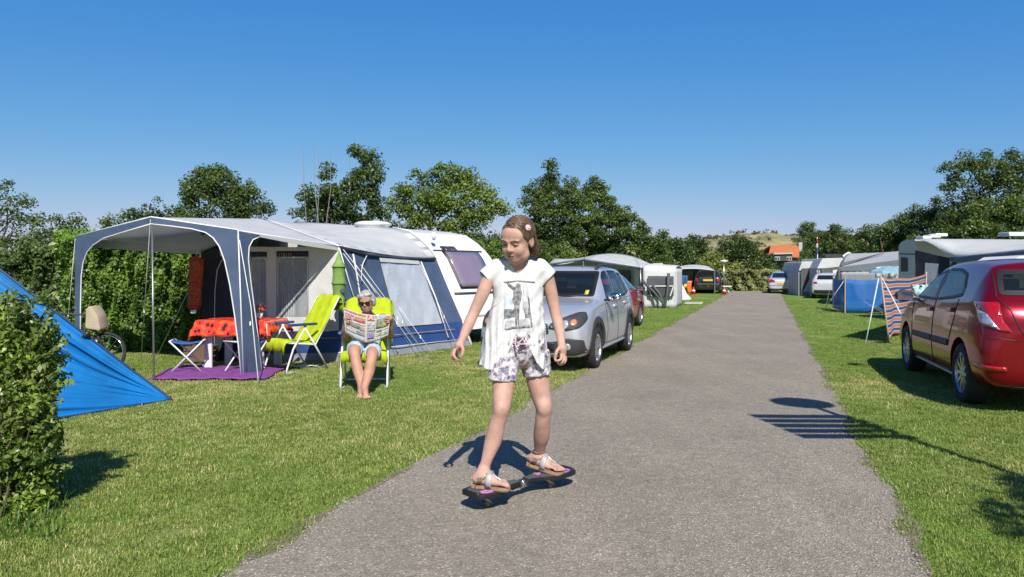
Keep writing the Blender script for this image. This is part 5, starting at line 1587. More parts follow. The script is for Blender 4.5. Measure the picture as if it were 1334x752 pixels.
for s in (1, -1):
    car.side('side_window', round_poly([(-.80, 1.05), (-1.04, 1.42), (-1.20, 1.505), (-1.45, 1.525), (-1.42, 1.045)], .03), M['glass'], s)
    car.side('side_window', round_poly([(-1.52, 1.045), (-1.55, 1.528), (-2.18, 1.515), (-2.30, 1.34), (-2.38, 1.07)], .03), M['glass'], s)
    car.side('rear_quarter_window', round_poly([(-2.44, 1.08), (-2.38, 1.30), (-2.28, 1.49), (-2.58, 1.47), (-2.74, 1.14)], .03), M['glass'], s)
    car.seam('door_seam', [(-.62, 1.0), (-.66, .6), (-.62, .34)], s); car.seam('door_seam', [(-1.485, 1.45), (-1.47, 1.0), (-1.48, .34)], s)
    car.seam('door_seam', [(-2.42, 1.0), (-2.36, .78), (-2.22, .62)], s); car.seam('sill_seam', [(-.55, .345), (-1.5, .335), (-2.1, .345)], s)
    car.side('sill_trim', [(-.42, .30), (-.42, .23), (-2.2, .23), (-2.2, .30)], M['silver'], s, .02, .2, skirt=.03)
    car.side('door_handle', round_poly([(-1.22, .90), (-1.22, .94), (-1.42, .945), (-1.42, .905)], .015), M['silver'], s, .022, .1, skirt=.03)
    car.side('door_handle', round_poly([(-2.10, .925), (-2.10, .965), (-2.30, .97), (-2.30, .93)], .015), M['silver'], s, .022, .1, skirt=.03)
    for x in (0, -2.589): car.arch_trim(x, s, .375, .475, .335, M['darktrim'])
    car.mirror(-.68, 1.08, s, M['chrome'] if s == 1 else M['silver'], .86)
    hl = [(.42, .80), (.50, .86), (.68, .865), (.80, .80), (.84, .70), (.76, .64), (.62, .655), (.48, .72)]
    car.end('headlight', round_poly([(s * a, z) for a, z in [(.30, .665), (.36, .76), (.50, .82), (.70, .905), (.80, .90), (.835, .78), (.78, .68), (.58, .635)]], .05), M['darktrim'], True, .014, .03)
    car.end('headlight_lens', round_poly([(s * a, z) for a, z in [(.34, .675), (.38, .74), (.50, .785), (.60, .79), (.62, .70), (.54, .65)]], .03), M['lamp'], True, .020, .03)
    car.end('headlight_bulb', [(s * (.42 + .05 * math.cos(a)), .715 + .045 * math.sin(a)) for a in np.linspace(0, 2 * PI, 17)[:-1]], M['chrome'], True, .026, .1)
    car.end('indicator', [(s * (.68 + .045 * math.cos(a)), .755 + .05 * math.sin(a)) for a in np.linspace(0, 2 * PI, 17)[:-1]], M['amber'], True, .023, .1)
    car.end('fog_lamp', [(s * (.60 + .055 * math.cos(a)), .40 + .055 * math.sin(a)) for a in np.linspace(0, 2 * PI, 17)[:-1]], M['lamp'], True, .03, .1, skirt=.04)
    zr = lambda x: car.bvh.ray_cast(Vector((x, s * .555, 4)), Vector((0, 0, -1)))[0].z
    rr = MB(); rr.tube([(-1.20, s * .555, zr(-1.2) - .01), (-1.28, s * .555, zr(-1.28) + .045), (-1.9, s * .555, zr(-1.9) + .055), (-2.55, s * .555, zr(-2.55) + .045), (-2.65, s * .555, zr(-2.65) - .01)], .02, 8); car.put(car.me(rr), 'roof_rail', M['darktrim'], smooth=True)
    rr = MB(); rr.box((-1.26, s * .555, zr(-1.26) + .022), (.16, .045, .06)); car.put(car.me(rr), 'rail_foot', M['darktrim'])
car.end('lower_bumper', round_poly([(-.82, .50), (-.60, .53), (-.40, .47), (.40, .47), (.60, .53), (.82, .50), (.84, .30), (.70, .27), (-.70, .27), (-.84, .30)], .03), M['darktrim'], True, .020, .03, skirt=.03)
car.end('skid_plate', round_poly([(-.42, .30), (.42, .30), (.36, .245), (-.36, .245)], .01), M['alloy'], True, .03, .1, skirt=.03)
car.end('lower_grille', round_poly([(-.40, .46), (.40, .46), (.40, .34), (-.40, .34)], .02), M['black'], True, .026, .1)
for z in (.60, .635, .67, .705): car.end('grille_bar', [(-.30, z), (.30, z), (.30, z + .014), (-.30, z + .014)], M['chrome'], True, .02, .1)
car.end('grille', round_poly([(-.32, .585), (.32, .585), (.30, .735), (-.30, .735)], .03), M['black'], True, .010, .1)
car.plate(0, .53, True)
car.end('windscreen', round_poly([(-.69, 1.10), (.69, 1.10), (.645, 1.42), (.62, 1.515), (-.62, 1.515), (-.645, 1.42)], .04), M['glass'], True, .005, .07)
car.end('yellow_sticker', [(.52, 1.13), (.58, 1.13), (.58, 1.20), (.52, 1.20)], mat('yellow sticker', (.7, .55, .08), .6), True, .010, .1)
car.end('rear_window', round_poly([(-.58, 1.12), (.58, 1.12), (.52, 1.40), (-.52, 1.40)], .04), M['glass'], False, .005, .1)
for y0, y1 in ((-.55, .02), (.02, .60)):
    w = MB(); w.tube([(-.40, y0 + .02, 1.075), (-.43, (y0 + y1) / 2, 1.10), (-.50, y1, 1.125)], .010, 6); car.put(car.me(w), 'wiper', M['black'])
car.seam('bonnet_seam', [(-.60, 1.05), (-.55, .92), (-.50, .84)], 1, .008, 'end')
an = MB(); an.tube([(-1.22, .30, 1.53), (-1.42, .30, 1.78)], .004, 5); car.put(car.me(an), 'aerial', M['black'])

car.open_windows(); car.cabin(1.5)
# --- deep red hatchback seen from behind at the right edge
ST_Y = [
    (.80, .34, .50, .60, .66, .46, .60, .54, .42), (.76, .22, .48, .68, .76, .66, .77, .70, .52), (.55, .18, .48, .80, .88, .74, .845, .77, .60), (.15, .17, .52, .90, .98, .77, .86, .80, .66),
    (-.15, .17, .54, .94, 1.05, .77, .865, .815, .68), (-.50, .17, .54, .955, 1.225, .77, .865, .82, .66), (-.95, .17, .54, .965, 1.40, .77, .865, .82, .625), (-1.20, .17, .54, .97, 1.445, .77, .865, .82, .615),
    (-1.75, .17, .54, .995, 1.475, .77, .865, .82, .61), (-2.35, .17, .54, 1.02, 1.465, .77, .865, .815, .61), (-2.74, .19, .56, 1.04, 1.425, .765, .865, .81, .62), (-2.90, .21, .60, 1.05, 1.29, .76, .86, .80, .645), (-3.04, .23, .62, 1.02, 1.12, .75, .85, .79, .66), (-3.15, .25, .60, .92, 1.0, .73, .83, .76, .62), (-3.20, .32, .56, .76, .86, .62, .74, .66, .52)]
wr = G(1258, 525.5); wf = G(1186, 483)
hd = (wf - wr).normalized(); lf = Vector((-hd.y, hd.x, 0)); sc = (wf - wr).length / 2.51
y_loc = wf - lf * (.80 * sc)
car = Car('parked_car', 'deep red hatchback at the right edge seen from behind', M['darkred'], ST_Y, y_loc, hd, sc, 'cars parked at the pitches', 2.51, r=.305, half=.855, arch=.355, spokes=10, cr=(10,), zk=.84)
for s in (1, -1):
    car.side('side_window', round_poly([(-.42, 1.0), (-.60, 1.16), (-.95, 1.355), (-1.30, 1.425), (-1.36, 1.00)], .03), M['glass'], s)
    car.side('side_window', round_poly([(-1.45, 1.005), (-1.38, 1.43), (-1.85, 1.43), (-2.15, 1.37), (-2.34, 1.20), (-2.36, 1.09), (-2.1, 1.05)], .04), M['glass'], s)
    car.seam('door_seam', [(-.32, .96), (-.38, .6), (-.34, .28)], s); car.seam('door_seam', [(-1.40, 1.43), (-1.41, 1.0), (-1.40, .28)], s); car.seam('door_seam', [(-2.30, 1.05), (-2.26, .85), (-2.12, .62)], s)
    car.seam('sill_seam', [(-.34, .285), (-1.3, .27), (-2.1, .285)], s)
    car.side('rub_strip', round_poly([(-.42, .52), (-.42, .585), (-1.38, .60), (-1.38, .53)], .01), M['darktrim'], s, .014, .15, skirt=.02)
    car.side('rub_strip', round_poly([(-1.43, .53), (-1.43, .60), (-2.10, .61), (-2.06, .54)], .01), M['darktrim'], s, .014, .15, skirt=.02)
    car.side('sill_trim', [(-.40, .245), (-.40, .225), (-2.12, .225), (-2.12, .245)], M['alloy'], s, .014, .2)
    car.side('door_handle', round_poly([(-1.16, .865), (-1.16, .91), (-1.34, .92), (-1.34, .875)], .02), M['darkred'], s, .026, .1, skirt=.03)
    car.side('door_handle', round_poly([(-2.02, .90), (-2.02, .945), (-2.20, .955), (-2.20, .91)], .02), M['darkred'], s, .026, .1, skirt=.03)
    car.mirror(-.48, 1.02, s, M['darktrim'], .84)
    D = Vector((.93, -s * .37, 0))
    L = lambda q: [(h * (1 if s > 0 else -1), z) for h, z in q]
    car.oblique('tail_lamp', round_poly(L([(-.105, 1.045), (.13, 1.05), (.165, .89), (.245, .77), (.145, .785), (-.02, .845), (-.065, .975)]), .02), M['redlamp'], (-2.95, s * .76, 0), D)
    car.oblique('lamp_lens', round_poly(L([(-.058, .975), (.035, .945), (.15, .795), (-.015, .86)]), .02), M['lamp'], (-2.95, s * .76, 0), D, .014)
    car.oblique('reflector', round_poly(L([(-.085, .47), (.20, .455), (.20, .415), (-.07, .425)]), .01), M['redlamp'], (-2.95, s * .76, 0), D, .012)
car.end('rear_window', round_poly([(-.66, 1.125), (.66, 1.125), (.635, 1.32), (.60, 1.41), (-.60, 1.41), (-.635, 1.32)], .04), M['glass'], False, .006, .07)
car.end('windscreen', round_poly([(-.66, 1.08), (.66, 1.08), (.57, 1.41), (-.57, 1.41)], .04), M['glass'], True, .005, .1)
car.seam('tailgate_seam', [(.64, 1.44), (.685, 1.1), (.60, .98), (.54, .80), (.44, .68), (.25, .63), (-.25, .63), (-.44, .68), (-.54, .80), (-.60, .98), (-.685, 1.1), (-.64, 1.44)], -1, .010, 'end')
car.seam('bumper_seam', [(.82, .71), (.70, .715), (.55, .70)], -1, .007, 'end')
car.end('number_plate', [(-.26, .70), (.26, .70), (.26, .80), (-.26, .80)], M['yellow'], False, .012, .3)
car.end('lower_bumper', round_poly([(-.60, .27), (.60, .27), (.58, .22), (-.58, .22)], .02), M['darktrim'], False, .008, .1)
x0 = -3.18
h, n, _, _ = car.bvh.ray_cast(Vector((-6, .36, .905)), Vector((1, 0, 0)))
h2, _, _, _ = car.bvh.ray_cast(Vector((-6, .20, .905)), Vector((1, 0, 0)))
tm = text_mesh('TOYOTA', M['chrome'], 'lettering', car.t, (h + Vector((-.014, .03, 0))) * sc, (h2 - h), (0.15, 0, 1), 0.075 * sc, .004, world=False, bold=.002)
wi = MB(); wi.tube([(-2.96, .02, 1.13), (-2.86, -.34, 1.22)], .010, 6); car.put(car.me(wi), 'wiper', M['black'])

car.open_windows(); car.cabin(1.42)
# --- plainer cars farther off
def far_car(label, paint, st, px_wheel, Y, hd, sc, side, wb, roof_hi, **k):
    hd = Vector(hd).normalized(); lf = Vector((-hd.y, hd.x, 0))
    loc = GX(px_wheel, Y)
    car = Car('parked_car', label, paint, st, loc, hd, sc, 'cars parked at the pitches', wb, r=.31, half=.85, arch=.36, detail=False)
    return car
# red hatch behind the silver one, pointing away: front right wheel shows
hd = Vector((.40, .92, 0)).normalized(); rt = Vector((hd.y, -hd.x, 0))
q = G(832.5, 424.5); sc = .93
car = Car('parked_car', 'bright red hatchback half hidden behind the silver crossover', M['redpaint'], ST_Y, q - rt * .8 * sc, hd, sc, 'cars parked at the pitches', 2.51, r=.305, half=.85, arch=.355, spokes=9, zk=.84)
for s in (1, -1):
    car.side('side_window', round_poly([(-.42, 1.0), (-.60, 1.16), (-.95, 1.355), (-1.30, 1.425), (-1.36, 1.00)], .03), M['glass'], s)
    car.side('side_window', round_poly([(-1.45, 1.005), (-1.38, 1.43), (-1.85, 1.43), (-2.15, 1.37), (-2.34, 1.20), (-2.36, 1.09), (-2.1, 1.05)], .04), M['glass'], s)
    car.mirror(-.48, 1.02, s, M['black'], .84)
    car.seam('door_seam', [(-.32, .96), (-.38, .6), (-.34, .28)], s); car.seam('door_seam', [(-1.40, 1.43), (-1.41, 1.0), (-1.40, .28)], s)
    car.side('headlight', round_poly([(.70, .70), (.62, .80), (.36, .88), (.40, .78), (.55, .70)], .03), M['lamp'], s, .008, .06)
    car.side('tail_lamp', round_poly([(-2.62, 1.0), (-2.95, .98), (-3.08, .78), (-2.9, .80)], .02), M['redlamp'], s, .008, .06)
car.end('rear_window', round_poly([(-.575, 1.10), (.575, 1.10), (.50, 1.385), (-.50, 1.385)], .04), M['glass'], False, .006, .07)
car.end('windscreen', round_poly([(-.66, 1.08), (.66, 1.08), (.57, 1.41), (-.57, 1.41)], .04), M['glass'], True, .005, .1)
# black estate with yellow plate
ST_E = [list(r) for r in ST_Y]
for r in ST_E:
    if r[0] < -2: r[4] = max(r[4], r[4] + .06); r[0] -= .45
ST_E = [tuple(r) for r in ST_E]
hd = Vector((.30, 1, 0)).normalized()
bk = GX(922.5, 43.8)
car = Car('parked_car', 'black estate car with yellow plate at the far left of the road', M['blackpaint'], ST_E, bk + hd * 2.8, hd, .92, 'cars parked at the pitches', 2.6, r=.31, half=.85, arch=.36, detail=False)
car.end('rear_window', round_poly([(-.57, 1.06), (.57, 1.06), (.48, 1.40), (-.48, 1.40)], .04), M['glass'], False, .008, .1)
car.end('number_plate', [(-.30, .80), (.30, .80), (.30, .92), (-.30, .92)], M['yellow'], False, .016, .3)
for s in (1, -1):
    car.end('tail_lamp', [(s * .60, .78), (s * .74, .78), (s * .76, 1.0), (s * .63, 1.0)], M['redlamp'], False, .012, .1)
    car.side('side_window', round_poly([(-.45, 1.0), (-.95, 1.34), (-1.36, 1.40), (-1.40, 1.0)], .03), M['glass'], s); car.side('side_window', round_poly([(-1.48, 1.0), (-1.45, 1.41), (-2.3, 1.40), (-2.4, 1.05)], .03), M['glass'], s)
car.end('bumper_strip', [(-.72, .60), (.72, .60), (.72, .65), (-.72, .65)], M['chrome'], False, .014, .2)
car.end('fog_lamp', [(-.08, .44), (.06, .44), (.06, .50), (-.08, .50)], M['redlamp'], False, .016, .2)
# silver saloon at the far right
ST_M = [
    (.80, .34, .50, .58, .64, .46, .62, .56, .44), (.72, .24, .48, .66, .74, .66, .78, .72, .52), (.4, .19, .48, .78, .84, .74, .85, .78, .6), (-.2, .18, .52, .88, .93, .76, .88, .83, .66),
    (-.50, .18, .54, .92, 1.0, .76, .88, .83, .66), (-1.0, .18, .54, .93, 1.25, .76, .88, .83, .60), (-1.35, .18, .54, .94, 1.39, .76, .88, .83, .55), (-1.9, .18, .54, .95, 1.43, .76, .88, .83, .54), (-2.4, .18, .54, .96, 1.37, .76, .88, .82, .53),
    (-2.8, .20, .56, .97, 1.20, .76, .87, .81, .56), (-3.1, .23, .60, .97, 1.03, .75, .86, .79, .62), (-3.5, .26, .62, .94, .99, .74, .85, .78, .64), (-3.68, .28, .60, .86, .92, .72, .82, .74, .6), (-3.74, .33, .56, .72, .80, .6, .72, .64, .5)]
hd = Vector((.35, 1, 0)).normalized()
car = Car('parked_car', 'silver saloon seen from behind at the far right of the road', M['whitepaint'], ST_M, GX(1019, 43.2) + hd * 3.3, hd, .93, 'cars parked at the pitches', 2.85, r=.31, half=.88, arch=.36, detail=False)
car.end('rear_window', round_poly([(-.62, 1.02), (.62, 1.02), (.52, 1.33), (-.52, 1.33)], .05), M['glass'], False, .008, .1)
car.end('number_plate', [(-.30, .62), (.30, .62), (.30, .72), (-.30, .72)], M['yellow'], False, .014, .3)
for s in (1, -1):
    car.end('tail_lamp', round_poly([(s * a, z) for a, z in ((.40, .74), (.80, .70), (.80, .90), (.62, .93), (.46, .86))], .04), M['redlamp'], False, .012, .08)
    car.side('side_window', round_poly([(-.75, .97), (-1.3, 1.30), (-1.62, 1.35), (-1.64, .98)], .03), M['glass'], s); car.side('side_window', round_poly([(-1.70, .98), (-1.68, 1.355), (-2.3, 1.32), (-2.6, 1.05)], .03), M['glass'], s)
    car.mirror(-.75, 1.0, s, M['whitepaint'], .87)
car.end('bumper_strip', [(-.78, .50), (.78, .50), (.78, .53), (-.78, .53)], M['darktrim'], False, .012, .2)
# white hatch behind the blue windbreak
hd = Vector((.45, 1, 0)).normalized()
car = Car('parked_car', 'white hatchback half hidden behind the blue windbreak', M['whitepaint'], ST_Y, GX(1078, 35.4) + hd * 2.9, hd, .86, 'cars parked at the pitches', 2.51, r=.305, half=.85, arch=.355, detail=False, zk=.84)
for s in (1, -1):
    car.side('side_window', round_poly([(-.42, 1.0), (-.95, 1.355), (-1.30, 1.425), (-1.36, 1.0)], .03), M['glass'], s); car.side('side_window', round_poly([(-1.45, 1.0), (-1.38, 1.43), (-2.15, 1.37), (-2.36, 1.09)], .03), M['glass'], s)
    car.side('tail_lamp', round_poly([(-2.62, 1.0), (-2.95, .98), (-3.08, .78), (-2.9, .80)], .02), M['redlamp'], s, .008, .06)
    car.end('tail_lamp', [(s * .50, .86), (s * .74, .84), (s * .74, .97), (s * .56, .97)], M['redlamp'], False, .010, .08)
car.end('rear_window', round_poly([(-.575, 1.10), (.575, 1.10), (.50, 1.385), (-.50, 1.385)], .04), M['glass'], False, .006, .07)
car.end('lower_bumper', [(-.72, .50), (.72, .50), (.70, .30), (-.70, .30)], M['black'], False, .010, .1)

# ================================================================== THE GIRL ON THE BOARD
U = 4.45 / F            # metres per photo pixel at the girl
def head_frame(center, yaw, pitch, roll=0.0):
    # yaw: 0 looks at the camera (-Y), positive turns to picture left; pitch: positive looks down
    f = Vector((-math.sin(yaw) * math.cos(pitch), -math.cos(yaw) * math.cos(pitch), -math.sin(pitch)))
    l = Vector((math.cos(yaw), -math.sin(yaw), 0))          # her left, picture right
    l = Matrix.Rotation(roll, 3, f) @ l
    u = l.cross(f) * -1
    if u.z < 0: u = -u
    return Vector(center), l, f, u
def face_sdf(s, fr, q, ear=True, lift=1.0, hairless=True):
    c, l, f, u = fr
    R = np.array([list(l), list(f), list(u)]).T          # columns local axes (left, forward, up)
    W = lambda a, b, d: c + (l * a + f * b + u * d) * q
    s.ell(W(0, -.018, .036), np.array((.074, .092, .082)) * q, R, .01)
    s.ell(W(0, .026, -.030), np.array((.0595, .062, .078)) * q, R, .03 * q)
    s.ell(W(0, .048, -.085), np.array((.030, .028, .026)) * q, R, .03 * q)
    s.ell(W(0, .058, .045), np.array((.058, .030, .04)) * q, R, .03 * q)          # forehead
    for k in (-1, 1):
        s.ell(W(k * .036, .058, -.034), np.array((.026, .024, .026)) * q, R, .02 * q)   # cheek
        s.ell(W(k * .044, .018, -.070), np.array((.022, .034, .022)) * q, R, .03 * q)   # jaw corner
    for k in (-1, 1):
        s.ell(W(k * .031, .093, .004), np.array((.019, .013, .012)) * q, R, .012 * q, 'sub')
        s.ell(W(k * .031, .0745, .002), np.array((.0145, .013, .0115)) * q, R, .004 * q)  # eyeball with lid
        s.cone(W(k * .012, .089, .022), W(k * .046, .078, .021), .0075 * q, .006 * q, .010 * q)
    s.cone(W(0, .086, .012), W(0, .101, -.024), .0075 * q, .0105 * q, .012 * q)
    for k in (-1, 1): s.ell(W(k * .0105, .091, -.029), np.array((.008, .009, .007)) * q, R, .006 * q)
    s.cone(W(-.017, .079, -.053), W(.017, .079, -.053), .0055 * q, .0055 * q, .006 * q)
    s.cone(W(0, .084, -.052), W(0, .084, -.053), .006 * q, .006 * q, .006 * q)
    s.cone(W(-.014, .078, -.066), W(.014, .078, -.066), .0065 * q, .0065 * q, .006 * q)
    s.cone(W(-.020, .092, -.0595), W(.020, .092, -.0595), .0035 * q, .0035 * q, .004 * q, 'sub')
    if ear:
        for k in (-1, 1):
            s.ell(W(k * .076, -.012, -.006), np.array((.010, .021, .031)) * q, R, .008 * q)
            s.ell(W(k * .086, -.006, .0), np.array((.007, .011, .018)) * q, R, .006 * q, 'sub')
    return W, R

girl = thing('person', 'girl in white printed t-shirt and patterned shorts balancing on the caster board', 'person', G(668, 640))
s = SDF(P(575, 700, 4.45) - Vector((0, .62, -.22)), P(765, 268, 4.45) + Vector((0, .72, 0)), .0052)
s.D = np.full(s.n, 1.0, np.float32)
hc = P(674.5, 314, 4.37)
GF = head_frame(hc, math.radians(31), math.radians(17), math.radians(-4))
Q = 1.14
Wg, Rg = face_sdf(s, GF, Q)
# neck and trunk
s.cone(P(676, 331, 4.43), P(677, 352, 4.47), .047, .058, .03)
s.ell(P(676, 372, 4.47), (.135, .085, .13), None, .05)
s.ell(P(675.5, 350, 4.463), (.10, .078, .058), None, .04)
s.cone(P(674, 338, 4.472), P(657, 346.5, 4.468), .052, .043, .03); s.cone(P(678, 337.5, 4.472), P(694, 345.5, 4.478), .052, .043, .03)
s.ell(P(677, 412, 4.47), (.122, .085, .17), None, .05)
s.ell(P(677, 455, 4.46), (.142, .10, .12), None, .05)
s.cone(P(650, 354, 4.45), P(640, 358, 4.44), .050, .042, .04); s.cone(P(702, 352, 4.48), P(711, 357, 4.48), .048, .042, .04)
# arms
def arm(pts, rs): s.chain(pts, rs, .012)
arm([P(638, 359, 4.44), P(629, 382, 4.42), P(617, 408, 4.40), P(610, 424, 4.37), P(601.5, 443, 4.33)], [.042, .040, .0335, .033, .0225])
arm([P(712, 358, 4.48), P(718, 382, 4.50), P(724, 409, 4.50), P(728.5, 427, 4.47), P(731.5, 448, 4.42)], [.042, .040, .0335, .033, .0225])
# hands: palm, four bent fingers, thumb
def hand(palm, fingers, thumb, squash):
    for i in range(len(palm) - 1): s.cone(palm[i][0], palm[i + 1][0], palm[i][1], palm[i + 1][1], .008)
    for fg in fingers:
        n = len(fg); s.chain(fg, [.0105 - .0028 * i / (n - 1) for i in range(n)], .0035)
    n = len(thumb); s.chain(thumb, [.0125 - .003 * i / (n - 1) for i in range(n)], .006)
hand([(P(601, 445, 4.33), .023), (P(598.5, 450, 4.32), .026), (P(596, 455, 4.33), .022)],
     [[P(592.5, 456, 4.295), P(591, 462.5, 4.275), P(593.5, 467, 4.272), P(597, 469.5, 4.285)],
      [P(591.5, 456, 4.325), P(589.5, 462, 4.315), P(591, 467.5, 4.31), P(594.5, 471, 4.325)],
      [P(593, 457, 4.353), P(591, 463, 4.352), P(592.5, 468, 4.352), P(595.5, 470.5, 4.362)],
      [P(596, 457, 4.378), P(595, 462, 4.385), P(596, 466, 4.39), P(598, 468, 4.395)]],
     [P(600.5, 449, 4.305), P(603, 455, 4.285), P(602.5, 461, 4.28), P(600.5, 465.5, 4.285)], None)
hand([(P(731.5, 449, 4.42), .023), (P(732.5, 455, 4.40), .027), (P(733, 460, 4.40), .023)],
     [[P(731.5, 462, 4.365), P(731, 467.5, 4.345), P(727.5, 470, 4.342), P(723.5, 470, 4.352)],
      [P(734, 463, 4.385), P(734.5, 469, 4.37), P(731, 473, 4.366), P(726.5, 473.5, 4.375)],
      [P(735.5, 463, 4.412), P(736.5, 469.5, 4.405), P(733.5, 474, 4.402), P(729, 475.5, 4.408)],
      [P(735.5, 462, 4.438), P(737, 467.5, 4.442), P(735.5, 472, 4.444), P(732, 474.5, 4.447)]],
     [P(729, 453, 4.385), P(725.5, 458, 4.365), P(724, 463, 4.36), P(723, 467.5, 4.365)], None)
# legs
s.chain([P(658, 462, 4.44), P(656.5, 490, 4.40), P(655, 512, 4.36), P(653, 533, 4.31), P(648.5, 550, 4.31), P(643, 572, 4.32), P(634.5, 598, 4.305), P(630, 612, 4.305)], [.080, .071, .062, .0515, .047, .0515, .034, .031], .02)
s.chain([P(698, 462, 4.50), P(700, 490, 4.50), P(704, 512, 4.50), P(708.5, 531, 4.49), P(707, 548, 4.51), P(705.5, 566, 4.57), P(702.5, 586, 4.64), P(700, 596, 4.655)], [.080, .072, .063, .0515, .047, .050, .034, .031], .02)
s.ell(P(652.5, 532, 4.275), (.035, .03, .042), None, .03); s.ell(P(709, 531, 4.455), (.035, .03, .042), None, .03)
s.ell(P(645, 570, 4.36), (.036, .04, .075), None, .03); s.ell(P(706, 562, 4.58), (.036, .04, .07), None, .03)
# feet in local frames: heel, forward axis, up
def foot(heel, toe, side, up, Lf):
    heel = Vector(heel); f = (Vector(toe) - heel).normalized(); sd = Vector(side); sd = (sd - f * sd.dot(f)).normalized()
    u = f.cross(sd); u = u if u.z > 0 else -u
    W = lambda a, b, c: heel + f * (a * Lf) + sd * b + u * c
    s.cone(W(.10, 0, .034), W(.30, 0, .045), .033, .032, .02)
    s.cone(W(.28, 0, .060), W(.55, 0, .040), .030, .024, .03)
    s.cone(W(.30, -.012, .028), W(.70, -.022, .020), .026, .020, .02)
    s.cone(W(.30, .012, .028), W(.66, .026, .018), .024, .017, .02)
    for i, (b, l, r) in enumerate(((-.034, .985, .0145), (-.012, .975, .0105), (.006, .945, .010), (.023, .905, .0095), (.038, .86, .009))):
        s.chain([W(.66, b * .9, .022), W(.82, b, .022), W(l, b * 1.02, .013)], [r * 1.05, r * .95, r * .9], .004)
    return W
HL = P(617, 630, 4.285); TL = P(663.5, 634, 4.235)
HR = P(688.5, 602, 4.675); TR = P(731.5, 616, 4.59)
WL = foot(HL, TL, (-.1, .99, 0), 1, (TL - HL).length); WR = foot(HR, TR, (-.1, -.99, 0), 1, (TR - HR).length)
s.cone(P(630, 612, 4.305), WL(.22, 0, .05), .032, .034, .02); s.cone(P(700, 596, 4.655), WR(.22, 0, .05), .032, .034, .02)
bm_ = smooth_mesh(s.mesh('body'), 2)
bodyo = link_mesh(bm_, 'body', M['skin'], girl, True)
gb = bvh_of(bpy.data.meshes[bm_.name]) if False else BVHTree.FromPolygons([v.co + girl.location for v in bm_.vertices], [tuple(p.vertices) for p in bm_.polygons])

M['girllips'] = mat('soft lips', (.52, .24, .19), .45)
# face details laid on the head
def on_face(Wf, fr, q, poly, name, m, parent, off=.0012, step=.006, bv=None):
    c, l, f, u = fr
    frm = lambda a, b: (c + (l * a + u * b) * q + f * .3, -f)
    me = decal(bv, poly, frm, off, step, .003); me.name = name
    return link_mesh(me, name, m, parent, True)
for k in (-1, 1):
    on_face(Wg, GF, Q, round_poly([(k * .012, .0215), (k * .030, .0275), (k * .049, .022), (k * .048, .018), (k * .030, .0225), (k * .013, .0165)], .002), 'eyebrow', M['brow'], girl, bv=gb)
    on_face(Wg, GF, Q, round_poly([(k * .0165, .0005), (k * .030, .0045), (k * .046, .0005), (k * .045, -.0035), (k * .031, -.003), (k * .018, -.0025)], .002), 'eyelashes', M['lash'], girl, bv=gb)
on_face(Wg, GF, Q, round_poly([(-.021, -.058), (-.008, -.0515), (0, -.053), (.008, -.0515), (.021, -.058), (.009, -.0595), (-.009, -.0595)], .001), 'upper_lip', M['girllips'], girl, bv=gb)
on_face(Wg, GF, Q, round_poly([(-.017, -.061), (.017, -.061), (.009, -.070), (-.009, -.070)], .003), 'lower_lip', M['girllips'], girl, bv=gb)
on_face(Wg, GF, Q, round_poly([(-.020, -.0585), (.020, -.0585), (.013, -.0622), (-.013, -.0622)], .001), 'mouth_gap', M['lash'], girl, .0016, bv=gb)

# hair, drawn back and pinned, with a small knot behind the ear
hs = SDF(hc - Vector((.2, .2, .2)), hc + Vector((.2, .2, .2)), .0038)
c, l, f, u = GF
hs.ell(Wg(0, -.020, .040), np.array((.081, .100, .089)) * Q, Rg, .01)
hs.ell(Wg(0, -.075, -.035), np.array((.062, .038, .055)) * Q, Rg, .04)
sl, X, Y_, Z = hs.full()
x = ((X - c.x) * l.x + (Y_ - c.y) * l.y + (Z - c.z) * l.z) / Q
y = ((X - c.x) * f.x + (Y_ - c.y) * f.y + (Z - c.z) * f.z) / Q
z = ((X - c.x) * u.x + (Y_ - c.y) * u.y + (Z - c.z) * u.z) / Q
d = hs.D
part = np.arctan2(z - .03, x + .028)
d = d + .0011 * np.sin(np.arctan2(x + .028, y + .16) * 60 + z * 30) + .0008 * np.sin(part * 26 + y * 40) + .004 * np.exp(-((x + .028) / .006) ** 2) * (z > .05)
line = np.interp(np.asarray(y), [-.12, -.035, -.018, .0, .02, .04, .06, .075, .09, .12], [-.095, -.075, -.05, -.004, .010, .020, .030, .039, .044, .044]) - .006 * np.cos(x * 55)
d = np.maximum(d, (line - z) * Q * .8)
hs.D = d.astype(np.float32)
hs.ell(Wg(.060, -.062, -.052), np.array((.028, .028, .036)) * Q, Rg, .012)
hs.ell(Wg(.070, -.050, -.080), np.array((.014, .016, .022)) * Q, Rg, .012)
M['hair'] = mat('light brown hair', (.03, .015, .008), .36, var=.5, scale=26, col2=(.12, .066, .034), bump=.25, bscale=90)
hn = M['hair'].node_tree
for n in hn.nodes:
    if n.type == 'TEX_NOISE' and n.inputs['Scale'].default_value == 26:
        mp = hn.nodes.new('ShaderNodeMapping'); mp.inputs['Scale'].default_value = (2.2, .35, 1.2); mp.inputs['Rotation'].default_value = (0, .5, .4)
        tcn = [q for q in hn.nodes if q.type == 'TEX_COORD'][0]
        hn.links.new(tcn.outputs['Object'], mp.inputs['Vector']); hn.links.new(mp.outputs[0], n.inputs['Vector'])
hairm = smooth_mesh(hs.mesh('hair'), 1)
hair = link_mesh(hairm, 'hair', M['hair'], girl, True)
hb = BVHTree.FromPolygons([v.co + girl.location for v in hairm.vertices], [tuple(p.vertices) for p in hairm.polygons])
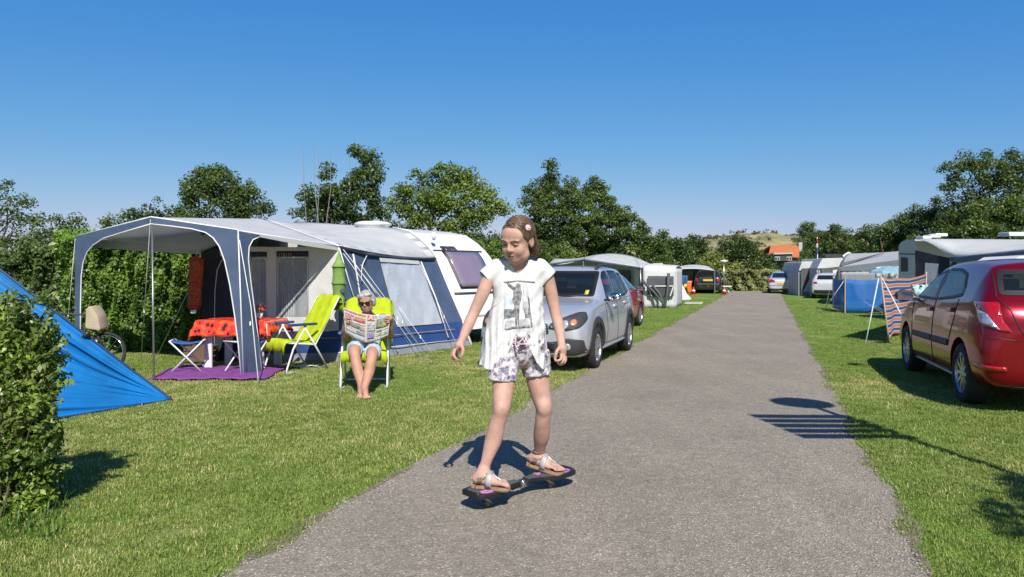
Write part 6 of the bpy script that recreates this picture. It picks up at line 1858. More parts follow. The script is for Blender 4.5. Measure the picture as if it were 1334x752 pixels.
# loose strands laid over it, from the hairline back to the knot
sv_ = []; sf_ = []
knot = Wg(.060, -.062, -.045)
for i in range(520):
    a = rng.uniform(-1.55, 1.55); st_ = Wg(.085 * math.sin(a), .075 * math.cos(a) - .02, .045 + .035 * rng.random() + .012 * math.cos(a))
    if rng.random() < .5: st_ = Wg(rng.uniform(-.07, .07), rng.uniform(-.06, .06), .13)
    tgt = knot + Vector(rng.normal(size=3)) * .015
    pts = []
    for k in range(10):
        q = st_.lerp(tgt, k / 9 * .96)
        o_ = q - Wg(0, -.02, .03); o_.normalize()
        near = hb.ray_cast(Wg(0, -.02, .03) + o_ * .3, -o_)[0]
        if near is None: continue
        pts.append(near + o_ * (.0005 + .0025 * rng.random()))
    if len(pts) < 4: continue
    if (pts[0] - Wg(0, -.02, .03)).dot(GF[2]) > .07 * Q and (pts[0] - Wg(0, 0, 0)).dot(GF[3]) < .05 * Q: continue
    w_ = MB(); w_.tube(pts, [.001] + [.0027] * (len(pts) - 2) + [.001], 4); n0 = len(sv_); sv_ += w_.v; sf_ += [tuple(q + n0 for q in f_) for f_ in w_.f]
M['strands'] = leaf_mat('brown hair strands', (.018, .009, .005), (.20, .118, .062), 0.0, 14.0, .3)
me = bpy.data.meshes.new('hair_strands'); me.from_pydata(sv_, [], sf_); o = link_mesh(me, 'hair_strands', M['strands'], girl, True); o['kind'] = 'stuff'
hp, hn_, _, _ = hb.ray_cast(P(687.5, 297, 3.8), (P(687.5, 297, 4.4) - P(687.5, 297, 3.8)).normalized())
if hp is None: hp, hn_ = P(687.5, 297, 4.3), Vector((.4, -.8, .2))
mb = MB(); qn = hn_.to_track_quat('Z', 'Y').to_matrix().to_4x4(); qn.translation = hp
for k in range(6):
    a = k * PI / 3; mb.lathe([(.001, .010), (.007, .009), (.010, .005), (.008, .0), (.001, -.002)], qn @ Matrix.Translation((.010 * math.cos(a), .010 * math.sin(a), 0)), 10)
mb.lathe([(.001, .016), (.008, .014), (.011, .006), (.001, 0)], qn, 10)
mb.build('flower_clip', M['pinkclip'], girl, True)

# t-shirt: thin shell, tucked up into a knot at the front
T = SDF(P(610, 492, 4.45) - Vector((0, .22, 0)), P(730, 328, 4.45) + Vector((0, .26, 0)), .0046)
sl, X, Y_, Z = T.full()
pyg = 352 + F * (H - Z) / 4.45; pxg = 667 + F * X / 4.45
tab = [(330, 664, 688, .05), (337, 656, 694, .066), (341, 646, 703, .075), (346, 637, 712, .082), (353, 633, 716, .088), (364, 637, 712.5, .094), (376, 641, 708.5, .104), (388, 642.5, 707.5, .110), (400, 640, 708.5, .112), (420, 635, 710.5, .115), (440, 630, 711, .118), (460, 625.5, 711.5, .122), (480, 622, 712, .126), (492, 621, 713, .128)]
tp = np.array(tab)
xl = np.interp(pyg, tp[:, 0], tp[:, 1]); xr = np.interp(pyg, tp[:, 0], tp[:, 2]); bb = np.interp(pyg, tp[:, 0], tp[:, 3])
aa = (xr - xl) / 2 * U; cx = ((xl + xr) / 2 - 667) * U
yc = 4.47
e = 2.3
qv = (np.abs((X - cx) / aa) ** e + np.abs((Y_ - yc) / bb) ** e) ** (1 / e)
d = (qv - 1) * np.minimum(aa, bb)
ang = np.arctan2(Y_ - yc, X - cx)
low = np.clip((pyg - 385) / 70, 0, 1)
front = np.clip((yc - Y_) / .06, 0, 1)
# folds hang from the shoulders and sweep from the knot to the hips
u1 = (pxg - 679) / np.maximum(10, (pyg - 420) * .55 + 26)
d = d + low * (.008 * np.sin(u1 * 10.5 + .4) + .004 * np.sin(pxg * .75 + pyg * .06 + 1.5 * np.sin(pyg * .05))) * front
d = d + .0036 * np.sin(pxg * .32 + pyg * .23) * np.sin(pyg * .09 + 1) * front + low * .006 * np.sin(ang * 9 + pyg * .05) * (1 - front)
kn = np.exp(-((pxg - 679) ** 2 / 90 + (pyg - 434) ** 2 / 60)) * front
d = d + .016 * kn
T.D = d.astype(np.float32)
# cap sleeves
T.cone(P(648, 350, 4.46), P(633, 361, 4.44), .060, .053, .02); T.cone(P(703, 349, 4.48), P(715, 360, 4.48), .058, .052, .02)
D = T.D
shell = np.maximum(D, -(D + .009))
# neck hole and hem
nk = np.sqrt(((X - (674.5 - 667) * U) / .095) ** 2 + ((Y_ - 4.42) / .125) ** 2 + ((Z - P(674, 331, 4.45).z) / .056) ** 2)
shell = np.maximum(shell, (1 - nk) * .07)
# sleeve openings
for a, b in ((P(648, 350, 4.46), P(633, 361, 4.44)), (P(703, 349, 4.48), P(715, 360, 4.48))):
    n_ = (b - a).normalized(); pl = b + n_ * .012
    dd = (X - pl.x) * n_.x + (Y_ - pl.y) * n_.y + (Z - pl.z) * n_.z
    near = ((X - b.x) ** 2 + (Z - b.z) ** 2) < .075 ** 2
    shell = np.where(near & (np.abs(X - cx) > aa * .90), np.maximum(shell, dd), shell)
hem_f = np.interp(pxg, [616, 622, 634, 646, 652, 659, 665, 669, 673, 679, 685, 688, 692, 698, 704, 709, 716], [470, 473, 479, 481, 477, 466, 452, 442, 437, 436.5, 437, 446, 458, 470, 478, 481, 480])
hem_b = 479.0
wgt = np.clip((Y_ - (yc - .055)) / .05, 0, 1)
hem = hem_f * (1 - wgt) + hem_b * wgt
shell = np.maximum(shell, (pyg - hem) * U * .8)
T.D = shell.astype(np.float32)
sm_ = smooth_mesh(T.mesh('shirt'), 2)
shirt = link_mesh(sm_, 'shirt', M['shirt'], girl, True)
sb = BVHTree.FromPolygons([v.co + girl.location for v in sm_.vertices], [tuple(p.vertices) for p in sm_.polygons])
# faded print on the chest: two standing figures, a rail above and water behind
def printpatch(name, poly, m, off=.0016, step=.02):
    frm = lambda a, b: (Vector((0, 0, H)) + Vector(((a - 667) / F, 1, -(b - 352) / F)) * 3.6, Vector(((a - 667) / F, 1, -(b - 352) / F)))
    me = decal(sb, poly, frm, off, 2.5, .002); me.name = name
    return link_mesh(me, name, m, shirt, True)
def ink(name, c1, c2, sc, thr=.5):
    m = mat(name, c1, .9, var=0, scale=sc, col2=c2)
    return m
M['ink1'] = ink('faded dark ink', (.06, .06, .065), (.42, .42, .43), 55)
M['ink2'] = ink('grey ink wash', (.34, .35, .37), (.74, .74, .73), 38)
M['ink3'] = ink('pale blue ink wash', (.50, .58, .64), (.78, .78, .78), 22)
printpatch('print_wash', [(658, 381), (668, 379), (670, 404), (672, 424), (659, 426), (656.5, 405)], M['ink3'], .0012)
printpatch('print_wash', [(656.5, 403), (671, 402), (671, 413), (657, 416)], M['ink1'], .0016)
printpatch('print_wash', [(658, 417), (693, 414), (692, 427), (658, 429)], M['ink2'], .0014)
printpatch('print_rail', [(656, 367), (674, 365.2), (697, 367), (697, 369), (674, 367.2), (658, 369.2)], M['ink1'])
printpatch('print_figure', [(659, 366.5), (669, 373), (671.5, 374), (672, 370), (675, 368.5), (678.5, 371), (678.5, 376), (680, 381), (679, 391), (677, 398), (676.5, 412), (676, 424), (671.5, 424), (671, 407), (669.5, 396), (666, 394), (668.5, 386), (668.5, 378), (662, 373)], M['ink1'], .002)
printpatch('print_figure', [(682, 372), (684.5, 369.5), (687.5, 372), (688, 378), (690, 384), (690.5, 396), (690, 410), (691, 425), (684, 426), (684, 411), (681, 400), (680.5, 386), (681.5, 379)], M['ink2'], .002)
printpatch('print_staff', [(687, 385), (689, 386.5), (694, 426), (692, 427)], M['ink1'], .0024)
printpatch('print_staff', [(683, 401), (690, 401), (690, 414), (684, 414)], M['ink1'], .0022)
printpatch('print_ground', [(657, 428), (672, 425), (692, 424.5), (692, 427), (673, 428), (659, 430.5)], M['ink1'], .0022)

# shorts
Sh = SDF(P(628, 505, 4.45) - Vector((0, .25, 0)), P(728, 422, 4.45) + Vector((0, .28, 0)), .0046)
sl, X, Y_, Z = Sh.full()
Sh.ell(P(677, 448, 4.46), (.158, .113, .15), None, .02)
Sh.cone(P(658, 468, 4.44), P(654, 499, 4.39), .090, .0835, .02); Sh.cone(P(698, 465, 4.50), P(700, 494, 4.50), .090, .0835, .02)
pyg = 352 + F * (H - Z) / 4.45; pxg = 667 + F * X / 4.45
D = Sh.D + .003 * np.sin(pxg * .7 + pyg * .35) * np.sin(pyg * .3)
shell = np.maximum(D, -(D + .010))
hem = np.where(pxg < 677.5, 493 + (pxg - 655) * .05, 490.5 - (pxg - 700) * .12)
shell = np.maximum(shell, (pyg - hem) * U)
shell = np.maximum(shell, (431 - pyg) * U)
turn = np.abs(pyg - (hem - 5)) < 4.5
shell = np.where(turn, np.maximum(np.maximum(D - .004, -(D + .010)), np.maximum((pyg - hem) * U, (431 - pyg) * U)), shell)
Sh.D = shell.astype(np.float32)
M['shorts'] = mat('blotched floral cotton', (.07, .065, .10), .85, var=0, scale=20, bump=.2, bscale=60)
nt = M['shorts'].node_tree; bs = nt.nodes['Principled BSDF']; tc = nt.nodes.new('ShaderNodeTexCoord')
n1 = nt.nodes.new('ShaderNodeTexNoise'); n1.inputs['Scale'].default_value = 36; n1.inputs['Detail'].default_value = 6; n1.inputs['Roughness'].default_value = .65
nt.links.new(tc.outputs['Object'], n1.inputs['Vector'])
r = nt.nodes.new('ShaderNodeValToRGB'); e_ = r.color_ramp.elements
e_[0].position = .30; e_[0].color = (.055, .052, .085, 1); e_[1].position = .72; e_[1].color = (.66, .60, .55, 1)
for p_, c_ in ((.42, (.16, .14, .20)), (.5, (.42, .38, .43)), (.58, (.62, .58, .56))):
    xx = e_.new(p_); xx.color = (*c_, 1)
nt.links.new(n1.outputs['Fac'], r.inputs['Fac']); nt.links.new(r.outputs['Color'], bs.inputs['Base Color'])
shm = smooth_mesh(Sh.mesh('shorts'), 1)
shorts = link_mesh(shm, 'shorts', M['shorts'], girl, True)
# waist knot and drawstring at the front
mb = MB(); kc = P(679, 437.5, 4.335)
mb.lathe([(.001, -.026), (.016, -.022), (.021, 0), (.016, .022), (.001, .026)], Matrix.Translation(kc) @ Matrix.Rotation(PI / 2, 4, 'Y'), 12); mb.build('shirt_knot', M['shirt'], girl, True)
mb = MB(); y0 = 4.325
mb.tube([P(672, 440, y0), P(671, 447, y0 - .01), P(674, 456, y0 - .012), P(672, 451, y0 - .014)], .004, 6); mb.tube([P(680, 440, y0), P(684, 446, y0 - .012), P(680, 449, y0 - .015), P(676, 446, y0 - .012), P(682, 441, y0 - .012)], .004, 6)
mb.build('drawstring', M['pinkclip'], girl, True)
for a, b in (((669, 442), (673, 446)), ((670, 446), (674, 450)), ((676, 451), (685, 449.5)), ((677, 454), (686, 453)), ((678, 447.5), (686, 445.5))):
    mb = MB(); mb.tube([P(*a, y0 - .004), P(*b, y0 - .004)], .0035, 5); mb.build('drawstring_stripe', M['lash'], girl, True)

# sandals
def sandal(W, buckle_side):
    t = thing('sandal', '', 'sandal', W(.4, 0, -.03))
    out = [(-.03, -.034), (.10, -.040), (.30, -.038), (.52, -.043), (.70, -.050), (.88, -.050), (1.0, -.040), (1.045, -.012), (1.01, .022), (.90, .046), (.70, .050), (.50, .042), (.30, .036), (.10, .040), (-.02, .030), (-.055, 0)]
    out = round_poly(out, .03, 3)
    up = (W(0, 0, 1) - W(0, 0, 0))
    mb = MB(); mb.prism([W(a, b * .92, -.018) for a, b in out], up * .017); mb.build('footbed', M['cork'], t, bevel=.006)
    mb = MB(); mb.prism([W(a * 1.0, b * .94, -.0255) for a, b in out], up * .008); mb.build('outsole', M['darktrim'], t)
    def band(pts, w, m, nm, axis):
        g = []
        for p in pts:
            q = W(*p)
            g.append([q + axis * (k - .5) * w for k in (0, .33, .66, 1)])
        mb = MB(); mb.sheet(g, .004); return mb.build(nm, m, t, True)
    fw = (W(1, 0, 0) - W(0, 0, 0)).normalized()
    band([(.46, -.047, -.005), (.46, -.050, .030), (.45, -.036, .066), (.44, -.012, .080), (.44, .012, .080), (.46, .034, .062), (.47, .046, .028), (.48, .045, -.005)], .036, M['strap'], 'instep_strap', fw)
    band([(.10, -.042, -.004), (.12, -.045, .03), (.26, -.046, .045), (.36, -.046, .058), (.42, -.036, .070)], .018, M['gold'], 'ankle_strap', up)
    band([(.10, .042, -.004), (.12, .044, .03), (.26, .044, .045), (.36, .042, .058), (.42, .034, .068)], .018, M['gold'], 'ankle_strap', up)
    band([(-.03, -.024, .035), (-.055, 0, .038), (-.03, .024, .035)], .016, M['gold'], 'heel_strap', up)
    mb = MB(); mb.tube([W(.44, -.002, .083), W(.62, -.014, .056), W(.76, -.020, .042), W(.83, -.022, .010)], .006, 6); mb.build('thong', M['strap'], t, True)
    mb = MB(); q = W(.24, buckle_side * .053, .042); mb.box(q, (.026, .008, .022)); mb.build('buckle', M['chrome'], t)
    return t
a = sandal(WL, -1); tag(a, 'tan cork sandal with silver strap on the girl\'s foot nearer the left board end', 'sandal', 'the girl\'s sandals')
b = sandal(WR, 1); tag(b, 'tan cork sandal on the girl\'s foot with the anklet', 'sandal', 'the girl\'s sandals')
mb = MB(); ac = P(701.8, 588.5, 4.645); mb.tube([ac + Vector((math.cos(q) * .0385, math.sin(q) * .0385, .004 * math.sin(q))) for q in np.linspace(0, 2 * PI, 21)[:-1]], .0035, 5, closed=True); mb.build('anklet', M['brow'], girl, True)

# --- caster board
E1 = P(611, 653, 4.18); E2 = P(740, 608, 4.76)
E1.z = .108; E2.z = .100
ax = (E2 - E1); BLn = ax.length; ax.normalize()
sdv = Vector((-ax.y, ax.x, 0)).normalized(); upv = ax.cross(sdv); upv = upv if upv.z > 0 else -upv
bd = thing('caster_board', 'black two wheeled caster board with pink graphics under the girl', 'board', (E1 + E2) / 2 * 1.0)
Bp = lambda a, b, c: E1 + ax * a + sdv * b + upv * c
def deck(a0, dirn, name):
    # teardrop deck: wide at the outer end, narrow at the hinge
    prof = [(0, .066), (.03, .094), (.10, .110), (.19, .104), (.25, .078), (.30, .046), (.35, .032), (.395, .030)]
    out = [(a, w) for a, w in prof] + [(a, -w) for a, w in prof[::-1]]
    out = round_poly(out, .02, 3)
    mb = MB(); mb.prism([Bp(a0 + dirn * a, b, -.008) for a, b in out], upv * .020)
    o = mb.build(name, M['black'], bd, bevel=.006)
    inn = [(.03 + a * .90, w * .80) for a, w in prof] + [(.03 + a * .90, -w * .80) for a, w in prof[::-1]]
    mb = MB(); mb.prism([Bp(a0 + dirn * a, b, .0125) for a, b in round_poly(inn, .02, 3)], upv * .004); mb.build('grip_pad', mat('grey grip pad', (.085, .09, .095), .8, bump=.3, bscale=200), o)
    mb = MB()
    for k in range(10):
        a = .05 + .012 * k
    lip = [Bp(a0 + dirn * (.012 + .012 * (b / .07) ** 2), b, .012) for b in np.linspace(-.066, .066, 9)]
    mb.tube(lip, .011, 6); mb.build('nose_lip', M['black'], o, True)
    # pink scrawl
    for ctr, sz in (((.085, -.055), .042), ((.27, .01), .026)):
        pts = [Bp(a0 + dirn * (ctr[0] + sz * .9 * math.cos(q * 2.0) * (1 - q * .05)), ctr[1] + sz * .55 * math.sin(q * 1.55 + .6), .0175) for q in np.linspace(0, 5.2, 40)]
        mb = MB(); mb.tube(pts, .0035, 5); mb.build('graphic', M['pink'], o, True)
    return o
deck(0, 1, 'front_deck'); deck(BLn, -1, 'rear_deck')
mb = MB(); mb.tube([Bp(BLn * .40, 0, -.012), Bp(BLn * .5, 0, -.010), Bp(BLn * .60, 0, -.012)], [.024, .020, .024], 12); mb.build('torsion_bar', M['darktrim'], bd, True)
mb = MB(); mb.tube([Bp(BLn * .485, 0, -.010), Bp(BLn * .515, 0, -.010)], .027, 12); mb.build('hinge_collar', M['chrome'], bd, True)
for a in (.15, BLn - .16):
    c = Bp(a, 0, 0); c.z = .036
    mt = Matrix.Translation(c) @ Matrix.Rotation(math.atan2(sdv.y, sdv.x) + .5, 4, 'Z') @ Matrix.Rotation(PI / 2, 4, 'Y')
    mb = MB(); mb.lathe([(.012, -.015), (.026, -.015), (.034, -.009), (.036, 0), (.034, .009), (.026, .015), (.012, .015)], mt, 18); w = mb.build('caster_wheel', mat('amber urethane', (.22, .16, .09), .4), bd, True)
    mb = MB()
    for k in (-1, 1): mb.prism([c + sdv * k * .021 + Vector((-.012, 0, -.004)), c + sdv * k * .021 + Vector((.012, 0, -.004)), Bp(a - .05, k * .02, -.016), Bp(a - .085, k * .02, -.016)], sdv * .004 * k)
    mb.build('caster_fork', M['steel'], w)

# ================================================================== THE WOMAN READING
wm = thing('person', 'grey haired woman in sunglasses reading a newspaper in a reclining chair', 'person', G(476, 507))
s = SDF(Vector((-2.35, 7.75, -.02)), Vector((-1.25, 9.45, 1.28)), .0085)
hc = P(477.5, 393.5, 8.86)
WF = head_frame(hc, math.radians(2), math.radians(9), math.radians(4))
Q2 = 1.10
Ww, Rw = face_sdf(s, WF, Q2, ear=False)
s.cone(P(478, 405, 8.93), P(479, 413, 8.99), .055, .065, .03)
s.ell(P(479, 424, 9.00), (.19, .11, .15), None, .06); s.ell(P(477, 443, 8.98), (.17, .12, .16), None, .06); s.ell(P(475, 460, 8.92), (.185, .14, .12), None, .06)
s.chain([P(459, 415, 8.98), P(452, 432, 8.86), P(448.5, 440, 8.80), P(449, 430, 8.70), P(450, 420, 8.62)], [.055, .046, .040, .036, .027], .02)
s.chain([P(499, 414, 8.98), P(506, 430, 8.86), P(509.5, 438, 8.80), P(509, 430, 8.70), P(508.5, 421, 8.62)], [.055, .046, .040, .036, .027], .02)
for k, bx in ((-1, 450), (1, 508.5)):
    s.cone(P(bx, 420, 8.62), P(bx + k * -.5, 415, 8.56), .030, .030, .01)
    for i in range(4):
        yy = 412.5 + i * 2.6
        s.chain([P(bx - k * 1, yy, 8.55), P(bx - k * 3.4, yy, 8.522), P(bx - k * 6.0 + (i == 3) * k, yy + .3, 8.528)], [.0115, .0105, .009], .003)
    s.chain([P(bx - k * .5, 418, 8.58), P(bx - k * 3, 415, 8.62), P(bx - k * 5, 413, 8.62)], [.013, .011, .010], .004)
# legs crossed at the ankle
s.chain([P(467, 458, 8.90), P(463, 455, 8.62), P(461.5, 457, 8.38)], [.098, .085, .066], .03)
s.chain([P(486, 459, 8.90), P(486, 458, 8.62), P(485, 462, 8.36)], [.098, .085, .066], .03)
s.chain([P(461.5, 458, 8.37), P(463, 468, 8.30), P(466, 482, 8.24), P(470.5, 503, 8.13)], [.064, .060, .060, .036], .02)
s.chain([P(485, 463, 8.35), P(483, 474, 8.28), P(480.5, 486, 8.20), P(475, 505, 8.06)], [.064, .060, .060, .036], .02)
def foot2(a, b, t):
    s.chain([a, b, t], [.038, .036, .024], .02)
    d = (Vector(t) - Vector(b)).normalized()
    for i in range(5):
        o = Vector(((i - 2) * .019, -.004 * abs(i - 1.5), 0)); s.cone(Vector(t) + o * .8, Vector(t) + o + d * (.045 - .004 * i), .012, .010, .005)
foot2(P(470.5, 505, 8.13), P(470, 511, 8.04), P(469.5, 515.5, 7.98)); foot2(P(475, 506, 8.06), P(476, 512, 7.97), P(477.5, 516, 7.92))
wmm = smooth_mesh(s.mesh('body'), 2)
link_mesh(wmm, 'body', M['skin2'], wm, True)
wb_ = BVHTree.FromPolygons([v.co + wm.location for v in wmm.vertices], [tuple(p.vertices) for p in wmm.polygons])
on_face(Ww, WF, Q2, round_poly([(-.022, -.056), (.022, -.056), (.012, -.066), (-.012, -.066)], .003), 'lips', M['lips'], wm, bv=wb_)
# sunglasses
mb = MB()
c, l, f, u = WF
for k in (-1, 1):
    ctr = Ww(k * .034, .100, .004)
    mb2 = MB(); mb2.prism([ctr + l * (a * Q2) + u * (b * Q2) + f * (-.010 * abs(a) * 20 * .05) for a, b in round_poly([(-.028, .016), (.028, .018), (.026, -.014), (.008, -.022), (-.012, -.021), (-.026, -.010)], .008)], f * -.006)
    mb2.build('sunglass_lens', M['glass'], wm)
    mb.tube([Ww(k * .064, .092, .012), Ww(k * .078, .02, .010), Ww(k * .076, -.02, .0)], .004, 5)
mb.tube([Ww(-.010, .104, .008), Ww(.010, .104, .008)], .004, 5); mb.build('sunglass_frame', mat('brown frame', (.08, .03, .02), .3), wm, True)
# short grey hair
hs = SDF(hc - Vector((.2, .2, .2)), hc + Vector((.2, .2, .2)), .006)
hs.ell(Ww(0, -.020, .038), np.array((.090, .105, .094)) * Q2, Rw, .01)
for k in (-1, 1): hs.ell(Ww(k * .076, -.012, -.012), np.array((.024, .052, .052)) * Q2, Rw, .03)
hs.ell(Ww(.02, .055, .092), np.array((.055, .035, .026)) * Q2, Rw, .03)
hs.ell(Ww(-.045, .05, .078), np.array((.04, .04, .03)) * Q2, Rw, .03)
sl, X, Y_, Z = hs.full()
x = ((X - c.x) * l.x + (Y_ - c.y) * l.y + (Z - c.z) * l.z) / Q2; y = ((X - c.x) * f.x + (Y_ - c.y) * f.y + (Z - c.z) * f.z) / Q2; z = ((X - c.x) * u.x + (Y_ - c.y) * u.y + (Z - c.z) * u.z) / Q2
d = hs.D + .0022 * np.sin(x * 120 + z * 20 + 2 * np.sin(y * 30)) + .0015 * np.sin(x * 210 - z * 40)
line = np.interp(np.asarray(y), [-.12, -.03, .0, .02, .045, .07, .09, .12], [-.09, -.07, -.05, -.04, .02, .050, .056, .06])
hs.D = np.maximum(d, (line - z) * Q2 * .8).astype(np.float32)
M['greyhair'] = mat('silver grey hair', (.30, .28, .26), .5, var=.3, scale=40, col2=(.62, .60, .58), bump=.4, bscale=90)
link_mesh(smooth_mesh(hs.mesh('hair'), 1), 'hair', M['greyhair'], wm, True)
# white vest and pale blue shorts
V = SDF(Vector((-2.2, 8.6, .3)), Vector((-1.4, 9.3, 1.0)), .008)
V.ell(P(479, 426, 9.00), (.195, .118, .155), None, .06); V.ell(P(477, 444, 8.98), (.178, .128, .165), None, .06)
sl, X, Y_, Z = V.full(); pyg = 352 + F * (H - Z) / 8.9; pxg = 667 + F * X / 8.9
D = np.maximum(V.D, np.maximum((414.5 - pyg), (np.abs(pxg - 479) - 17.5) - 2 * np.clip(pyg - 420, 0, 8)) * 8.9 / F)
V.D = D.astype(np.float32)
link_mesh(smooth_mesh(V.mesh('vest'), 1), 'vest', M['shirt'], wm, True)
for x0 in (466, 492):
    mb = MB(); mb.sheet([[P(x0 + dx, yy, 8.87 + .02 * k) for dx in (-1.6, 1.6)] for k, yy in ((0, 418), (0, 414), (1, 410), (4, 408.5))], .006); mb.build('vest_strap', M['shirt'], wm, True)
V = SDF(Vector((-2.2, 8.3, .25)), Vector((-1.4, 9.2, .75)), .008)
V.ell(P(475, 459, 8.93), (.195, .15, .125), None, .05)
V.chain([P(467, 458, 8.90), P(463, 455, 8.62), P(462, 456, 8.47)], [.112, .100, .093], .03); V.chain([P(486, 459, 8.90), P(486, 458, 8.62), P(485.5, 460, 8.46)], [.112, .100, .093], .03)
sl, X, Y_, Z = V.full()
pxg = 667 + F * X / Y_; 
D = V.D + .004 * np.sin(pxg * .9 + Y_ * 30)
D = np.maximum(D, (8.475 + .04 * np.sin(pxg * .2) - Y_))
V.D = D.astype(np.float32)
link_mesh(smooth_mesh(V.mesh('shorts'), 1), 'shorts', mat('pale blue cotton', (.46, .58, .64), .85, var=.1, scale=20, bump=.2), wm, True)
# newspaper
news = thing('newspaper', 'open newspaper held up by the seated woman', 'newspaper', P(477, 446, 8.5))
TLc, TCc, TRc = P(447.8, 400.5, 8.56), P(477.8, 409.5, 8.50), P(509.5, 409.0, 8.56)
BLc, BCc, BRc = P(450, 434, 8.56), P(476.3, 447, 8.50), P(506, 437, 8.56)
def page(k, u, v, off=0.0):
    a, b, c, d = (TLc, TCc, BLc, BCc) if k == 0 else (TCc, TRc, BCc, BRc)
    p = (a * (1 - u) + b * u) * (1 - v) + (c * (1 - u) + d * u) * v
    w = u if k == 0 else 1 - u
    sag = Vector((0, .035 * math.sin(PI * w) - .02 * math.sin(PI * v), -.018 * math.sin(PI * u) * (1 - v) - .02 * math.sin(PI * u) * v))
    return p + sag + Vector((0, -off, 0))
for k in (0, 1):
    mb = MB(); mb.sheet([[page(k, j / 16, i / 16) for j in range(17)] for i in range(17)], .0025); pg = mb.build('page', M['paper'], news, True)
    cells = [((.02, .98, .02, .09), (.55, .16, .14)), ((.05, .42, .14, .22), (.42, .10, .28)), ((.45, .96, .13, .21), (.62, .33, .06)), ((.40, .96, .235, .33), (.52, .05, .05)), ((.05, .36, .25, .36), (.2, .1, .22)),
             ((.30, .96, .36, .42), (.48, .46, .44)), ((.22, .70, .45, .58), (.14, .13, .10)), ((.72, .96, .46, .60), (.36, .26, .18)), ((.06, .20, .42, .62), (.50, .48, .46)), ((.06, .50, .66, .80), (.40, .38, .36)), ((.54, .82, .65, .78), (.16, .20, .26)), ((.84, .96, .65, .78), (.45, .22, .14)), ((.06, .94, .83, .95), (.50, .48, .46))] if k == 0 else \
            [((.04, .34, .03, .22), (.60, .05, .05)), ((.38, .98, .02, .16), (.25, .42, .46)), ((.40, .95, .18, .52), (.12, .13, .08)), ((.05, .37, .26, .40), (.48, .46, .44)), ((.05, .38, .42, .60), (.30, .31, .32)), ((.62, .92, .34, .50), (.24, .18, .08)), ((.06, .32, .66, .86), (.20, .18, .42)), ((.44, .66, .58, .66), (.10, .12, .10)), ((.70, .95, .55, .64), (.52, .47, .22)), ((.44, .66, .70, .82), (.30, .38, .12)), ((.70, .96, .68, .86), (.46, .42, .36)), ((.06, .9, .90, .96), (.50, .48, .46))]
    for i, ((u0, u1, v0, v1), col) in enumerate(cells):
        mb = MB(); mb.sheet([[page(k, u0 + (u1 - u0) * j / 5, v0 + (v1 - v0) * i2 / 4, .004 + (.0015 if i in (7, 5) else 0)) for j in range(6)] for i2 in range(5)], .0012)
        mb.build('printed_block', mat('news ink', col, .85, var=.45, scale=45, col2=tuple(min(.7, x * 1.7 + .12) for x in col)), pg, True)
    for i in range(9):
        v = .27 + .075 * i; u0 = .05 if k == 0 else .06
        mb = MB(); mb.sheet([[page(k, u0 + .3 * j / 5, v + .012 * i2, .0038) for j in range(6)] for i2 in range(2)], .001); mb.build('text_line', M['darkgrey'], pg)
text_mesh('AD', M['piping'], 'lettering', news, page(1, .08, .185, .008), page(1, .3, .185) - page(1, .08, .185), (0, 0, 1), .085, .001)

# ================================================================== MID-DISTANCE, LEFT OF THE ROAD
def pflat(Y): return lambda a, b: P(a, b, Y)
# --- second awning: white canopy behind the silver car
ob = thing('awning', 'white canopy with grey back wall behind the silver crossover', 'awning', GX(780, 29))
L0 = P(714, 345, 28.0); L1 = P(760, 338, 28.0); L2 = P(834, 349.5, 28.6)
R0 = P(722, 337, 32.5); R1 = P(776, 332.2, 33.0); R2 = P(826, 334.5, 33.0); R3 = P(848, 345, 31.5)
s = MB(); s.sheet(grid2(L0, L1, R0, R1, 6, 6, lambda u, v: Vector((0, 0, -.08 * math.sin(PI * u)))), .02); s.build('canopy_roof', M['roof'], ob, True)
s = MB(); s.sheet(grid2(L1, L2, R1, R2, 10, 6, lambda u, v: Vector((0, 0, .10 * math.sin(PI * u) * v))), .02); s.build('canopy_roof', M['roof'], ob, True)
s = MB(); s.sheet(grid2(L2, R3, R2, R3 + Vector((0, .02, .02)), 4, 6), .02); s.build('canopy_roof', M['roof'], ob, True)
pp = MB(); pipe(pp, [L0 - Vector((0, .03, 0)), L1 - Vector((0, .03, 0)), L2 - Vector((0, .03, 0))], .045); pp.build('front_piping', mat('grey blue piping', (.12, .15, .2), .6), ob, True)
for a, b in ((P(760, 338, 28), GX(760, 28)), (L2, GX(836, 28.6)), (L0, GX(716, 28))):
    mb = MB(); mb.tube([a, b], .03, 6); mb.build('pole', M['steel'], ob, True)
patch('back_wall', [(728, 400), (728, 342), (770, 336), (822, 345), (838, 350), (838, 398)], pflat(32.2), M['greycloth'], ob, .02, 30)
patch('wall_window', [(795, 385), (795, 352), (822, 352), (822, 385)], pflat(32.1), M['filmg'], ob, .02, 30)
patch('wall_panel', [(826, 393), (826, 350), (834, 352), (834, 395)], pflat(31.9), M['whitecloth'], ob, .02, 30)
patch('side_panel', [(834, 398), (833, 349), (846, 362), (847, 399)], lambda a, b: P(a, b, 28.7 + (a - 833) * .1), M['darkgrey'], ob, .02, 30)
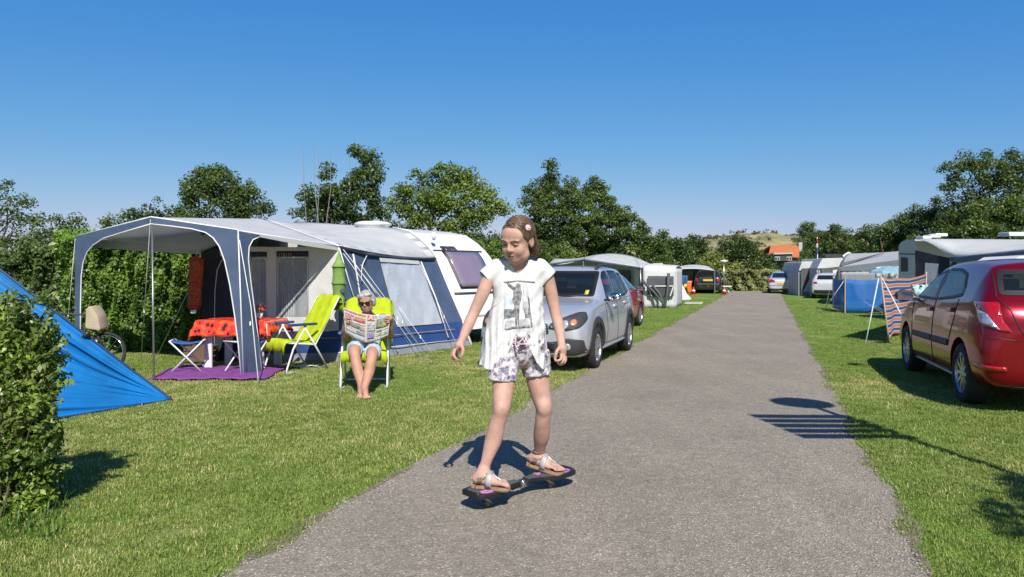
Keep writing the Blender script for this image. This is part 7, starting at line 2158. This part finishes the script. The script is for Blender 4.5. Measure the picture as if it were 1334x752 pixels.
# --- its white annex with a window
an = thing('annex_tent', 'white boxy annex tent with grey window beside the red hatchback', 'tent', GX(860, 27.5))
def box_tent(t, px0, px1, top0, top1, Y, px2, top2, Y2, m, depthY, bulge=.06):
    f = grid2(GX(px0, Y), GX(px1, Y), P(px0, top0, Y), P(px1, top1, Y), 12, 10, lambda u, v: Vector((0, -bulge * math.sin(PI * u) * math.sin(PI * v) - .02 * math.sin(u * 23) * (1 - v), 0)))
    s = MB(); s.sheet(f, .02); s.build('front_wall', m, t, True)
    s = MB(); s.sheet(grid2(GX(px1, Y), GX(px2, Y2), P(px1, top1, Y), P(px2, top2, Y2), 6, 10, lambda u, v: Vector((bulge * math.sin(PI * u) * math.sin(PI * v), 0, 0))), .02); s.build('side_wall', m, t, True)
    bl = P(px0, top0, Y) + Vector((P(px2, top2, Y2) - P(px1, top1, Y)))
    s = MB(); s.sheet(grid2(P(px0, top0, Y), P(px1, top1, Y), bl, P(px2, top2, Y2), 8, 6, lambda u, v: Vector((0, 0, .12 * math.sin(PI * v)))), .02); s.build('roof', m, t, True)
box_tent(an, 838, 880, 347.5, 350, 27.0, 888.5, 350.5, 29.0, M['whitecloth'], 0)
patch('window', round_poly([(843.5, 386.5), (843.5, 359.5), (877.5, 360), (877.5, 386.5)], 1.5), pflat(26.88), M['filmg'], an, .02, 30)
patch('window_lower_half', [(844.5, 386), (844.5, 374), (877, 374), (877, 386)], pflat(26.84), mat('dark mesh', (.05, .052, .055), .6), an, .01, 30)
for a, b in (((844, 374), (849, 386)), ((877, 374), (873, 386)), ((844, 373), (877, 373))):
    mb = MB(); mb.tube([P(*a, 26.8), P(*b, 26.8)], .02, 5); mb.build('window_tape', M['piping'], an)
for pts in ([(837, 366), (852, 381), (866, 398)], [(850, 372), (860, 384), (864, 397)], [(871, 356), (870, 375), (866, 401)]):
    mb = MB(); mb.tube([P(x, y, 26.7 if i < 2 else 26.4) for i, (x, y) in enumerate(pts)], [.06, .05, .045], 6); mb.build('dark_strap', M['darkgrey'], an, True)
# white caravan roof between annex and far awning
c2 = thing('caravan', 'low white caravan roof showing between the annex and the far awning', 'caravan', GX(868, 36))
mb = MB(); pr = [(848, 375), (848, 350), (852, 347), (868, 345.5), (878, 348), (884, 353), (886, 375)]
mb.prism([P(x, y, 35) for x, y in pr], (.6, 4.5, 0)); mb.build('body', M['caravan'], c2, bevel=.08)
for x in (853, 864):
    mb = MB(); mb.box(P(x, 349, 34.96), (.28, .05, .05)); mb.build('window', M['acryl'], c2)
mb = MB(); mb.box(P(856, 344.5, 37), (.5, .5, .10)); mb.build('roof_light', M['caravangrey'], c2)
# far awning with things in front
fa = thing('awning', 'pale far awning above the orange cloth and the black estate car', 'awning', GX(903, 45))
s = MB(); s.sheet(grid2(P(873, 352, 43), P(931, 352.5, 43), P(885, 347, 47), P(922, 347, 47), 8, 6, lambda u, v: Vector((0, 0, .10 * math.sin(PI * u)))), .03); s.build('roof', M['roof'], fa, True)
patch('back_wall', [(884, 382), (884, 350), (930, 350), (930, 382)], pflat(46.6), M['darkgrey'], fa, .03, 40)
patch('wall_panel', [(890, 380), (890, 353), (903, 353), (903, 380)], pflat(46.4), mat('brown panel', (.25, .2, .15), .8), fa, .03, 40)
patch('blue_panel', [(912, 372), (912, 353), (935, 354), (938, 372)], pflat(45.9), mat('dark blue panel', (.03, .06, .13), .7), fa, .03, 40)
for x in (874, 931):
    mb = MB(); mb.tube([GX(x, 43), P(x, 352, 43)], .04, 6); mb.build('pole', M['steel'], fa)
o = MB(); o.sheet([[P(x + .5 * math.sin(y * .4), y, 41.8 + .05 * math.sin(x * 3)) for x in np.linspace(895.5, 901, 6)] for y in np.linspace(366, 382, 8)], .04)
tag(o.build('beach_towel', M['orange'], None, True), 'orange towel hanging beside the black estate car', 'towel')
o = MB(); o.sheet([[P(x, y + .4 * math.sin(x), 42.5 + .1 * math.sin(x * 1.2)) for x in np.linspace(887, 896, 8)] for y in np.linspace(359, 371, 5)], .04)
tag(o.build('windbreak', mat('dim blue cloth', (.03, .11, .28), .8), None, True), 'short blue windbreak panel behind the white low tent', 'windbreak')
o = MB(); o.sheet([[P(x, y, 42.2) for x in np.linspace(891, 895, 4)] for y in np.linspace(370, 381, 4)], .04)
tag(o.build('yellow_cloth', M['yellow'], None, True), 'yellow cloth next to the orange towel', 'cloth')
o = MB(); o.prism([P(886, 391, 34.2), P(887, 366, 35.5), P(890, 373, 35.2), P(895, 383, 34.6), P(901, 389, 34.2), P(899, 391.2, 33.9)], (.3, 1.6, 0))
tag(o.build('small_tent', M['whitecloth'], None, bevel=.03), 'small low white tent on the grass right of the annex', 'tent')
rk = thing('drying_rack', 'low white folding drying rack on the grass left of the road', 'rack', GX(903, 29.5))
mb = MB()
for x in np.linspace(894, 915, 9): mb.tube([P(x, 394, 30.4), P(x - 1, 395.5, 29.2)], .008, 4)
mb.tube([P(893, 394, 30.4), P(916, 394, 30.4)], .012, 5); mb.tube([P(892, 395.5, 29.2), P(915, 395.5, 29.2)], .012, 5); mb.build('top', M['whitemetal'], rk)
for a, b in (((893, 394, 30.4), (897, 29.0)), ((892, 395.5, 29.2), (896, 30.6)), ((915, 394, 30.4), (911, 29.0)), ((914, 395.5, 29.2), (910, 30.6))):
    mb = MB(); mb.tube([P(*a), GX(*b)], .012, 5); mb.build('leg', M['whitemetal'], rk)
def cone(px, py, lab):
    g = G(px, py); t = thing('traffic_cone', lab, 'cone', g, 0, 'small orange cones by the black car')
    mb = MB(); mb.box(g + Vector((0, 0, .02)), (.36, .36, .04)); mb.build('base', M['red'], t)
    mb = MB(); mb.lathe([(.14, .04), (.03, .45), (.0, .46)], Matrix.Translation(g), 14); mb.build('cone_body', M['red'], t, True)
    mb = MB(); mb.lathe([(.108, .18), (.078, .28)], Matrix.Translation(g), 14); mb.build('reflective_band', M['piping'], t, True)
cone(943.5, 384, 'orange cone at the road edge right of the black estate car'); cone(903.5, 384, 'orange cone left of the black estate car')
pt = thing('garden_table', 'small white table right of the black estate car', 'table', GX(946, 45))
mb = MB(); mb.box(P(946, 373, 45), (.55, .5, .05)); mb.build('table_top', M['piping'], pt)
for dx in (-.2, .2):
    mb = MB(); c = GX(946, 45); mb.tube([(c.x + dx, 45, 0), (c.x - dx * .3, 45, P(946, 373, 45).z)], .03, 5); mb.build('leg', M['piping'], pt)
lp = thing('street_lamp', 'slim pale street lamp with flat head before the bushes', 'lamp', GX(943, 46))
mb = MB(); mb.tube([GX(943, 46), P(943, 341, 46)], [.05, .035], 8); mb.build('pole', M['steel'], lp, True)
mb = MB(); mb.lathe([(.04, -.08), (.24, .02), (.22, .07), (.0, .12)], Matrix.Translation(P(943, 341, 46)), 14); mb.build('lamp_head', M['whitemetal'], lp, True)
rd = MB(); c = P(936, 363, 44.6); rd.prism([P(x, y, 44.7) for x, y in round_poly([(932.5, 356), (937, 355), (939, 364), (936.5, 370), (933, 368)], 1)], (0, .2, 0)); tag(rd.build('red_jacket', M['redpaint'], None, bevel=.02), 'red jacket hung beside the black estate car', 'jacket')

# ================================================================== HOUSE AND FLAG
hs_ = thing('house', 'orange roofed house with dark dormer below the dune', 'house', GX(1022, 92))
Yh = 92
M['tile'] = mat('orange roof tiles', (.50, .15, .045), .8, var=.15, scale=3, bump=.5, bscale=14)
ra, rb, rc_, rd_ = P(1001, 333, Yh), P(1041, 336, Yh), P(1004, 320, Yh + 3.2), P(1041, 320, Yh + 3.2)
mb = MB(); mb.sheet(grid2(ra, rb, rc_, rd_, 14, 8), .12); rf = mb.build('roof', M['tile'], hs_)
mb = MB(); mb.sheet(grid2(ra + Vector((0, 6.4, 0)), rb + Vector((0, 6.4, 0)), rc_ + Vector((0, .03, -.01)), rd_ + Vector((0, .03, -.01)), 4, 4), .12); mb.build('roof', M['tile'], hs_)
mb = MB(); c = P(1022, 352, Yh + 3.4); w_ = (rb - ra).length; mb.prism([GX(1002, Yh + .3), GX(1040, Yh + .3), P(1040, 335, Yh + .3), P(1002, 333, Yh + .3)], (0, 5.6, 0)); mb.build('wall', mat('dark stained boards', (.05, .05, .055), .7), hs_)
mb = MB(); mb.prism([rb + Vector((-.05, .1, -.1)), rb + Vector((-.05, 6.2, -.1)), rd_ + Vector((-.05, 0, -.05))], (.1, 0, 0)); mb.build('gable', mat('red brick', (.34, .12, .06), .8), hs_)
dm = MB(); dm.prism([P(x, y, Yh - .9) for x, y in ((1009, 340), (1009, 331), (1032, 330), (1032, 340))], (0, 2.2, 0)); dmo = dm.build('dormer', bpy.data.materials['dark stained boards'], hs_)
dm = MB(); dm.prism([P(x, y, Yh - 1.1) for x, y in ((1008, 331.6), (1008, 329.6), (1033, 329), (1033, 331))], (0, 2.5, 0)); dm.build('dormer_roof', M['greycloth'], dmo)
for x in (1012.5, 1028):
    m1 = MB(); m1.box(P(x, 337, Yh - .92), (.62, .06, .44)); w1 = m1.build('window', M['piping'], hs_)
    for dx in (-.18, .18):
        m2 = MB(); q = P(x, 337, Yh - .96); m2.box((q.x + dx * .85, q.y, q.z), (.25, .03, .34)); m2.build('pane', M['glass'], w1)
mb = MB(); mb.box(P(1042, 321.5, Yh + 2.8), (.45, .5, 1.1)); mb.build('chimney', M['greycloth'], rf)
fl = thing('flag', 'red white and blue flag hanging limp from a pole', 'flag', GX(1065, 50))
mb = MB(); mb.tube([GX(1065.3, 50), P(1064.8, 309, 50)], [.045, .025], 7); mb.build('flagpole', M['whitemetal'], fl, True)
for (a, b), m in zip(((311, 317), (317, 323.5), (323.5, 330)), (mat('flag red', (.45, .02, .03), .8), M['whitecloth'], mat('flag blue', (.03, .07, .25), .8))):
    mb = MB(); mb.sheet([[P(1064.5 + (x - .5) * (1.3 + .06 * (y - 309)) + .25 * math.sin(y * .7 + x * 4), y, 49.9 + .06 * math.sin(x * 7 + y)) for x in np.linspace(0, 1, 6)] for y in np.linspace(a, b, 5)], .02)
    mb.build('flag_stripe', m, fl, True)

# ================================================================== RIGHT PITCHES
def dome_awning(name, label, px0, px1, ytop, Y, px2, Y2, yeave, roofm, wallm, group=None):
    # front face px0..px1 at depth Y, long side running back to px2 at depth Y2
    t = thing(name, label, 'awning', (GX(px0, Y) + GX(px2, Y2)) / 2, 0, group)
    return t
# two small grey awnings at the far end
def far_awning(label, x0, x1, top, base, Y, white, dark):
    t = thing('awning', label, 'awning', GX((x0 + x1) / 2, Y), 0, 'row of awnings right of the road')
    h = base - top
    pr = round_poly([(x0, base), (x0 + .5, top + h * .28), (x0 + (x1 - x0) * .22, top + 1), (x1 - 2, top), (x1, top + h * .22), (x1, base)], [0, 3, 4, 2, 2, 0])
    mb = MB(); mb.prism([P(a, b, Y) for a, b in pr], (1.0, 5, 0)); mb.build('shell', M['greycloth'], t, bevel=.05)
    mb = MB(); mb.prism([P(a, b, Y - .1) for a, b in ((x0 + 1, top + h * .27), (x0 + (x1 - x0) * .22, top + .2), (x1 - 2, top - .6), (x1 + 1, top + h * .24))], (1.0, 5.2, .02)); mb.build('roof', M['roof'], t, bevel=.03)
    mb = MB(); mb.prism([P(a, b, Y - .12) for a, b in dark], (0, .06, 0)); mb.build('doorway', M['darkgrey'], t)
    mb = MB(); mb.prism([P(a, b, Y - .2) for a, b in white], (0, .06, 0)); mb.build('door_flap', M['whitecloth'], t)
    for q in (.08, .22): 
        xx = x0 + (x1 - x0) * q; mb = MB(); mb.tube([P(xx, base, Y - .15), P(xx, top + h * .3, Y - .15)], .03, 6); mb.build('pole', M['steel'], t)
    mb = MB(); mb.prism([P(a, b, Y - .14) for a, b in ((x0 + 6, base - .3), (x0 + 6, base - 7), (x1, base - 7), (x1, base - .3))], (0, .04, 0)); mb.build('skirt', M['mudflap'], t)
far_awning('grey awning with white flap tied aside, nearest the silver saloon', 1039.5, 1063, 341, 385.3, 40, [(1047, 380), (1061, 352), (1062.5, 352), (1062.5, 381)], [(1044, 384), (1044, 350), (1062.5, 349), (1062.5, 384)])
far_awning('grey awning with round roof behind the white hatchback', 1063.5, 1100, 336.5, 387, 38, [(1085, 384), (1085, 352), (1098, 351), (1098, 384)], [(1070, 386), (1070, 350), (1098, 347), (1098, 386)])
mb = MB(); mb.prism([P(x, y, 44) for x, y in ((1097, 333), (1105, 328), (1108, 331), (1100, 337))], (.3, .4, 0)); tag(mb.build('roof_hatch', M['caravan'], None, bevel=.03), 'open white roof hatch showing above the grey awning row', 'hatch')
mb = MB(); mb.prism([P(x, y, 46) for x, y in ((1074, 336), (1074, 331), (1098, 331), (1098, 336))], (1, 3, 0)); tag(mb.build('caravan_roof', M['darktrim'], None, bevel=.1), 'dark caravan roof behind the two small grey awnings', 'caravan')
# the big grey awning
ga = thing('awning', 'large grey awning with white front wall behind the blue windbreak', 'awning', GX(1130, 30), 0, 'row of awnings right of the road')
e0, e1 = P(1094, 348, 29.5), P(1178, 338, 27.0)
t0, t1 = P(1106, 331, 33.5), P(1182, 328.5, 31.5)
s = MB(); s.sheet(grid2(e0, e1, t0, t1, 14, 8, lambda u, v: Vector((0, 0, .16 * math.sin(PI * v) - .08 * math.sin(PI * u) * (1 - v)))), .03); s.build('roof', M['greycloth'], ga, True)
s = MB(); s.sheet(grid2(e0 + Vector((0, -.05, .02)), P(1150, 330, 29.5), e0 + Vector((.05, -.02, .16)), P(1152, 329.5, 29.6), 8, 2), .03); s.build('roof_seam', M['darkgrey'], ga)
s = MB(); s.sheet(grid2(e0, e1, e0 - Vector((0, 0, .16)), e1 - Vector((0, 0, .42)), 10, 3), .03); s.build('front_panel', M['greycloth'], ga)
s = MB(); s.sheet(grid2(e0 - Vector((-.02, 0, .16)), e1 - Vector((0, 0, .42)), GX(1094, 29.5), GX(1178, 27.0), 24, 8, lambda u, v: Vector((0, .012 * math.sin(u * 60), 0))), .03); s.build('front_wall', M['whitecloth'], ga, True)
s = MB(); s.sheet(grid2(GX(1094, 29.5), GX(1100, 33.5), e0, t0, 6, 8, lambda u, v: Vector((-.3 * math.sin(PI * v), 0, 0))), .03); s.build('side_wall', M['greycloth'], ga, True)
s = MB(); s.tube([GX(1093, 29.4), P(1093, 352, 29.4), P(1097, 342, 30), P(1106, 331.5, 33)], .05, 7); s.build('pole', M['darkgrey'], ga, True)
for x in (1140, 1158): 
    s = MB(); s.sheet(grid2(P(x, 348, 27.3), P(x + 12, 347, 27.1), P(x, 362, 27.3), P(x + 12, 361, 27.1), 6, 4, lambda u, v: Vector((0, .04 * math.sin(u * 30), 0))), .02); s.build('window', M['filmw'], ga, True)
# pale blue parasol top above the striped windbreak
pa = thing('parasol', 'pale blue low parasol top behind the windbreaks', 'parasol', GX(1158, 25))
mb = MB(); c = P(1158, 347, 25.2); mb.lathe([(.0, .02), (.35, -.06), (.62, -.17), (.66, -.24), (.60, -.22), (.0, -.02)], Matrix.Translation(c), 8); mb.build('canopy', mat('pale blue cloth', (.35, .58, .70), .7, trans=.3), pa)
mb = MB(); mb.tube([GX(1158, 25.2), c], .02, 6); mb.build('pole', M['steel'], pa)

# --- silver caravan with awning at the right
rc = thing('caravan', 'silver grey caravan end with small window at the right', 'caravan', GX(1200, 22))
q0, q1 = GX(1171, 20.5), GX(1191.5, 19.6)      # end wall from far corner to near corner
ev = (q1 - q0); sv = Vector((.62, .1, 0)) * 1.0
sv = (GX(1420, 19.0) - q1).normalized(); sv = Vector((sv.x, .25, 0)).normalized()
def zz(py, Y): return H - (py - 352) * Y / F
w_in = (q0 - q1); w_in = w_in.normalized()
# body profile along the end wall direction, rounded roof edge, swept along the caravan's length
def prof_pt(px, py):
    f = vplane(q0, q1); return f(px, py)
pr = round_poly([(1170.5, 392), (1170.5, 319), (1177, 313.2), (1192, 311.8), (1193, 392)], [0, 4, 4, .5, 0])
mb = MB(); mb.prism([prof_pt(*p) for p in pr], Vector((6.5, 1.2, 0))); mb.build('body', M['caravangrey'], rc, bevel=.03)
patch('window_frame', round_poly([(1173.3, 354), (1173.3, 335), (1181.5, 336), (1181.5, 354)], 1), shift(prof_pt, .0) if False else (lambda a, b: prof_pt(a, b) - Vector((.0, .04, 0))), M['black'], rc, .02, 30)
patch('window', round_poly([(1174.2, 353), (1174.2, 336.2), (1180.6, 337), (1180.6, 353)], 1), lambda a, b: prof_pt(a, b) - Vector((0, .07, 0)), M['glass'], rc, .02, 30)
patch('trim_strip', [(1170.8, 331.5), (1170.8, 330.3), (1192, 330.5), (1192, 332)], lambda a, b: prof_pt(a, b) - Vector((0, .03, 0)), M['darktrim'], rc, .015, 30)
for x, y, w in ((1214, 308.2, .30), (1222, 306.5, .34), (1203, 310, .25)):
    mb = MB(); c = P(x, y, 21); mb.box(c, (w, .4, .09)); mb.build('roof_vent', M['caravan'], rc, bevel=.02)
mb = MB(); mb.box(P(1325, 305.5, 21.5), (.8, .5, .12)); mb.build('roof_vent', M['caravan'], rc, bevel=.02)
ra_ = thing('awning', 'white roofed awning with navy end wall on the silver caravan', 'awning', GX(1260, 19), 0, 'row of awnings right of the road')
ms2 = vplane(q1, q1 + Vector((5, .6, 0)))
a0 = prof_pt(1192.5, 312.5) + Vector((0, -.04, .02)); a1 = a0 + Vector((6.3, 1.1, .0))
b0 = P(1243, 336, 18.2); b1 = P(1400, 318, 14.5)
m0 = P(1236, 335.5, 18.4)
g = []
for i in range(9):
    v = i / 8
    row = []
    for j in range(13):
        u = j / 12
        top_ = a0.lerp(a1, u); bot_ = m0.lerp(b1, u)
        row.append(top_.lerp(bot_, v) + Vector((0, 0, .10 * math.sin(PI * v) - .05 * math.sin(PI * u) * v)))
    g.append(row)
s = MB(); s.sheet(g, .02); s.build('roof', M['roof'], ra_, True)
s = MB(); s.sheet(grid2(m0 - Vector((0, .03, 0)), b1 - Vector((0, .03, 0)), m0 + Vector((0, -.06, -.10)), b1 + Vector((0, -.1, -.34)), 12, 4, lambda u, v: Vector((0, -.03 * math.sin(u * 30) * v, -.03 * math.sin(u * 17) * v))), .02); s.build('valance', mat('slate blue cloth', (.12, .16, .22), .7), ra_, True)
ew0 = GX(1193, 19.4); ew1 = GX(1240, 18.4)
me_ = vplane(ew0, ew1)
patch('end_wall', [(1193, 410), (1193, 326), (1205, 329), (1222, 333), (1237, 336), (1240, 410)], me_, M['darknavy'], ra_, .02, 12, .01)
patch('window', [(1203, 375), (1204, 342.5), (1221, 344), (1221, 375)], lambda a, b: me_(a, b) - Vector((0, .06, 0)), M['filmw'], ra_, .01, 12, .01)
s = MB(); s.sheet(grid2(P(1240, 345, 19.6), P(1420, 330, 18), GX(1240, 19.6), GX(1420, 18), 12, 4), .02); s.build('inner_wall', M['beige'], ra_)
s = MB(); s.tube([GX(1240, 18.3), P(1239, 350, 18.3), P(1246, 338, 18.2)], .06, 7); s.build('pole', M['darktrim'], ra_, True)
for x in (1277, 1290): 
    s = MB(); s.tube([GX(x, 18.9), P(x, 332, 18.9)], .035, 6); s.build('pole', M['greycloth'], ra_, True)
# white low roof behind the red car
mb = MB(); mb.prism([P(x, y, 14.6) for x, y in ((1318, 341), (1330, 334), (1400, 330), (1400, 341))], (0, 1.2, 0)); tag(mb.build('trailer', M['caravan'], None, bevel=.05), 'low white trailer top behind the deep red hatchback', 'trailer')

# --- blue windbreak with chairs behind it
wbk = thing('windbreak', 'plain blue windbreak on poles with chairs showing through', 'windbreak', GX(1120, 24))
pA, pB, pC = GX(1100.5, 23.8), GX(1151, 23.3), GX(1085, 26.2)
zA = 1.16
def wb_panel(a, b, za, zb, n=14, ph=0):
    g = grid2(a + Vector((0, 0, .04)), b + Vector((0, 0, .04)), a + Vector((0, 0, za)), b + Vector((0, 0, zb)), n, 6, lambda u, v: Vector((0, .02 * math.sin(u * 14 + ph) * v, -.05 * math.sin(PI * u) * v)))
    s = MB(); s.sheet(g, .012); return s.build('panel', M['windblue'], wbk, True)
wb_panel(pA, pB, 1.12, 1.12); wb_panel(pC, pA, 1.12, 1.12, 8, 2)
for q in (pA, pB, pC):
    mb = MB(); mb.tube([q - Vector((0, .02, .05)), q + Vector((0, -.03, 1.18))], .02, 7); mb.build('pole', mat('pale wood', (.5, .4, .28), .7) if 'pale wood' not in bpy.data.materials else bpy.data.materials['pale wood'], wbk)
def deck_chair(loc, rz, label):
    t = thing('deck_chair', label, 'chair', loc, rz, 'chairs behind the blue windbreak')
    for s_ in (-1, 1):
        mb = MB(); mb.tube([(s_ * .26, -.45, .0), (s_ * .26, .45, .75)], .018, 6); mb.build('leg', M['steel'], t, world=False)
        mb = MB(); mb.tube([(s_ * .26, .35, 0), (s_ * .26, -.35, .42)], .018, 6); mb.build('leg', M['steel'], t, world=False)
    mb = MB(); mb.sheet(grid2((-.26, -.4, .40), (.26, -.4, .40), (-.26, .12, .36), (.26, .12, .36), 5, 4), .02); mb.build('seat', M['bluepad'], t, world=False)
    mb = MB(); mb.sheet(grid2((-.26, .12, .36), (.26, .12, .36), (-.26, .45, .98), (.26, .45, .98), 5, 4), .02); mb.build('backrest', M['bluepad'], t, world=False)
deck_chair(GX(1114, 24.5), 2.0, 'dark folding chair showing through the left half of the blue windbreak')
deck_chair(GX(1137, 24.4), -2.2, 'dark folding chair showing through the right half of the blue windbreak')
# --- striped windbreak
sw = thing('windbreak', 'striped orange white and blue windbreak left of the red hatchback', 'windbreak', GX(1175, 15.5))
M['stripes'] = bpy.data.materials.new('striped cotton'); M['stripes'].use_nodes = True
nt = M['stripes'].node_tree; b = nt.nodes['Principled BSDF']; b.inputs['Roughness'].default_value = .85
at = nt.nodes.new('ShaderNodeAttribute'); at.attribute_name = 'band'
r = nt.nodes.new('ShaderNodeValToRGB'); r.color_ramp.interpolation = 'CONSTANT'
cols = [(.62, .20, .11), (.62, .20, .11), (.60, .58, .56), (.03, .10, .30), (.03, .10, .30), (.60, .58, .56)]
e = r.color_ramp.elements
while len(e) < 6: e.new(.5)
for x, p_, c_ in zip(e, (0, .17, .36, .48, .66, .88), cols): x.position = p_; x.color = (*c_, 1)
mth = nt.nodes.new('ShaderNodeMath'); mth.operation = 'FRACT'
nt.links.new(at.outputs['Fac'], mth.inputs[0]); nt.links.new(mth.outputs[0], r.inputs['Fac']); nt.links.new(r.outputs['Color'], b.inputs['Base Color'])
tl = nt.nodes.new('ShaderNodeBsdfTranslucent'); nt.links.new(r.outputs['Color'], tl.inputs['Color'])
mx = nt.nodes.new('ShaderNodeMixShader'); mx.inputs[0].default_value = .3
nt.links.new(b.outputs[0], mx.inputs[1]); nt.links.new(tl.outputs[0], mx.inputs[2]); nt.links.new(mx.outputs[0], nt.nodes['Material Output'].inputs['Surface'])
sb0, st0 = G(1158.5, 447), P(1147.5, 362, 14.1)
st1 = P(1207, 357, 17.6); sb1 = P(1196, 417, 17.2)
ctop = [P(x, y, Y) for x, y, Y in ((1147.5, 361.5, 14.1), (1159, 363.5, 14.8), (1169, 362.5, 15.4), (1184, 363, 16.2), (1198, 360, 17.0), (1207, 357, 17.6))]
cbot = [P(x, y, Y) for x, y, Y in ((1158, 444, 14.05), (1161, 438, 14.7), (1168, 434.5, 15.3), (1178, 431, 16.1), (1190, 424, 16.9), (1199, 420, 17.5))]
def interp_curve(cv_, u):
    x = u * (len(cv_) - 1); i = min(int(x), len(cv_) - 2); return cv_[i].lerp(cv_[i + 1], x - i)
g = []
nU, nV = 36, 66
for i in range(nV + 1):
    v = i / nV
    g.append([interp_curve(ctop, j / nU).lerp(interp_curve(cbot, j / nU), v) + Vector((.0, .035 * math.sin(j / nU * 19 + v * 2.5) * v, .012 * math.sin(j / nU * 24) * v)) for j in range(nU + 1)])
s = MB(); s.sheet(g, .008)
pn = s.build('panel', M['stripes'], sw, True)
band = pn.data.attributes.new('band', 'FLOAT', 'POINT')
vals = np.array([[(1 - i / nV) * 8.2 + .0 * j for j in range(nU + 1)] for i in range(nV + 1)]).ravel()
band.data.foreach_set('value', np.concatenate([vals, vals]).astype(np.float32))
for a, b2 in ((st0 + Vector((0, 0, .04)), sb0), (ctop[2] + Vector((0, .02, .05)), GX(1171, 15.5)), (ctop[5] + Vector((0, 0, .05)), GX(1204, 17.6))):
    mb = MB(); mb.tube([a, b2 - Vector((0, 0, .05))], .014, 7); mb.build('pole', bpy.data.materials['pale wood'], sw, True)
def rrope(label, a, b, r=.011): return rope(label, [a, b], r, 'guy ropes of the windbreaks')
rrope('pale guy line left of the striped windbreak down to the lawn', P(1144.5, 363, 14.1), G(1127.5, 448))
rrope('white guy line across the face of the striped windbreak', P(1149, 362, 14.0), P(1178, 417, 13.2) * 1.0 - Vector((0, 0, P(1178, 417, 13.2).z)) + Vector((.25, 0, 0)), .012)
rrope('guy line from the corner of the blue windbreak to the grass', pA + Vector((0, -.02, 1.1)), G(1072, 406))
rrope('white guy line in front of the white hatchback', P(1082, 372, 26), G(1075, 404))
# pale towel beside the wing mirror
mb = MB(); mb.sheet([[P(x + (y - 372) * .25, y, 13.0 + .05 * math.sin(x * .8 + y * .5)) + Vector((0, 0, .02 * math.sin(x))) for x in np.linspace(1188, 1208, 10)] for y in np.linspace(372, 386, 6)], .02)
tw_ = mb.build('towel', mat('pale turquoise towel', (.42, .62, .66), .85, var=.3, scale=12), None, True); tag(tw_, 'pale turquoise towel in front of the striped windbreak by the wing mirror', 'towel')
th_ = thing('airer', 'thin metal rail carrying the pale turquoise towel', 'rack', GX(1199, 13.0))
mb = MB(); mb.tube([P(1187, 372, 13.02), P(1210, 372, 13.02)], .012, 6); mb.build('rail', M['steel'], th_)
for x in (1188, 1209): 
    mb = MB(); mb.tube([GX(x, 13.02), P(x, 372, 13.02)], .012, 6); mb.build('leg', M['steel'], th_)

# ================================================================== OUTSIDE THE FRAME: what throws the shadows on the right
tn = -SUN_DIR.x / SUN_DIR.y if False else SUN_DIR.x / SUN_DIR.y
def caster(px, py, h):      # point at height h whose shadow falls on ground pixel
    g = G(px, py); return Vector((g.x + SUN_DIR.x / SUN_DIR.z * h, g.y + SUN_DIR.y / SUN_DIR.z * h, h))
HS = 4.3
dc = caster(1041, 525, HS)
sg = thing('road_sign', 'road sign post with round disc and slatted board right of the camera', 'sign', (dc.x, dc.y, 0))
pb = Vector((dc.x, dc.y, 0))
mb = MB(); mb.tube([pb, dc + Vector((0, 0, .25))], .035, 10); mb.build('post', M['steel'], sg, True)
mt = Matrix.Translation(dc + Vector((0, -.05, 0))) @ Matrix.Rotation(PI / 2, 4, 'X')
mb = MB(); mb.lathe([(0, -.01), (.30, -.01), (.30, .01), (0, .01)], mt, 32); mb.build('disc', M['whitemetal'], sg)
for i in range(5):
    z = HS - .70 - .205 * i
    mb = MB(); mb.box((pb.x - .38, pb.y - .06, z), (.96, .02, .145)); mb.build('slat', M['whitemetal'], sg)
t_ = thing('young_tree', 'slender young tree standing right of the camera', 'tree', (4.15, 1.55, 0))
bs_ = []
for (px, py, h, r) in ((1325, 655, 2.4, .22), (1300, 668, 2.1, .16), (1345, 640, 2.6, .25), (1350, 690, 2.2, .3), (1330, 622, 2.75, .16)):
    c = caster(px, py, h); bs_.append((tuple(c), (r, r, r)))
cr, ce = foliage('crown', bs_, LV['mid'], t_, .07, .10, 2.2, 18)
mb = MB(); c = sum((Vector(b[0]) for b in bs_), Vector()) / 5; mb.tube([(c.x + .3, c.y, -.05), (c.x + .2, c.y, 1.3), c], [.04, .03, .015], 7); mb.build('trunk', M['bark'], t_, True)
